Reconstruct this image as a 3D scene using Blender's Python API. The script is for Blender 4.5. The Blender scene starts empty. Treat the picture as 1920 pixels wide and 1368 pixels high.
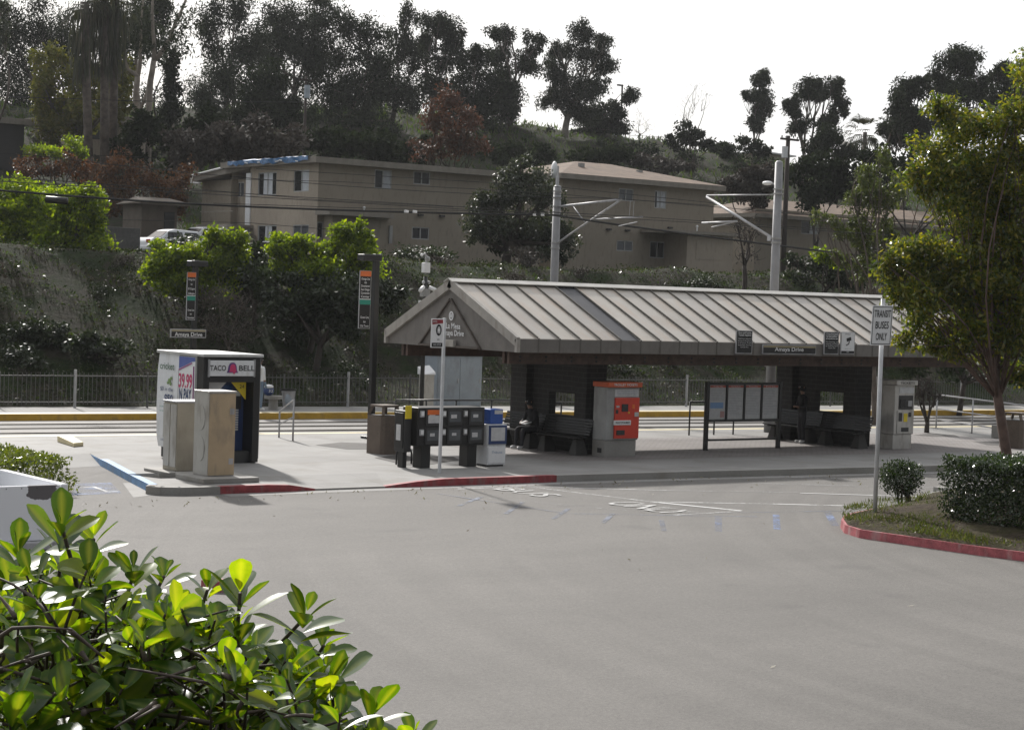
import bpy, bmesh, math, random
import numpy as np
from mathutils import Vector, Matrix
R_ = math.radians
S = bpy.context.scene
col = S.collection
# ------------------------------------------------------------------ camera
F_PX, PITCH, ROLL, YAW, CAMZ = 3677.0, .0357, .0342, .6458, 4.0
def _basis(p, r, yaw):
    F = np.array([math.sin(yaw)*math.cos(p), math.cos(yaw)*math.cos(p), -math.sin(p)])
    R = np.array([math.cos(yaw), -math.sin(yaw), 0.0]); U = np.cross(R, F)
    return R*math.cos(r)+U*math.sin(r), -R*math.sin(r)+U*math.cos(r), F
cR, cU, cF = _basis(PITCH, ROLL, YAW)
C0 = np.array([0, 0, CAMZ])
cam = bpy.data.cameras.new('camera'); camo = bpy.data.objects.new('camera', cam); col.objects.link(camo)
cam.sensor_fit = 'HORIZONTAL'; cam.sensor_width = 36; cam.lens = 36*F_PX/1920; cam.clip_end = 3000; cam.clip_start = .1
cam.dof.use_dof = False
mw = Matrix.Identity(4)
for i in range(3):
    mw[i][0] = cR[i]; mw[i][1] = cU[i]; mw[i][2] = -cF[i]; mw[i][3] = C0[i]
camo.matrix_world = mw
S.camera = camo
# ------------------------------------------------------------------ light
SUN_EL = R_(33); SUNV = Vector((.27, .963, 0)).normalized()
sun = bpy.data.lights.new('sun', 'SUN'); sun.energy = 3.9; sun.angle = R_(2.5); sun.color = (1, .96, .91)
suno = bpy.data.objects.new('sun', sun); col.objects.link(suno)
sd = Vector((SUNV.x*math.cos(SUN_EL), SUNV.y*math.cos(SUN_EL), math.sin(SUN_EL)))
suno.rotation_euler = sd.to_track_quat('Z', 'Y').to_euler(); suno.location = (0, 0, 60)
W = bpy.data.worlds.new('World'); S.world = W; W.use_nodes = True
nt = W.node_tree; nt.nodes.clear()
wo = nt.nodes.new('ShaderNodeOutputWorld'); bg = nt.nodes.new('ShaderNodeBackground')
sky = nt.nodes.new('ShaderNodeTexSky'); sky.sky_type = 'NISHITA'; sky.sun_disc = False
sky.sun_elevation = SUN_EL; sky.sun_rotation = math.atan2(SUNV.x, SUNV.y)
sky.dust_density = 3; sky.air_density = 1.0
# thin bright cloud over the whole sky, with faint blue-grey thinner patches
tc = nt.nodes.new('ShaderNodeTexCoord'); mp = nt.nodes.new('ShaderNodeMapping'); mp.inputs['Scale'].default_value = (1, 1, 4)
nz = nt.nodes.new('ShaderNodeTexNoise'); nz.inputs['Scale'].default_value = 3.2; nz.inputs['Detail'].default_value = 5
rp = nt.nodes.new('ShaderNodeValToRGB'); rp.color_ramp.elements[0].position = .34; rp.color_ramp.elements[1].position = .62
rp.color_ramp.elements[0].color = (11.4, 11.5, 11.8, 1); rp.color_ramp.elements[1].color = (12.5, 12.6, 12.8, 1)
mx = nt.nodes.new('ShaderNodeMix'); mx.data_type = 'RGBA'; mx.inputs[0].default_value = .80
nt.links.new(tc.outputs['Generated'], mp.inputs[0]); nt.links.new(mp.outputs[0], nz.inputs[0]); nt.links.new(nz.outputs[0], rp.inputs[0])
# the veil is brightest round the sun and dims towards the opposite side of the sky
dt = nt.nodes.new('ShaderNodeVectorMath'); dt.operation = 'DOT_PRODUCT'; dt.inputs[1].default_value = (sd.x, sd.y, sd.z)
mr = nt.nodes.new('ShaderNodeMapRange'); mr.inputs[1].default_value = -.55; mr.inputs[2].default_value = .62; mr.inputs[3].default_value = .20; mr.inputs[4].default_value = 1.0
vs = nt.nodes.new('ShaderNodeVectorMath'); vs.operation = 'SCALE'
nt.links.new(tc.outputs['Generated'], dt.inputs[0]); nt.links.new(dt.outputs['Value'], mr.inputs[0]); nt.links.new(mr.outputs[0], vs.inputs['Scale']); nt.links.new(rp.outputs[0], vs.inputs[0])
nt.links.new(sky.outputs[0], mx.inputs[6]); nt.links.new(vs.outputs[0], mx.inputs[7]); nt.links.new(mx.outputs[2], bg.inputs[0])
bg.inputs[1].default_value = .075
nt.links.new(bg.outputs[0], wo.inputs[0])
S.view_settings.view_transform = 'Standard'; S.view_settings.look = 'None'; S.view_settings.gamma = 1; S.view_settings.exposure = .35
S.render.resolution_x = 1024; S.render.resolution_y = 729
S.render.engine = 'CYCLES'
# ------------------------------------------------------------------ pixel -> world (used to survey the place)
def ray(x, y): return cR*(x-960)/F_PX - cU*(y-684)/F_PX + cF
def G(x, y, z=0.0): d = ray(x, y); return C0+d*(z-CAMZ)/d[2]
def PX(x, y, X): d = ray(x, y); return C0+d*X/d[0]
def PY(x, y, Y): d = ray(x, y); return C0+d*Y/d[1]
def D(x, y, t): return C0+ray(x, y)*t
# ------------------------------------------------------------------ materials
MATS = {}
def _new(name):
    m = bpy.data.materials.new(name); m.use_nodes = True; n = m.node_tree; n.nodes.clear()
    o = n.nodes.new('ShaderNodeOutputMaterial'); b = n.nodes.new('ShaderNodeBsdfPrincipled')
    n.links.new(b.outputs[0], o.inputs[0]); return m, n, b, o
def _noise(n, scale, detail=4, coord='Position', stretch=None, rough=.55):
    if coord == 'Position': g = n.nodes.new('ShaderNodeNewGeometry'); src = g.outputs['Position']
    else: g = n.nodes.new('ShaderNodeTexCoord'); src = g.outputs['Object']
    if stretch:
        mp = n.nodes.new('ShaderNodeMapping'); mp.inputs['Scale'].default_value = stretch
        n.links.new(src, mp.inputs[0]); src = mp.outputs[0]
    t = n.nodes.new('ShaderNodeTexNoise'); t.inputs['Scale'].default_value = scale; t.inputs['Detail'].default_value = detail
    t.inputs['Roughness'].default_value = rough
    n.links.new(src, t.inputs[0]); return t.outputs[0]
def _ramp(n, src, stops):
    r = n.nodes.new('ShaderNodeValToRGB'); e = r.color_ramp.elements
    while len(e) < len(stops): e.new(.5)
    for i, (p, c) in enumerate(stops):
        e[i].position = p; e[i].color = (*c, 1) if len(c) == 3 else c
    n.links.new(src, r.inputs[0]); return r.outputs[0]
def _mix(n, fac, a, b, mode='MIX'):
    m = n.nodes.new('ShaderNodeMix'); m.data_type = 'RGBA'; m.blend_type = mode
    for i, v in ((0, fac), (6, a), (7, b)):
        if isinstance(v, (int, float)): m.inputs[i].default_value = v
        elif isinstance(v, tuple): m.inputs[i].default_value = (*v, 1) if len(v) == 3 else v
        else: n.links.new(v, m.inputs[i])
    return m.outputs[2]
def _bump(n, b, src, strength, dist=.01):
    u = n.nodes.new('ShaderNodeBump'); u.inputs['Strength'].default_value = strength; u.inputs['Distance'].default_value = dist
    n.links.new(src, u.inputs['Height']); n.links.new(u.outputs[0], b.inputs['Normal'])
def M(name, c, rough=.6, metal=0, var=.14, scale=2.5, fine=.06, bump=0, dirt=None, emit=None, spec=.5):
    if name in MATS: return MATS[name]
    m, n, b, o = _new(name)
    a = _noise(n, scale, 5); cc = _ramp(n, a, [(.3, tuple(v*(1-var) for v in c)), (.7, tuple(min(1, v*(1+var)) for v in c))])
    f = _noise(n, 60, 2); cc = _mix(n, 1.0, cc, _ramp(n, f, [(.3, (1-fine,)*3), (.7, (1+fine,)*3)]), 'MULTIPLY')
    if dirt:
        d = _noise(n, 5, 6, stretch=(1, 1, .35)); msk = _ramp(n, d, [(.52, (0, 0, 0)), (.68, (.7, .7, .7))])
        cc = _mix(n, msk, cc, dirt)
    n.links.new(cc, b.inputs['Base Color']); b.inputs['Roughness'].default_value = rough; b.inputs['Metallic'].default_value = metal
    b.inputs['Specular IOR Level'].default_value = spec
    if bump: _bump(n, b, f, bump, .005)
    MATS[name] = m; return m
def leafM(name, cols, trans=.35, rough=.45, tcol=None, big=.25, spec=.5):
    if name in MATS: return MATS[name]
    m, n, b, o = _new(name)
    g = n.nodes.new('ShaderNodeNewGeometry')
    k = len(cols); st = [(i/(k-1) if k > 1 else 0, c) for i, c in enumerate(cols)]
    cc = _ramp(n, g.outputs['Random Per Island'], st)
    nb = _noise(n, big, 3); cc = _mix(n, 1.0, cc, _ramp(n, nb, [(.3, (.6, .62, .6)), (.7, (1.3, 1.3, 1.25))]), 'MULTIPLY')
    n.links.new(cc, b.inputs['Base Color']); b.inputs['Roughness'].default_value = rough; b.inputs['Specular IOR Level'].default_value = spec
    t = n.nodes.new('ShaderNodeBsdfTranslucent')
    tc_ = _mix(n, 1.0, cc, tcol or (1.6, 1.7, .7), 'MULTIPLY'); n.links.new(tc_, t.inputs[0])
    s = n.nodes.new('ShaderNodeMixShader'); s.inputs[0].default_value = trans
    n.links.new(b.outputs[0], s.inputs[1]); n.links.new(t.outputs[0], s.inputs[2]); n.links.new(s.outputs[0], o.inputs[0])
    MATS[name] = m; return m
def asphalt():
    m, n, b, o = _new('asphalt')
    p = _noise(n, .22, 5, stretch=(.7, 1.3, 1)); base = _ramp(n, p, [(.3, (.124, .118, .110)), (.7, (.156, .148, .138))])
    s = _noise(n, 1.3, 6, stretch=(.5, 1.3, 1)); base = _mix(n, 1.0, base, _ramp(n, s, [(.3, (.96, .96, .96)), (.7, (1.03, 1.03, 1.03))]), 'MULTIPLY')
    f = _noise(n, 75, 3, rough=.8); base = _mix(n, 1.0, base, _ramp(n, f, [(.25, (.6, .6, .6)), (.5, (1, 1, 1)), (.76, (1.5, 1.5, 1.48))]), 'MULTIPLY')
    f2 = _noise(n, 22, 4, rough=.8); base = _mix(n, 1.0, base, _ramp(n, f2, [(.3, (.78, .78, .78)), (.7, (1.22, 1.22, 1.21))]), 'MULTIPLY')
    # tyre-worn arcs where buses turn in: bands by distance from the turning centre
    g0 = n.nodes.new('ShaderNodeNewGeometry'); ds = n.nodes.new('ShaderNodeVectorMath'); ds.operation = 'DISTANCE'; ds.inputs[1].default_value = (46, 10, ZR); n.links.new(g0.outputs['Position'], ds.inputs[0])
    n1 = n.nodes.new('ShaderNodeTexNoise'); n1.noise_dimensions = '1D'; n1.inputs['Scale'].default_value = 1.6; n1.inputs['Detail'].default_value = 4; n.links.new(ds.outputs['Value'], n1.inputs['W'])
    am = _noise(n, .12, 2); base = _mix(n, _ramp(n, am, [(.4, (.15,)*3), (.6, (1,)*3)]), base, _mix(n, 1.0, base, _ramp(n, n1.outputs[0], [(.38, (.91, .91, .91)), (.62, (1.04, 1.04, 1.04))]), 'MULTIPLY'))
    vo = n.nodes.new('ShaderNodeTexVoronoi'); vo.inputs['Scale'].default_value = 2.2; gg = n.nodes.new('ShaderNodeNewGeometry'); n.links.new(gg.outputs['Position'], vo.inputs[0]); base = _mix(n, _ramp(n, vo.outputs['Distance'], [(.012, (.8, .8, .8)), (.03, (0, 0, 0))]), base, (.03, .03, .03))
    st = _noise(n, .8, 3); base = _mix(n, _ramp(n, st, [(.63, (0, 0, 0)), (.74, (.28, .28, .28))]), base, (.07, .068, .066))
    n.links.new(base, b.inputs['Base Color']); b.inputs['Roughness'].default_value = .82; b.inputs['Specular IOR Level'].default_value = .3
    _bump(n, b, f, .5, .008); return m
def concrete(name, c, joints=1.5, rough=.8, bw=None, jd=.72, rot=0):
    m, n, b, o = _new(name)
    p = _noise(n, .6, 6); base = _ramp(n, p, [(.3, tuple(v*.86 for v in c)), (.7, tuple(v*1.1 for v in c))])
    f = _noise(n, 45, 3); base = _mix(n, 1.0, base, _ramp(n, f, [(.3, (.88,)*3), (.7, (1.1,)*3)]), 'MULTIPLY')
    st = _noise(n, 1.1, 5); base = _mix(n, _ramp(n, st, [(.5, (0, 0, 0)), (.68, (.5, .5, .48))]), base, (c[0]*.66, c[1]*.62, c[2]*.55))
    if joints:
        g = n.nodes.new('ShaderNodeNewGeometry'); mp = n.nodes.new('ShaderNodeMapping'); mp.inputs['Rotation'].default_value = (0, 0, rot)
        n.links.new(g.outputs['Position'], mp.inputs[0])
        k = n.nodes.new('ShaderNodeTexBrick'); k.inputs['Scale'].default_value = 1; k.offset = 0 if not bw else .5
        k.inputs['Brick Width'].default_value = bw or joints; k.inputs['Row Height'].default_value = joints if not bw else joints
        k.inputs['Mortar Size'].default_value = .012; k.inputs['Mortar Smooth'].default_value = .3
        k.inputs['Color1'].default_value = (1, 1, 1, 1); k.inputs['Color2'].default_value = (.93, .93, .93, 1); k.inputs['Mortar'].default_value = (jd, jd, jd, 1)
        n.links.new(mp.outputs[0], k.inputs[0]); base = _mix(n, 1.0, base, k.outputs[0], 'MULTIPLY')
    n.links.new(base, b.inputs['Base Color']); b.inputs['Roughness'].default_value = rough
    _bump(n, b, f, .25, .004); return m
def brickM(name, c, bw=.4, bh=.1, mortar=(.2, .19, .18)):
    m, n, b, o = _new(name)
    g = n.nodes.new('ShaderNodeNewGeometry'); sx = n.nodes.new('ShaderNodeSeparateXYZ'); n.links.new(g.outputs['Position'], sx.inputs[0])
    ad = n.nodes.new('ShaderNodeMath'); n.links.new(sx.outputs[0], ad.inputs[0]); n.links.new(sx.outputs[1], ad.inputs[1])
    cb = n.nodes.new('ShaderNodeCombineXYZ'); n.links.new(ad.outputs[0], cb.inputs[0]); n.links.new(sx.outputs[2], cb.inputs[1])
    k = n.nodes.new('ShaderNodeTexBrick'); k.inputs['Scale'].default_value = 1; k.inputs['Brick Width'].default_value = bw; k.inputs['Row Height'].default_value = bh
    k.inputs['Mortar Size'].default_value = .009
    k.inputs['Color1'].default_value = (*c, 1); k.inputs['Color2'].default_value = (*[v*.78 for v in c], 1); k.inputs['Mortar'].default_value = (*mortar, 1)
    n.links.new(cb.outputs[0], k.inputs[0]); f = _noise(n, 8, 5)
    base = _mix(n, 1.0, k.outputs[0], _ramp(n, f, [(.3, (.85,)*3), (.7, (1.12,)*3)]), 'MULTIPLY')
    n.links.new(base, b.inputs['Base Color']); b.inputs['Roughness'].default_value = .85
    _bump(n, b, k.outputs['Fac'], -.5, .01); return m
def soilM(name, stops, scale=.35, fine=3.0):
    m, n, b, o = _new(name)
    p = _noise(n, scale, 7, rough=.65); base = _ramp(n, p, stops)
    f = _noise(n, fine, 6, rough=.75); base = _mix(n, 1.0, base, _ramp(n, f, [(.28, (.45,)*3), (.5, (1,)*3), (.75, (1.5, 1.45, 1.4))]), 'MULTIPLY')
    n.links.new(base, b.inputs['Base Color']); b.inputs['Roughness'].default_value = .95; b.inputs['Specular IOR Level'].default_value = .1
    _bump(n, b, f, .8, .15); return m
def roofM():
    m, n, b, o = _new('metal_roof')
    p = _noise(n, .9, 5); base = _ramp(n, p, [(.3, (.40, .37, .325)), (.7, (.49, .458, .41))])
    d = _noise(n, 1.6, 6, stretch=(2.5, .5, .5)); base = _mix(n, _ramp(n, d, [(.5, (0, 0, 0)), (.66, (.5, .5, .5))]), base, (.46, .36, .275))
    f = _noise(n, 40, 3); base = _mix(n, 1.0, base, _ramp(n, f, [(.3, (.93,)*3), (.7, (1.05,)*3)]), 'MULTIPLY')
    g = n.nodes.new('ShaderNodeNewGeometry'); sx = n.nodes.new('ShaderNodeSeparateXYZ'); n.links.new(g.outputs['Position'], sx.inputs[0])
    m1 = n.nodes.new('ShaderNodeMath'); m1.operation = 'MULTIPLY_ADD'; m1.inputs[1].default_value = 1/.65; m1.inputs[2].default_value = -28.32/.65; n.links.new(sx.outputs[0], m1.inputs[0])
    m2 = n.nodes.new('ShaderNodeMath'); m2.operation = 'FLOOR'; n.links.new(m1.outputs[0], m2.inputs[0]); wn = n.nodes.new('ShaderNodeTexWhiteNoise'); wn.noise_dimensions = '1D'; n.links.new(m2.outputs[0], wn.inputs['W'])
    base = _mix(n, 1.0, base, _ramp(n, wn.outputs['Value'], [(0, (.88, .88, .89)), (1, (1.07, 1.06, 1.04))]), 'MULTIPLY')
    n.links.new(base, b.inputs['Base Color']); b.inputs['Roughness'].default_value = .42; b.inputs['Metallic'].default_value = .15
    MATS['metal_roof'] = m; return m
ZR = -.15
m_asph = asphalt(); m_conc = concrete('pale_concrete', (.25, .244, .233), 1.52)
m_conc2 = concrete('platform_concrete', (.285, .278, .265), 1.8, rot=.078)
m_curb = concrete('kerb_concrete', (.30, .29, .27), 0)
m_pav = concrete('brick_paving', (.24, .22, .21), .1, bw=.2, jd=.6)
m_slab = concrete('shade_concrete', (.34, .33, .315), 1.52)
m_roof = roofM()
m_roofd = M('dark_roof_panel', (.05, .05, .055), .5)
m_trim = M('roof_trim_paint', (.36, .335, .30), .5, dirt=(.25, .22, .19))
m_trimd = M('taupe_paint', (.17, .155, .14), .55, dirt=(.13, .115, .1))
m_beam = M('brown_timber', (.085, .052, .038), .7, var=.3, scale=6)
m_brick = brickM('shade_toned_block', (.034, .032, .030), .4, .2*.65, (.06, .057, .054))  # block colour darkened to deepen the shade under the shelter roof
m_black = M('black_metal', (.012, .012, .012), .4, var=.3)
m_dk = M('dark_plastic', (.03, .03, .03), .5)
m_steel = M('galvanised_steel', (.42, .42, .43), .5, .2, dirt=(.22, .21, .2))
m_stain = M('stainless_steel', (.50, .485, .455), .38, .45, var=.1, dirt=(.3, .27, .24))
m_tan = M('tan_cabinet_paint', (.46, .35, .22), .5, dirt=(.3, .24, .17), var=.08)
m_white = M('white_paint', (.72, .73, .74), .45, var=.05, dirt=(.55, .54, .52))
m_gry = M('grey_paint', (.32, .32, .31), .5, dirt=(.22, .21, .2))
m_grey2 = M('blue_grey_paint', (.30, .34, .38), .5, dirt=(.24, .26, .28), var=.08)
m_red = M('red_enamel', (.62, .045, .02), .4, var=.08)
m_orange = M('orange_enamel', (.72, .16, .03), .5)
m_redk = M('red_kerb_paint', (.27, .042, .048), .65, var=.35, scale=6, fine=.2, dirt=(.20, .14, .13))
m_redk2 = M('faded_red_kerb_paint', (.34, .080, .09), .65, var=.3, scale=7, fine=.2, dirt=(.40, .27, .26))
m_bluek = M('blue_kerb_paint', (.15, .29, .50), .65, var=.2, scale=4, dirt=(.22, .26, .32))
m_bluef = M('faded_blue_paint', (.22, .30, .42), .7, var=.25, scale=6)
m_yel = M('yellow_edge_paint', (.52, .31, .03), .6, var=.15, dirt=(.33, .21, .05))
m_cream = M('cream_edge_paint', (.62, .54, .33), .6, var=.12)
m_wht = M('sign_white', (.78, .78, .78), .5, var=.03)
m_blk = M('sign_black', (.008, .008, .008), .6)
m_blue = M('blue_enamel', (.02, .08, .33), .4)
m_navy = M('navy_enamel', (.02, .045, .14), .4)
m_green = M('sign_green', (.01, .24, .17), .5)
m_ylw = M('sticker_yellow', (.75, .58, .02), .5)
m_mag = M('magenta_ink', (.55, .04, .14), .5)
m_purp = M('purple_ink', (.12, .05, .2), .5)
m_glass = M('dark_glass', (.02, .022, .025), .08, var=.05)
m_glassg = M('grey_glass', (.10, .11, .12), .12, var=.2)
m_drum = M('terrazzo_brown', (.135, .105, .082), .8, fine=.3)
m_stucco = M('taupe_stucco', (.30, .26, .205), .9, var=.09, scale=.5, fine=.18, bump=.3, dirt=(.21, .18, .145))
m_stuccol = M('lit_and_pale_stucco', (.38, .325, .26), .9, var=.09, scale=.5, fine=.18, bump=.3, dirt=(.31, .265, .21))  # paler stucco; on the apartment end wall the lightness stands for light
m_eave = M('eave_paint', (.25, .225, .19), .7, dirt=(.2, .18, .15))
m_rooft = M('brown_shingle', (.145, .10, .068), .9, var=.3, scale=1.5, fine=.25)
m_curt = M('white_curtain', (.55, .57, .6), .8, var=.15, scale=4)
m_wframe = M('window_aluminium', (.42, .42, .41), .5)
m_bark = M('grey_bark', (.11, .09, .075), .9, var=.4, scale=3)
m_barkp = M('pale_bark', (.26, .225, .19), .9, var=.3, scale=2)
m_barkr = M('russet_bark', (.115, .075, .06), .9, var=.35, scale=5)
m_barkd = M('dark_bark', (.05, .04, .033), .9, var=.4, scale=3)
m_twig = M('twig_bark', (.075, .055, .045), .7, var=.4, scale=30)
m_wood = M('creosote_wood', (.045, .035, .03), .9)
m_skin = M('skin', (.20, .11, .07), .6)
m_cloth = M('black_cloth', (.012, .012, .014), .9)
m_cloth2 = M('charcoal_cloth', (.03, .03, .035), .9)
m_jean = M('pale_denim', (.16, .22, .30), .9)
m_paper = M('posted_paper', (.55, .55, .55), .6, var=.1, scale=9)
m_rail = M('worn_rail_steel', (.12, .11, .10), .4, .6)
m_track = concrete('track_paving', (.22, .212, .20), 0)
# ------------------------------------------------------------------ mesh builder
class MB:
    def __init__(s): s.v = []; s.f = []; s.mi = []; s.cur = 0
    def quad(s, a, b, c, d):
        k = len(s.v); s.v += [tuple(map(float, p)) for p in (a, b, c, d)]; s.f.append((k, k+1, k+2, k+3)); s.mi.append(s.cur); return s
    def poly(s, pts):
        k = len(s.v); s.v += [tuple(map(float, p)) for p in pts]; s.f.append(tuple(range(k, k+len(pts)))); s.mi.append(s.cur); return s
    def box(s, x0, y0, z0, x1, y1, z1):
        return s.hexa([(x0, y0, z0), (x1, y0, z0), (x1, y1, z0), (x0, y1, z0)], [(x0, y0, z1), (x1, y0, z1), (x1, y1, z1), (x0, y1, z1)])
    def hexa(s, lo, hi): return s.prism(lo, hi)
    def prism(s, lo, hi):
        k = len(s.v); n = len(lo); s.v += [tuple(map(float, p)) for p in list(lo)+list(hi)]
        s.f.append(tuple(k+i for i in reversed(range(n)))); s.f.append(tuple(k+n+i for i in range(n)))
        for i in range(n): j = (i+1) % n; s.f.append((k+i, k+j, k+n+j, k+n+i))
        s.mi += [s.cur]*(n+2); return s
    def obox(s, c, ax, ay, az):
        c, ax, ay, az = [np.array(q, float) for q in (c, ax, ay, az)]
        lo = [c-ax-ay-az, c+ax-ay-az, c+ax+ay-az, c-ax+ay-az]; hi = [p+2*az for p in lo]; return s.prism(lo, hi)
    def bar(s, a, b, w, h=None, up=(0, 0, 1)):
        a, b = np.array(a, float), np.array(b, float); h = h or w; d = b-a; L = np.linalg.norm(d)
        if L < 1e-6: return s
        d /= L; u = np.array(up, float)
        if abs(d@u) > .98: u = np.array([1., 0, 0])
        r = np.cross(d, u); r /= np.linalg.norm(r); u = np.cross(r, d)
        return s.obox((a+b)/2, r*w/2, u*h/2, d*L/2) if np.dot(np.cross(r, u), d) > 0 else s.obox((a+b)/2, u*h/2, r*w/2, d*L/2)
    def tube(s, pts, rad, n=8, caps=True):
        pts = [np.array(p, float) for p in pts]; m = len(pts)
        rad = [rad]*m if isinstance(rad, (int, float)) else list(rad); k0 = len(s.v); pr = None
        for i, p in enumerate(pts):
            t = pts[min(i+1, m-1)]-pts[max(i-1, 0)]; t = t/(np.linalg.norm(t)+1e-9)
            if pr is None:
                a = np.array([0, 0, 1.]) if abs(t[2]) < .9 else np.array([1., 0, 0]); u = np.cross(t, a)
            else: u = pr-t*(pr@t)
            u /= np.linalg.norm(u)+1e-9; w = np.cross(t, u); pr = u
            for j in range(n):
                q = 2*math.pi*j/n; s.v.append(tuple(p+rad[i]*(u*math.cos(q)+w*math.sin(q))))
        for i in range(m-1):
            for j in range(n):
                a = k0+i*n+j; b = k0+i*n+(j+1) % n; s.f.append((a, b, b+n, a+n)); s.mi.append(s.cur)
        if caps:
            s.f.append(tuple(k0+j for j in reversed(range(n)))); s.f.append(tuple(k0+(m-1)*n+j for j in range(n))); s.mi += [s.cur]*2
        return s
    def cyl(s, c, r, z0, z1, n=20, r2=None): return s.tube([(c[0], c[1], z0), (c[0], c[1], z1)], [r, r if r2 is None else r2], n)
    def lathe(s, c, prof, n=20):
        k0 = len(s.v); m = len(prof)
        for r, z in prof:
            for j in range(n): q = 2*math.pi*j/n; s.v.append((c[0]+r*math.cos(q), c[1]+r*math.sin(q), c[2]+z))
        for i in range(m-1):
            for j in range(n): a = k0+i*n+j; b = k0+i*n+(j+1) % n; s.f.append((a, b, b+n, a+n)); s.mi.append(s.cur)
        return s
    def ball(s, c, r, n=10):
        rx, ry, rz = (r, r, r) if isinstance(r, (int, float)) else r; k0 = len(s.v); h = n//2+1
        for i in range(h+1):
            th = math.pi*i/h
            for j in range(n): q = 2*math.pi*j/n; s.v.append((c[0]+rx*math.sin(th)*math.cos(q), c[1]+ry*math.sin(th)*math.sin(q), c[2]+rz*math.cos(th)))
        for i in range(h):
            for j in range(n): a = k0+i*n+j; b = k0+i*n+(j+1) % n; s.f.append((a+n, b+n, b, a)); s.mi.append(s.cur)
        return s
def origin(o):
    p = o
    while p.parent: p = p.parent
    return p
def link(name, me, parent=None, mats=()):
    for m in (mats if isinstance(mats, (list, tuple)) else [mats]): me.materials.append(m)
    o = bpy.data.objects.new(name, me); col.objects.link(o)
    if parent: o.parent = parent
    return o
def part(name, mb, mats, parent=None, world=True, bevel=0, smooth=False, label=None):
    """one mesh object. world=True: vertices were given in world space, moved into the thing's own frame"""
    v = np.array(mb.v, float).reshape(-1, 3)
    if parent and world:
        o = origin(parent); v = v-np.array(o.location); a = -o.rotation_euler.z
        if abs(a) > 1e-9:
            c, s_ = math.cos(a), math.sin(a); v = np.stack([v[:, 0]*c-v[:, 1]*s_, v[:, 0]*s_+v[:, 1]*c, v[:, 2]], 1)
    me = bpy.data.meshes.new(name); me.from_pydata(v.tolist(), [], mb.f); me.polygons.foreach_set('material_index', mb.mi)
    if smooth: me.polygons.foreach_set('use_smooth', [True]*len(mb.f))
    me.update()
    bm = bmesh.new(); bm.from_mesh(me); bmesh.ops.recalc_face_normals(bm, faces=bm.faces); bm.to_mesh(me); bm.free()
    o = link(name, me, parent, mats)
    if bevel:
        b = o.modifiers.new('bevel', 'BEVEL'); b.width = bevel; b.segments = 2; b.limit_method = 'ANGLE'; b.angle_limit = R_(40)
    if label: o['label'] = label
    return o
def tag(o, label, cat, group=None):
    o['label'] = label; o['category'] = cat
    if group: o['group'] = group
    return o
def thing(name, label, cat, loc=(0, 0, 0), rz=0, group=None):
    o = bpy.data.objects.new(name, None); col.objects.link(o); o.location = tuple(map(float, loc)); o.rotation_euler = (0, 0, rz)
    o.empty_display_size = .2; return tag(o, label, cat, group)
def struct(name, mb, mats, **k): o = part(name, mb, mats, **k); o['kind'] = 'structure'; return o
def kids(o): return [c for c in list(bpy.data.objects) if c.parent is o]
def copy_tree(o, parent=None, memo=None):
    c = o.copy(); col.objects.link(c)
    if parent: c.parent = parent
    for ch in kids(o): copy_tree(ch, c)
    return c
def lettering(txt, parent, pos, right, up, h, m, width=None, name='lettering', align='CENTER', depth=.004, bold=0.0):
    cu = bpy.data.curves.new('t', 'FONT'); cu.body = txt; cu.size = 1; cu.align_x = align; cu.align_y = 'CENTER'; cu.extrude = 0; cu.resolution_u = 3; cu.offset = bold
    cu.space_line = .95
    to = bpy.data.objects.new('t', cu); col.objects.link(to)
    me = bpy.data.meshes.new_from_object(to.evaluated_get(bpy.context.evaluated_depsgraph_get()))
    bpy.data.objects.remove(to); bpy.data.curves.remove(cu)
    v = np.empty(len(me.vertices)*3); me.vertices.foreach_get('co', v); v = v.reshape(-1, 3)
    sc = h; sx = sc
    if width is not None and len(v): sx = width/(np.ptp(v[:, 0])+1e-6)
    r = np.array(right, float); r /= np.linalg.norm(r); u = np.array(up, float); u /= np.linalg.norm(u); nn = np.cross(r, u)
    w = np.array(pos, float)+np.outer(v[:, 0]*sx, r)+np.outer(v[:, 1]*sc, u)+nn*depth
    og = origin(parent); w = w-np.array(og.location); a = -og.rotation_euler.z
    c, s_ = math.cos(a), math.sin(a); w = np.stack([w[:, 0]*c-w[:, 1]*s_, w[:, 0]*s_+w[:, 1]*c, w[:, 2]], 1)
    me.vertices.foreach_set('co', w.ravel()); me.update(); me.materials.clear()
    return link(name, me, parent, m)
XR = (1, 0, 0); UP = (0, 0, 1)
# ------------------------------------------------------------------ track frame: the rails run almost along X
TS = .078
def TY(Yt, X): return Yt-TS*(X-25)
def YT(X, Y): return Y+TS*(X-25)
def sstep(a, b, t): t = min(1, max(0, (t-a)/(b-a))); return t*t*(3-2*t)
def terr(X, Y):
    t = YT(X, Y)
    if t < 57.6: return -.02
    z = -.02+.2*sstep(57.6, 58.4, t)+5.05*(.45*sstep(57.9, 69.5, t)+.55*min(1, max(0, (t-58)/11)))
    z += 14.3*(.6*sstep(100, 165, t)+.4*min(1, max(0, (t-100)/60)))
    w = sstep(58, 62, t)*(1-.85*sstep(67, 71, t)+.85*sstep(101, 108, t))
    z += w*(.28*math.sin(X*.31+t*.2)+.22*math.sin(X*.83-t*.6+1)+.13*math.sin(X*1.9+t*1.3))
    z += 1.3*sstep(120, 160, t)*math.sin(X*.06+1.2)
    return z
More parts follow.
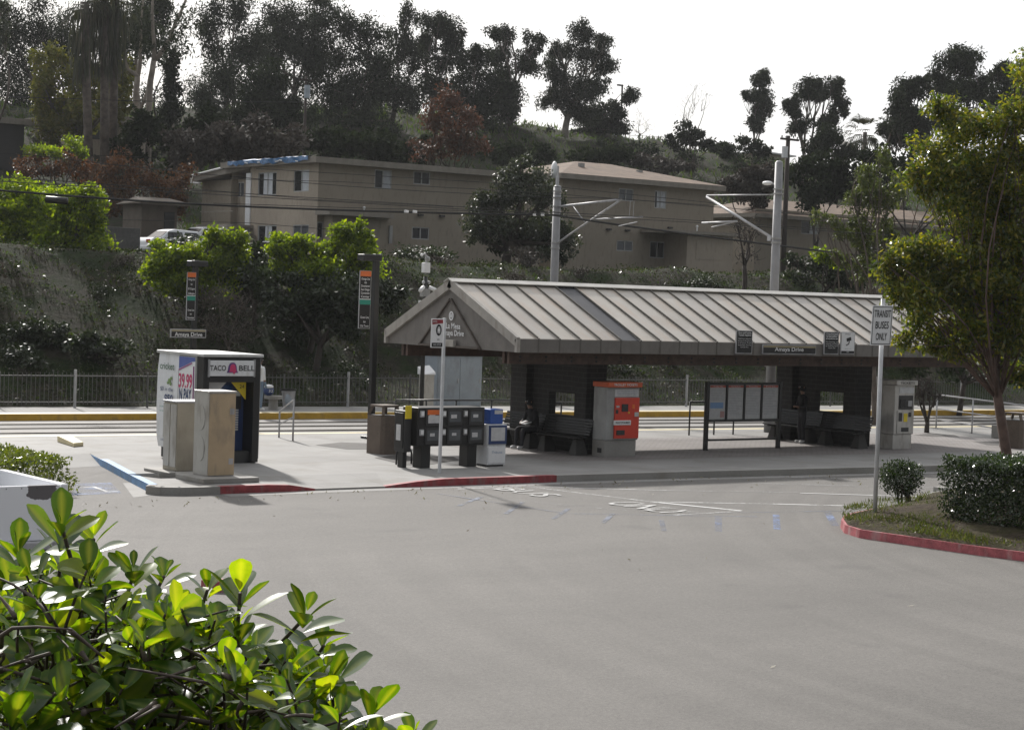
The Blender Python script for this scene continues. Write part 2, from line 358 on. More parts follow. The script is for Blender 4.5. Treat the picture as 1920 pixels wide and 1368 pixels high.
# ------------------------------------------------------------------ ground, lot, plaza, platforms
g = MB(); g.quad((-120, -60, -.4), (320, -60, -.4), (320, 330, -.4), (-120, 330, -.4)); struct('ground', g, m_asph)
lot = MB(); lot.quad((-60, -30, ZR), (140, -30, ZR), (140, 36.2, ZR), (-60, 36.2, ZR))
lot.quad((-60, 36.2, ZR), (19.9, 36.2, ZR), (19.9, 42.0, ZR), (-60, 42.0, ZR)); struct('parking_lot', lot, m_asph)
# plaza slab outline (top z=0)
arc = [G(165, 848), G(200, 866), G(250, 893), G(280, 908)]
plz = [(-40, 41.7), (18.45, 41.6), (arc[0][0], arc[0][1])]+[(p[0], p[1]) for p in arc[1:]]
plz += [(17.45, 34.95), (17.62, 34.68), (17.95, 34.5), (18.4, 34.44)]
# front kerb line, with the ramp dip between 20.9 and 22.6
front = [(18.8, 34.44), (19.9, 34.44), (20.4, 34.44), (21.0, 34.44), (22.7, 34.42), (23.5, 34.40), (24.2, 34.38), (27.2, 34.3), (31, 34.1), (37, 33.6), (45, 33.0), (60, 32.1), (120, 29)]
dip = {20.4: -.02, 21.0: -.115, 22.7: -.115, 23.5: -.04}
outer = [(x, y, 0.0) for x, y in plz]+[(x, y, dip.get(x, 0.0)) for x, y in front]
pl = MB()
# interior: fan strips from the outline to a flat inner line
inner = [(x, y+1.6, 0) for x, y in front]
k = len(front)
for i in range(k-1):
    a = (front[i][0], front[i][1], dip.get(front[i][0], 0)); b = (front[i+1][0], front[i+1][1], dip.get(front[i+1][0], 0))
    pl.quad(a, b, inner[i+1], inner[i])
def TYp(Yt, X, z=0.): return (X, TY(Yt, X), z)
NE = 46.6
pl.poly([(x, y, 0) for x, y in plz]+[(18.8, 34.44, 0), inner[0], inner[1], inner[2], inner[3], TYp(NE, 21.0), TYp(NE, -40)])
for i in range(3, k-1): pl.quad(inner[i], inner[i+1], TYp(NE, inner[i+1][0]), TYp(NE, inner[i][0]))
struct('plaza_pavement', pl, m_conc)
# shaded paving below the shelter, in small pavers
pv = MB(); pv.quad((29.5, 37.2, .004), (49, 36.3, .004), (49, 42.6, .004), (29.5, 42.9, .004)); struct('paver_floor', pv, m_pav)
kf = MB()
def kerb(pts, m_list, name, w=.16, zt=None, side=1, zb=ZR-.05):
    """kerb face + top strip following pts [(x,y,ztop)]; m_list gives one material index per segment"""
    b = MB(); n = len(pts)
    for i in range(n-1):
        a, c = np.array(pts[i], float), np.array(pts[i+1], float); d = c-a; d[2] = 0; d /= np.linalg.norm(d); nn = np.array([-d[1], d[0], 0])*side
        o = -nn*.012; b.cur = m_list[i]
        up = np.array([0, 0, .006])
        lo = [a+o, c+o, c+nn*w, a+nn*w]
        b.prism([(p[0], p[1], zb) for p in lo], [tuple(p+up) for p in lo])
    return b
fp = [(x, y, dip.get(x, 0.0)) for x, y in front]
mats_k = [m_redk, m_curb, m_bluek]
kb = kerb(fp, [0, 0, 0, 1, 0, 0, 0, 1, 1, 1, 1, 1], 'kerb')
# grey worn gap and second red piece
struct('kerb', kb, mats_k)
pc = [(x, y, -.02 if i == 0 else 0.0) for i, (x, y) in enumerate(plz[2:])]+[(18.8, 34.44, 0)]
struct('corner_kerb', kerb(pc, [2, 2, 2, 1, 1, 1, 1, 1, 1][:len(pc)-1], 'kerb'), mats_k)
lk = MB(); a, b_ = G(-200, 857), G(108, 857); lk.box(a[0], 41.45, ZR, 18.45, 41.62, .004); struct('left_kerb', lk, m_bluek)
wk = MB(); a = G(104, 836); lo = G(107, 828); hi = G(138, 838); lw = np.array([.0, .35, 0]);
wk.prism([lo, hi, hi+lw*.6+np.array([.35, 0, 0]), lo+np.array([.5, .22, 0])], [lo+np.array([0, 0, .16]), hi+np.array([0, 0, .1]), hi+lw*.6+np.array([.35, 0, .1]), lo+np.array([.45, .2, .16])])
tag(part('kerb_block', wk, m_cream, bevel=.02), 'short cream painted concrete kerb block beside the platform edge at far left', 'kerb block')
# gutter pan
gp = MB()
for i in range(len(front)-1):
    a, b_ = front[i], front[i+1]; gp.quad((a[0], a[1]-.45, ZR+.004), (b_[0], b_[1]-.45, ZR+.004), (b_[0], b_[1], ZR+.004), (a[0], a[1], ZR+.004))
struct('gutter', gp, concrete('gutter_concrete', (.235, .228, .217), 0))
# platform edges and tracks
ZT = -.19; FE = 54.5
e = MB(); X0, X1 = -40, 130
e.prism([TYp(NE-.12, X0, -.4), TYp(NE-.12, X1, -.4), TYp(NE+.25, X1, -.4), TYp(NE+.25, X0, -.4)], [TYp(NE-.12, X0, .005), TYp(NE-.12, X1, .005), TYp(NE+.25, X1, .005), TYp(NE+.25, X0, .005)]); struct('near_platform_edge', e, m_cream)
t = MB(); t.quad(TYp(NE+.25, X0, ZT), TYp(NE+.25, X1, ZT), TYp(FE, X1, ZT), TYp(FE, X0, ZT)); struct('trackbed', t, m_track)
rl = MB()
for c in (48.3, 49.8, 51.4, 52.9):
    for dy, zz in ((0, .05),):
        rl.prism([TYp(c-.04, X0, ZT-.02), TYp(c-.04, X1, ZT-.02), TYp(c+.04, X1, ZT-.02), TYp(c+.04, X0, ZT-.02)], [TYp(c-.04, X0, ZT+.035), TYp(c-.04, X1, ZT+.035), TYp(c+.04, X1, ZT+.035), TYp(c+.04, X0, ZT+.035)])
struct('rails', rl, m_rail)
gr = MB()
for c in (49.05, 52.15):
    gr.quad(TYp(c-.62, X0, ZT+.006), TYp(c-.62, X1, ZT+.006), TYp(c+.62, X1, ZT+.006), TYp(c+.62, X0, ZT+.006))
struct('track_panels', gr, concrete('dark_track_panel', (.15, .143, .135), 0))
e = MB(); e.prism([TYp(FE, X0, -.4), TYp(FE, X1, -.4), TYp(FE+.5, X1, -.4), TYp(FE+.5, X0, -.4)], [TYp(FE, X0, .005), TYp(FE, X1, .005), TYp(FE+.5, X1, .005), TYp(FE+.5, X0, .005)]); struct('far_platform_edge', e, [m_yel])
tp = MB(); tp.quad(TYp(FE+.06, X0, .009), TYp(FE+.06, X1, .009), TYp(FE+.5, X1, .009), TYp(FE+.5, X0, .009)); struct('far_platform_edge_strip', tp, m_cream)
p = MB(); p.quad(TYp(FE+.5, X0, 0), TYp(FE+.5, X1, 0), TYp(57.8, X1, 0), TYp(57.8, X0, 0)); struct('far_platform', p, m_conc2)
# terrain
def terrain():
    xs = np.linspace(-60, 240, 200); ts = np.concatenate([np.linspace(57.5, 80, 46), np.linspace(81, 100, 10), np.linspace(101, 170, 50), [190, 230, 290]])
    v = []; f = []
    for tt in ts:
        for x in xs: y = TY(tt, x); v.append((x, y, terr(x, y)))
    nx = len(xs)
    for j in range(len(ts)-1):
        for i in range(nx-1): a = j*nx+i; f.append((a, a+1, a+nx+1, a+nx))
    b = MB(); b.v = v; b.f = f; b.mi = [0]*len(f)
    return struct('hillside', b, soilM('hillside_soil', [(.28, (.012, .015, .008)), (.42, (.018, .030, .009)), (.52, (.034, .030, .022)), (.62, (.020, .028, .011)), (.72, (.05, .042, .032))], .4, 3.5), smooth=True)
terrain()
# ------------------------------------------------------------------ road markings
def wornM(name, c, a, under):
    m, n, b, o = _new(name); f = _noise(n, 16, 8, rough=.85); g2 = _noise(n, 1.4, 4)
    ad = n.nodes.new('ShaderNodeMath'); ad.operation = 'MULTIPLY_ADD'; n.links.new(g2, ad.inputs[0]); ad.inputs[1].default_value = .7; n.links.new(f, ad.inputs[2])
    k = _ramp(n, ad.outputs[0], [(min(.97, a+.35-.10), (1, 1, 1)), (min(.99, a+.35+.10), (.12, .12, .12))])   # how much paint is left on the asphalt
    b.inputs['Base Color'].default_value = (*c, 1); b.inputs['Roughness'].default_value = .75
    tr = n.nodes.new('ShaderNodeBsdfTransparent'); s = n.nodes.new('ShaderNodeMixShader'); n.links.new(k, s.inputs[0]); n.links.new(tr.outputs[0], s.inputs[1]); n.links.new(b.outputs[0], s.inputs[2]); n.links.new(s.outputs[0], o.inputs[0]); return m
AS = (.15, .146, .14)
m_mw = wornM('worn_white_line', (.52, .52, .51), .53, AS); m_mw2 = wornM('fresh_white_line', (.62, .62, .61), .68, AS); m_mw3 = wornM('faint_white_line', (.36, .36, .355), .47, AS)
m_mwt = wornM('worn_letter_paint', (.52, .52, .51), .54, AS)
m_mb = wornM('worn_blue_line', (.15, .20, .33), .44, AS)
m_mb2 = wornM('faint_blue_line', (.155, .175, .225), .49, AS)
def stripe(x0, y0, x1, y1, w, m, name='road_marking'):
    a, b = G(x0, y0, ZR+.004), G(x1, y1, ZR+.004); d = b-a; d /= np.linalg.norm(d); n_ = np.array([-d[1], d[0], 0])*w/2
    q = MB(); q.quad(a-n_, b-n_, b+n_, a+n_); return struct(name, q, m)
LN = .004
_mk = 0
def mk(*a, **k):
    global _mk
    _mk += 1; o = stripe(*a, **k)
    o.location.z = .0006*(_mk % 9); return o
mk(858, 916, 985, 911, .10, m_mw); mk(985, 911, 1220, 940, .10, m_mw); mk(1220, 940, 1390, 957, .12, m_mw2); mk(1390, 958, 1265, 965, .10, m_mw)
mk(989, 912, 1250, 919, .09, m_mw); mk(1250, 919, 1500, 923, .09, m_mw3); mk(1500, 924, 1760, 932, .09, m_mw2); mk(1760, 932, 1920, 936, .09, m_mw3)
mk(1220, 940, 1450, 944, .10, m_mw); mk(1450, 944, 1686, 950, .10, m_mw2)
mk(1396, 905, 1551, 909, .09, m_mw3); mk(1551, 909, 1800, 914, .09, m_mw3); mk(1484, 894, 1570, 896, .09, m_mw); mk(1570, 896, 1800, 900, .08, m_mw3)
mk(1600, 886, 1790, 887, .09, m_mw); mk(1700, 886, 1920, 890, .08, m_mw3)
for q in ((1347, 968, 1347, 996, .13), (1455, 964, 1457, 992, .13), (1552, 960, 1566, 985, .15), (1650, 955, 1660, 962, .12)): mk(*q[:4], q[4], m_mb)
for q in ((860, 948, 905, 930), (948, 963, 980, 941), (1038, 972, 1066, 953), (1130, 980, 1150, 962), (1240, 975, 1245, 995)): mk(*q, .10, m_mb2)
mk(820, 925, 1060, 962, .07, m_mb2); mk(1060, 962, 1420, 968, .07, m_mb2); mk(880, 930, 1180, 957, .05, m_mw3); mk(1290, 962, 1700, 955, .06, m_mb2)
def roadtext(txt, x, y, h, w):
    a = G(x, y, ZR+.012); root = bpy.data.objects.new('road_lettering', None)
    col.objects.link(root); root['kind'] = 'structure'
    lettering(txt, root, a, (0, -1, 0), (1, 0, 0), h, m_mwt, width=w, name='lettering')
roadtext('ONLY', 1215, 951, 1.25, 2.0); roadtext('BUS', 985, 922, 1.0, 1.6)
# blue wheelchair stall paint
q = MB(); q.poly([G(x, y, ZR+.004) for x, y in ((138, 906), (208, 904), (228, 924), (135, 928))]); struct('blue_stall_paint', q, m_mb)
mk(150, 914, 175, 912, .08, m_mw, name='wheelchair_symbol'); mk(175, 912, 200, 921, .08, m_mw, name='wheelchair_symbol'); mk(196, 922, 222, 921, .08, m_mw, name='wheelchair_symbol')
q = MB(); q.poly([G(x, y, ZR+.003) for x, y in ((230, 905), (268, 903), (312, 925), (250, 932))]); struct('stall_concrete', q, m_conc)
q = MB(); q.quad((18.3, 41.61, .001), (19.62, 42.05, .001), (19.25, 40.6, ZR+.002), (18.1, 40.3, ZR+.002)); q.quad((18.3, 41.61, .001), (19.62, 42.05, .001), (19.62, 42.4, .001), (18.3, 42.4, .001)); struct('kerb_ramp', q, m_conc)
# ------------------------------------------------------------------ leaf tools
def leaves_mesh(name, P, size, rng, m, parent, loc, droop=0., aspect=.5, up=0.3, szvar=.4):
    """P: n x 3 world positions; one small four-cornered leaf blade at each"""
    n = len(P); d = rng.normal(size=(n, 3)); d[:, 2] -= droop; d /= np.linalg.norm(d, axis=1)[:, None]
    a = rng.normal(size=(n, 3)); a[:, 2] += up; w = np.cross(d, a); w /= np.linalg.norm(w, axis=1)[:, None]+1e-9
    s = (size*(1+szvar*rng.uniform(-1, 1, n)))[:, None]
    nn = np.cross(d, w)
    base = P; tip = P+d*s; mid = P+d*s*.5
    l = mid+w*s*aspect*.5+nn*s*.06; r = mid-w*s*aspect*.5+nn*s*.06
    V = np.stack([base, l, tip, r], 1).reshape(-1, 3)-np.array(loc)
    me = bpy.data.meshes.new(name); me.vertices.add(4*n); me.vertices.foreach_set('co', V.ravel().astype(np.float32))
    me.loops.add(4*n); me.loops.foreach_set('vertex_index', np.arange(4*n, dtype=np.int32))
    me.polygons.add(n); me.polygons.foreach_set('loop_start', np.arange(0, 4*n, 4, dtype=np.int32)); me.polygons.foreach_set('loop_total', np.full(n, 4, dtype=np.int32))
    me.update(calc_edges=True); return link(name, me, parent, m)
def cloud(c, r, n, rng, clumps=9, tight=.30, shell=.55):
    """n points in uneven clumps through an ellipsoid"""
    c = np.array(c); r = np.array(r); k = max(2, clumps)
    u = rng.normal(size=(k, 3)); u /= np.linalg.norm(u, axis=1)[:, None]; rad = rng.uniform(shell*.6, .95, k)[:, None]; cc = c+u*rad*r
    idx = rng.integers(0, k, n); wgt = rng.uniform(.6, 1.3, k)[idx][:, None]
    e_ = rng.normal(size=(n, 3)); e_ /= np.linalg.norm(e_, axis=1)[:, None]; e_ *= rng.uniform(0, 1, n)[:, None]**.45
    return cc[idx]+e_*r*tight*1.6*wgt
def limb(mb, a, b, r0, r1, rng, k=5, wob=.08, n=6, sag=0):
    a, b = np.array(a, float), np.array(b, float); L = np.linalg.norm(b-a); pts = []; rad = []
    o1 = rng.normal(size=3)*wob*L; o1[2] *= .3
    for i in range(k+1):
        t = i/k; pts.append(a*(1-t)+b*t+o1*math.sin(math.pi*t)+np.array([0, 0, -sag*L*math.sin(math.pi*t)])); rad.append(r0*(1-t)+r1*t)
    mb.tube(pts, rad, n); return pts
SEED = [11]
def tree(name, label, cat, base, depth, blobs, leafm, barkm=None, n=3000, ls=.3, trunk=.25, spread=.5, droop=.3, aspect=.5, group=None, split=.45, clumps=9, tight=.3, zbase=None, limbf=.5, up=.3, twigs=0, twlen=1.2):
    """blobs: foliage masses surveyed as (px x, px y, px radius[, px radius y]) at the tree's own distance"""
    SEED[0] += 1; rng = np.random.default_rng(SEED[0]*7+3)
    b = D(base[0], base[1], depth); zb = terr(b[0], b[1]) if zbase is None else zbase; b[2] = zb
    sc = depth/F_PX
    th = thing(name, label, cat, b, 0, group)
    P = []; tops = []; tot = sum((q[2]*(q[3] if len(q) > 3 else q[2])) for q in blobs)
    allr = max(q[2] for q in blobs)*sc
    for q in blobs:
        rx = q[2]*sc; ry = (q[3] if len(q) > 3 else q[2])*sc
        off = rng.uniform(-1, 1)*spread*allr
        c = D(q[0], q[1], depth+off); rd = max(rx, ry*.7)
        nb = int(n*(q[2]*(q[3] if len(q) > 3 else q[2]))/tot)
        if nb > 3: P.append(cloud(c, (rx, rd, ry), nb, rng, clumps, tight))
        tops.append((c, rx, ry))
    tr = MB(); ztop = min(t_[0][2]-t_[2]*.2 for t_ in tops); cx = np.mean([t_[0] for t_ in tops], axis=0)
    fork = b*(1-split)+np.array([cx[0], cx[1], b[2]+(cx[2]-b[2])])*split
    pts = limb(tr, b-np.array([0, 0, .3]), fork, trunk, trunk*.72, rng, 6, .05, 8)
    for (c, rx, ry) in tops:
        st = np.array(pts[rng.integers(4, 7)] if len(tops) > 1 else pts[-1])
        limb(tr, st, c, trunk*limbf, trunk*.3*limbf, rng, 5, .1, 6)
        for _ in range(4):
            u = rng.normal(size=3); u /= np.linalg.norm(u); u[2] = abs(u[2])*.7
            s2 = st*.35+c*.65; limb(tr, s2, c+u*np.array([rx, rx, ry])*.85, trunk*.4*limbf, trunk*.1*limbf, rng, 4, .1, 5)
        for _ in range(twigs):
            u = rng.normal(size=3); u /= np.linalg.norm(u); s2 = c+rng.normal(size=3)*np.array([rx, rx, ry])*.35
            e2 = s2+(u+np.array([0, 0, .5]))*twlen*rng.uniform(.4, 1)*min(rx, ry)*.6; limb(tr, s2, e2, trunk*.09+.006, trunk*.03+.003, rng, 3, .12, 4)
    part('trunk', tr, barkm or m_bark, th, smooth=True)
    if P:
        P = np.concatenate(P); P = P[P[:, 2] > zb+.05]
        leaves_mesh('crown', P, ls, rng, leafm, th, b, droop, aspect, up)
    return th
L_euc = leafM('eucalyptus_leaf', [(.022, .029, .018), (.034, .043, .027), (.055, .064, .042)], .12, .95, (1.2, 1.3, .8), .15, spec=.08)
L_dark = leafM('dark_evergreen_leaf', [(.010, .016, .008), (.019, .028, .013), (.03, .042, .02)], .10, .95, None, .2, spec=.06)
L_olive = leafM('olive_leaf', [(.085, .09, .028), (.12, .12, .038), (.15, .13, .04)], .3, .9, None, .15, spec=.1)
L_shrub = leafM('shrub_leaf', [(.045, .075, .010), (.10, .15, .012), (.19, .24, .014)], .55, .5, (2.3, 2.2, .4), .3)
L_shrubd = leafM('deep_green_shrub_leaf', [(.012, .020, .008), (.02, .032, .011), (.034, .05, .014)], .2, .5, None, .4)
L_red = leafM('russet_leaf', [(.045, .032, .022), (.075, .038, .024), (.105, .052, .032)], .3, .6, (1.5, 1.1, .8), .3)
L_org = leafM('orange_brown_leaf', [(.055, .036, .02), (.12, .055, .022), (.17, .085, .03)], .3, .6, (1.5, 1.1, .7), .3)
L_brown = leafM('bare_scrub_twig', [(.04, .034, .028), (.06, .05, .042), (.085, .072, .06)], .1, .8, (1.2, 1.1, 1), .3)
L_gloss = leafM('glossy_street_tree_leaf', [(.04, .07, .014), (.085, .12, .018), (.17, .18, .025), (.26, .22, .035)], .58, .22, (1.5, 1.5, .5), .9, spec=.8)
L_feather = leafM('feathery_leaf', [(.04, .055, .02), (.07, .09, .025), (.10, .11, .03)], .4, .5, None, .5)
L_hedge = leafM('hedge_leaf', [(.014, .026, .010), (.025, .045, .014), (.045, .07, .018)], .25, .22, (1.4, 1.5, .6), 1.2, spec=.8)
L_hedgey = leafM('yellow_green_hedge_leaf', [(.07, .10, .015), (.13, .17, .02), (.20, .22, .03)], .35, .25, (1.5, 1.5, .4), 2., spec=.7)
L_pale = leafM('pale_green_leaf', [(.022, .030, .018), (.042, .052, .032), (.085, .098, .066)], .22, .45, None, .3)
L_grass = leafM('grass_blade', [(.03, .055, .010), (.05, .085, .012), (.06, .06, .028)], .45, .7, (1.5, 1.6, .6), .4)
L_palm = leafM('palm_frond', [(.03, .035, .02), (.05, .055, .03), (.07, .06, .035)], .15, .6, None, .3)
# ================================================================== the shelter
SX0, SX1 = 28.32, 45.9; SY0 = 37.43; SW = 2.853; SZ = 2.96; SH = 1.338; SU = .65; FA = .332
SYM = SY0+SW; SY1 = SY0+2*SW; SZT = SZ+SH
sh = thing('station_shelter', 'long open station shelter with a beige standing seam metal gable roof on shade toned block walls', 'shelter', (SX0+8.8, SYM, 0))
th_ = .05
def slope(x0, x1, y0, z0, y1, z1, t=.05):
    b = MB(); b.prism([(x0, y0, z0-t), (x1, y0, z0-t), (x1, y1, z1-t), (x0, y1, z1-t)], [(x0, y0, z0), (x1, y0, z0), (x1, y1, z1), (x0, y1, z1)]); return b
xa, xb = SX0+5*SU, SX0+6*SU
rp_ = slope(SX0+.05, xa, SY0+.03, SZ, SYM, SZT); rp_.v += []; b2 = slope(xb, SX1-.05, SY0+.03, SZ, SYM, SZT)
k0 = len(rp_.v); rp_.v += b2.v; rp_.f += [tuple(i+k0 for i in f) for f in b2.f]; rp_.mi += b2.mi
part('roof_panel', rp_, m_roof, sh)
part('roof_panel', slope(SX0+.05, SX1-.05, SY1-.03, SZ, SYM, SZT), m_roof, sh)
part('dark_roof_panel', slope(xa, xb, SY0+.03, SZ, SYM, SZT), m_roofd, sh, label='single charcoal roof panel among the beige ones')
rb = MB(); sl = math.atan2(SH, SW)
k = 1
while SX0+k*SU < SX1-.1:
    x = SX0+k*SU
    for s, y0 in ((1, SY0), (-1, SY1)):
        n_ = np.array([0, -s*math.sin(sl), math.cos(sl)])
        rb.obox(np.array([x, (y0+SYM)/2, (SZ+SZT)/2])+n_*.018, (.013, 0, 0), (0, s*SW/2-.02*s, SH/2-.01), n_*.020)
    k += 1
part('roof_seams', rb, M('seam_metal', (.13, .12, .105), .6), sh)
rc = MB()
for s in (1, -1):
    n_ = np.array([0, -s*math.sin(sl), math.cos(sl)]); dr = np.array([0, -s*math.cos(sl), -math.sin(sl)])
    rc.obox(np.array([(SX0+SX1)/2, SYM, SZT+.06])+dr*.1, ((SX1-SX0)/2+.06, 0, 0), dr*.1, n_*.012)
part('ridge_cap', rc, M('ridge_cap_metal', (.52, .50, .46), .4, .1), sh)
# fascias with vertical seams
for y, s in ((SY0, -1), (SY1, 1)):
    f = MB(); f.box(SX0, y-.03, SZ-FA, SX1, y+.03, SZ-.012)
    f.cur = 1; k = 1
    while SX0+k*SU < SX1-.1:
        x = SX0+k*SU; f.box(x-.018, y+s*.03-.012, SZ-FA+.01, x+.018, y+s*.03+.012, SZ+.02); k += 1
    part('fascia', f, [m_trimd, MATS['seam_metal']], sh)
# gable ends: wall, rake trims
for x, s in ((SX0, -1), (SX1, 1)):
    gx = x-s*.10
    gmb = MB(); bot = SZ-FA
    prof = [(SY0+.02, bot), (SY0+.02, SZ-.03), (SYM, SZT-.06), (SY1-.02, SZ-.03), (SY1-.02, bot)]
    gmb.prism([(gx-.03, y, z) for y, z in prof], [(gx+.03, y, z) for y, z in prof]); part('gable_wall', gmb, m_trimd, sh)
    rk = MB()
    for y0, sg in ((SY0, 1), (SY1, -1)):
        n_ = np.array([0, -sg*math.sin(sl), math.cos(sl)]); dr = np.array([0, sg*math.cos(sl), math.sin(sl)]); Lr = math.hypot(SW, SH)
        rk.obox(np.array([x-s*.03, (y0+SYM)/2, (SZ+SZT)/2])-n_*.07, (.05, 0, 0), dr*(Lr/2+.02), n_*.11)
        rk.box(x-s*.03-.05, y0-.045, SZ-FA, x-s*.03+.05, y0+.045, SZ-.02)
    part('rake_trim', rk, m_trim, sh)
    tr = MB(); fx = gx+s*.045
    for sg in (1, -1):   # slim inverted V of timber on the gable and the centre recess
        tr.bar((fx, SYM+sg*.02, SZT-.45), (fx, SYM+sg*1.35, SZ-.33), .035, .10, up=(1, 0, 0))
    tr.bar((fx, SYM-1.3, SZ-.30), (fx, SYM+1.3, SZ-.30), .05, .16, up=(1, 0, 0))
    part('gable_truss', tr, M('gable_trim_brown', (.10, .082, .068), .7), sh)
# soffit and beams
sf = MB(); sf.box(SX0+.1, SY0+.05, SZ-FA+.02, SX1-.1, SY1-.05, SZ-FA+.04); part('soffit', sf, m_beam, sh)
for y in (SY0+.55, SY0+.75, SY1-.75, SY1-.55):
    b = MB(); b.box(SX0+.18, y-.045, SZ-FA-.30, SX1-.2, y+.045, SZ-FA+.018)
    if y == SY0+.55:
        b.cur = 1
        for i in range(22):
            x = SX0+.5+i*.8; b.tube([(x, SY0+.49, SZ-FA-.12), (x, SY0+.51, SZ-FA-.12)], .03, 8); b.tube([(x, SY0+.49, SZ-FA-.22), (x, SY0+.51, SZ-FA-.22)], .03, 8)
    part('beam', b, [m_beam, m_black], sh)
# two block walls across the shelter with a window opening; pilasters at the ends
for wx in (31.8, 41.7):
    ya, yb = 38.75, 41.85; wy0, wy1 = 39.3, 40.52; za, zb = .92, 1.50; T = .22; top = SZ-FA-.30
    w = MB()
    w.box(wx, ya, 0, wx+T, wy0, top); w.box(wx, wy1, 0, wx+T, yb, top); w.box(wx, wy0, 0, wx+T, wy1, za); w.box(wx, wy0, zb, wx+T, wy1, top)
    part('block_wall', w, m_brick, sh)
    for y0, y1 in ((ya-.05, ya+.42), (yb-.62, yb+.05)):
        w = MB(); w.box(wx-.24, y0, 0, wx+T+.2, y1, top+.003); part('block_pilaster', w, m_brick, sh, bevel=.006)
# lettering and emblem on the near gable (reads along -Y seen from -X side)
RY = (0, -1, 0); gx = SX0+.07-.04
lettering('La Mesa', sh, PX(850, 611.5, gx), RY, UP, .20, m_wht, width=.62, depth=.01, bold=.012)
lettering('Amaya Drive', sh, PX(849, 624.5, gx), RY, UP, .20, m_wht, width=.98, depth=.01, bold=.012)
em = MB(); c = PX(846, 592, gx-.012)
for a0 in range(24):
    a1 = 2*math.pi*a0/24; a2 = 2*math.pi*(a0+1)/24
    em.quad(c+np.array([0, math.cos(a1)*.10, math.sin(a1)*.115]), c+np.array([0, math.cos(a2)*.10, math.sin(a2)*.115]), c+np.array([0, math.cos(a2)*.07, math.sin(a2)*.08]), c+np.array([0, math.cos(a1)*.07, math.sin(a1)*.08]))
for z in (-.035, .0, .035): em.quad(c+np.array([0, .05, z-.012]), c+np.array([0, -.05, z-.012]), c+np.array([0, -.05, z+.012]), c+np.array([0, .05, z+.012]))
for sy in (.05, -.05): em.quad(c+np.array([0, sy-.01, -.04]), c+np.array([0, sy+.01, -.04]), c+np.array([0, sy+.01, .045]), c+np.array([0, sy-.01, .045]))
part('round_emblem', em, m_wht, sh)
# white utility box tucked under gable
ub = MB(); c = PX(840, 643, SX0+.0); ub.box(c[0]-.09, c[1]-.35, c[2]-.08, c[0]+.01, c[1]+.35, c[2]+.09); part('floodlight', ub, m_trim, sh, bevel=.01)

# ------------------------------------------------------------------ signs hung on the front fascia
def fascia_sign(name, label, x0, y0, x1, y1, face, group=None, cat='sign'):
    Yf = SY0-.09; a = PY(x0, y0, Yf); b = PY(x1, y1, Yf); z1, z0 = a[2], b[2]; xa_, xb_ = a[0], b[0]
    t = thing(name, label, cat, ((xa_+xb_)/2, Yf, z0), 0, group)
    p = MB(); p.box(xa_, Yf-.012, z0, xb_, Yf+.03, z1); part('sign_frame', p, m_steel, t)
    p = MB(); p.box(xa_+.02, Yf-.017, z0+.02, xb_-.02, Yf-.010, z1-.02); part('sign_face', p, face, t); return t, xa_, xb_, z0, z1, Yf-.018
t, a, b, z0, z1, yf = fascia_sign('station_name_sign', 'wide black name sign with white letters mounted on the shelter fascia', 1430, 645.5, 1529, 664.5, m_blk)
lettering('Amaya Drive', t, ((a+b)/2-.02, yf, z0+.125), XR, UP, .15, m_wht, width=(b-a)*.54, bold=.012)
q = MB(); q.box(a+.02, yf-.004, z1-.075, b-.02, yf+.002, z1-.03); part('top_band', q, M('dull_gold_band', (.34, .29, .17), .5), t)
def notice(t, a, b, z0, z1, yf, heads, body, m=m_wht):
    cx = (a+b)/2; h = z1-z0
    for i, s_ in enumerate(heads): lettering(s_, t, (cx, yf, z1-.06-i*.062), XR, UP, .075, m, width=(b-a)*.8, bold=.015)
    for i, s_ in enumerate(body): lettering(s_, t, (cx, yf, z1-.09-len(heads)*.062-i*.055), XR, UP, .045, m, width=(b-a)*(.84 if i < len(body)-1 else .5))
t, a, b, z0, z1, yf = fascia_sign('notice_sign', 'tall black text notice left of the wide name sign on the fascia', 1381, 619, 1409, 663, m_blk)
notice(t, a, b, z0, z1, yf, ['Fare paid zone', 'Tickets required'], ['Valid fare required', 'beyond this point', 'at all times. Proof', 'of payment must be', 'carried by riders'])
t, a, b, z0, z1, yf = fascia_sign('notice_sign', 'tall black text notice right of the wide name sign on the fascia', 1546, 621.5, 1571, 664, m_blk)
notice(t, a, b, z0, z1, yf, ['Unauthorized', 'transfer', 'notice'], ['No loitering, no', 'smoking, drinking', 'or littering here', 'violators cited'])
t, a, b, z0, z1, yf = fascia_sign('camera_sign', 'white notice with a drawn surveillance camera beside the transit only post', 1577, 622, 1601, 664, m_wht)
cam_ = MB(); cx = (a+b)/2; cz = z1-.20
cam_.obox((cx+.03, yf-.003, cz), (.085, 0, .02), (0, .002, 0), (-.01, 0, .045)); cam_.tube([(cx+.05, yf-.003, cz-.05), (cx+.03, yf-.003, cz-.12), (cx-.07, yf-.003, cz-.16)], .014, 5)
part('camera_picture', cam_, m_blk, t)
q = MB(); q.box(a+.02, yf-.004, z0+.02, b-.02, yf+.001, z0+.09); part('bottom_band', q, m_blk, t)
lettering('MTS', t, (cx, yf-.003, z0+.055), XR, UP, .05, m_wht); lettering('SMILE', t, (cx-.02, yf, z1-.06), XR, UP, .04, m_blk, width=.2); lettering('cameras in use', t, (cx, yf, z0+.15), XR, UP, .03, m_blk, width=.25)

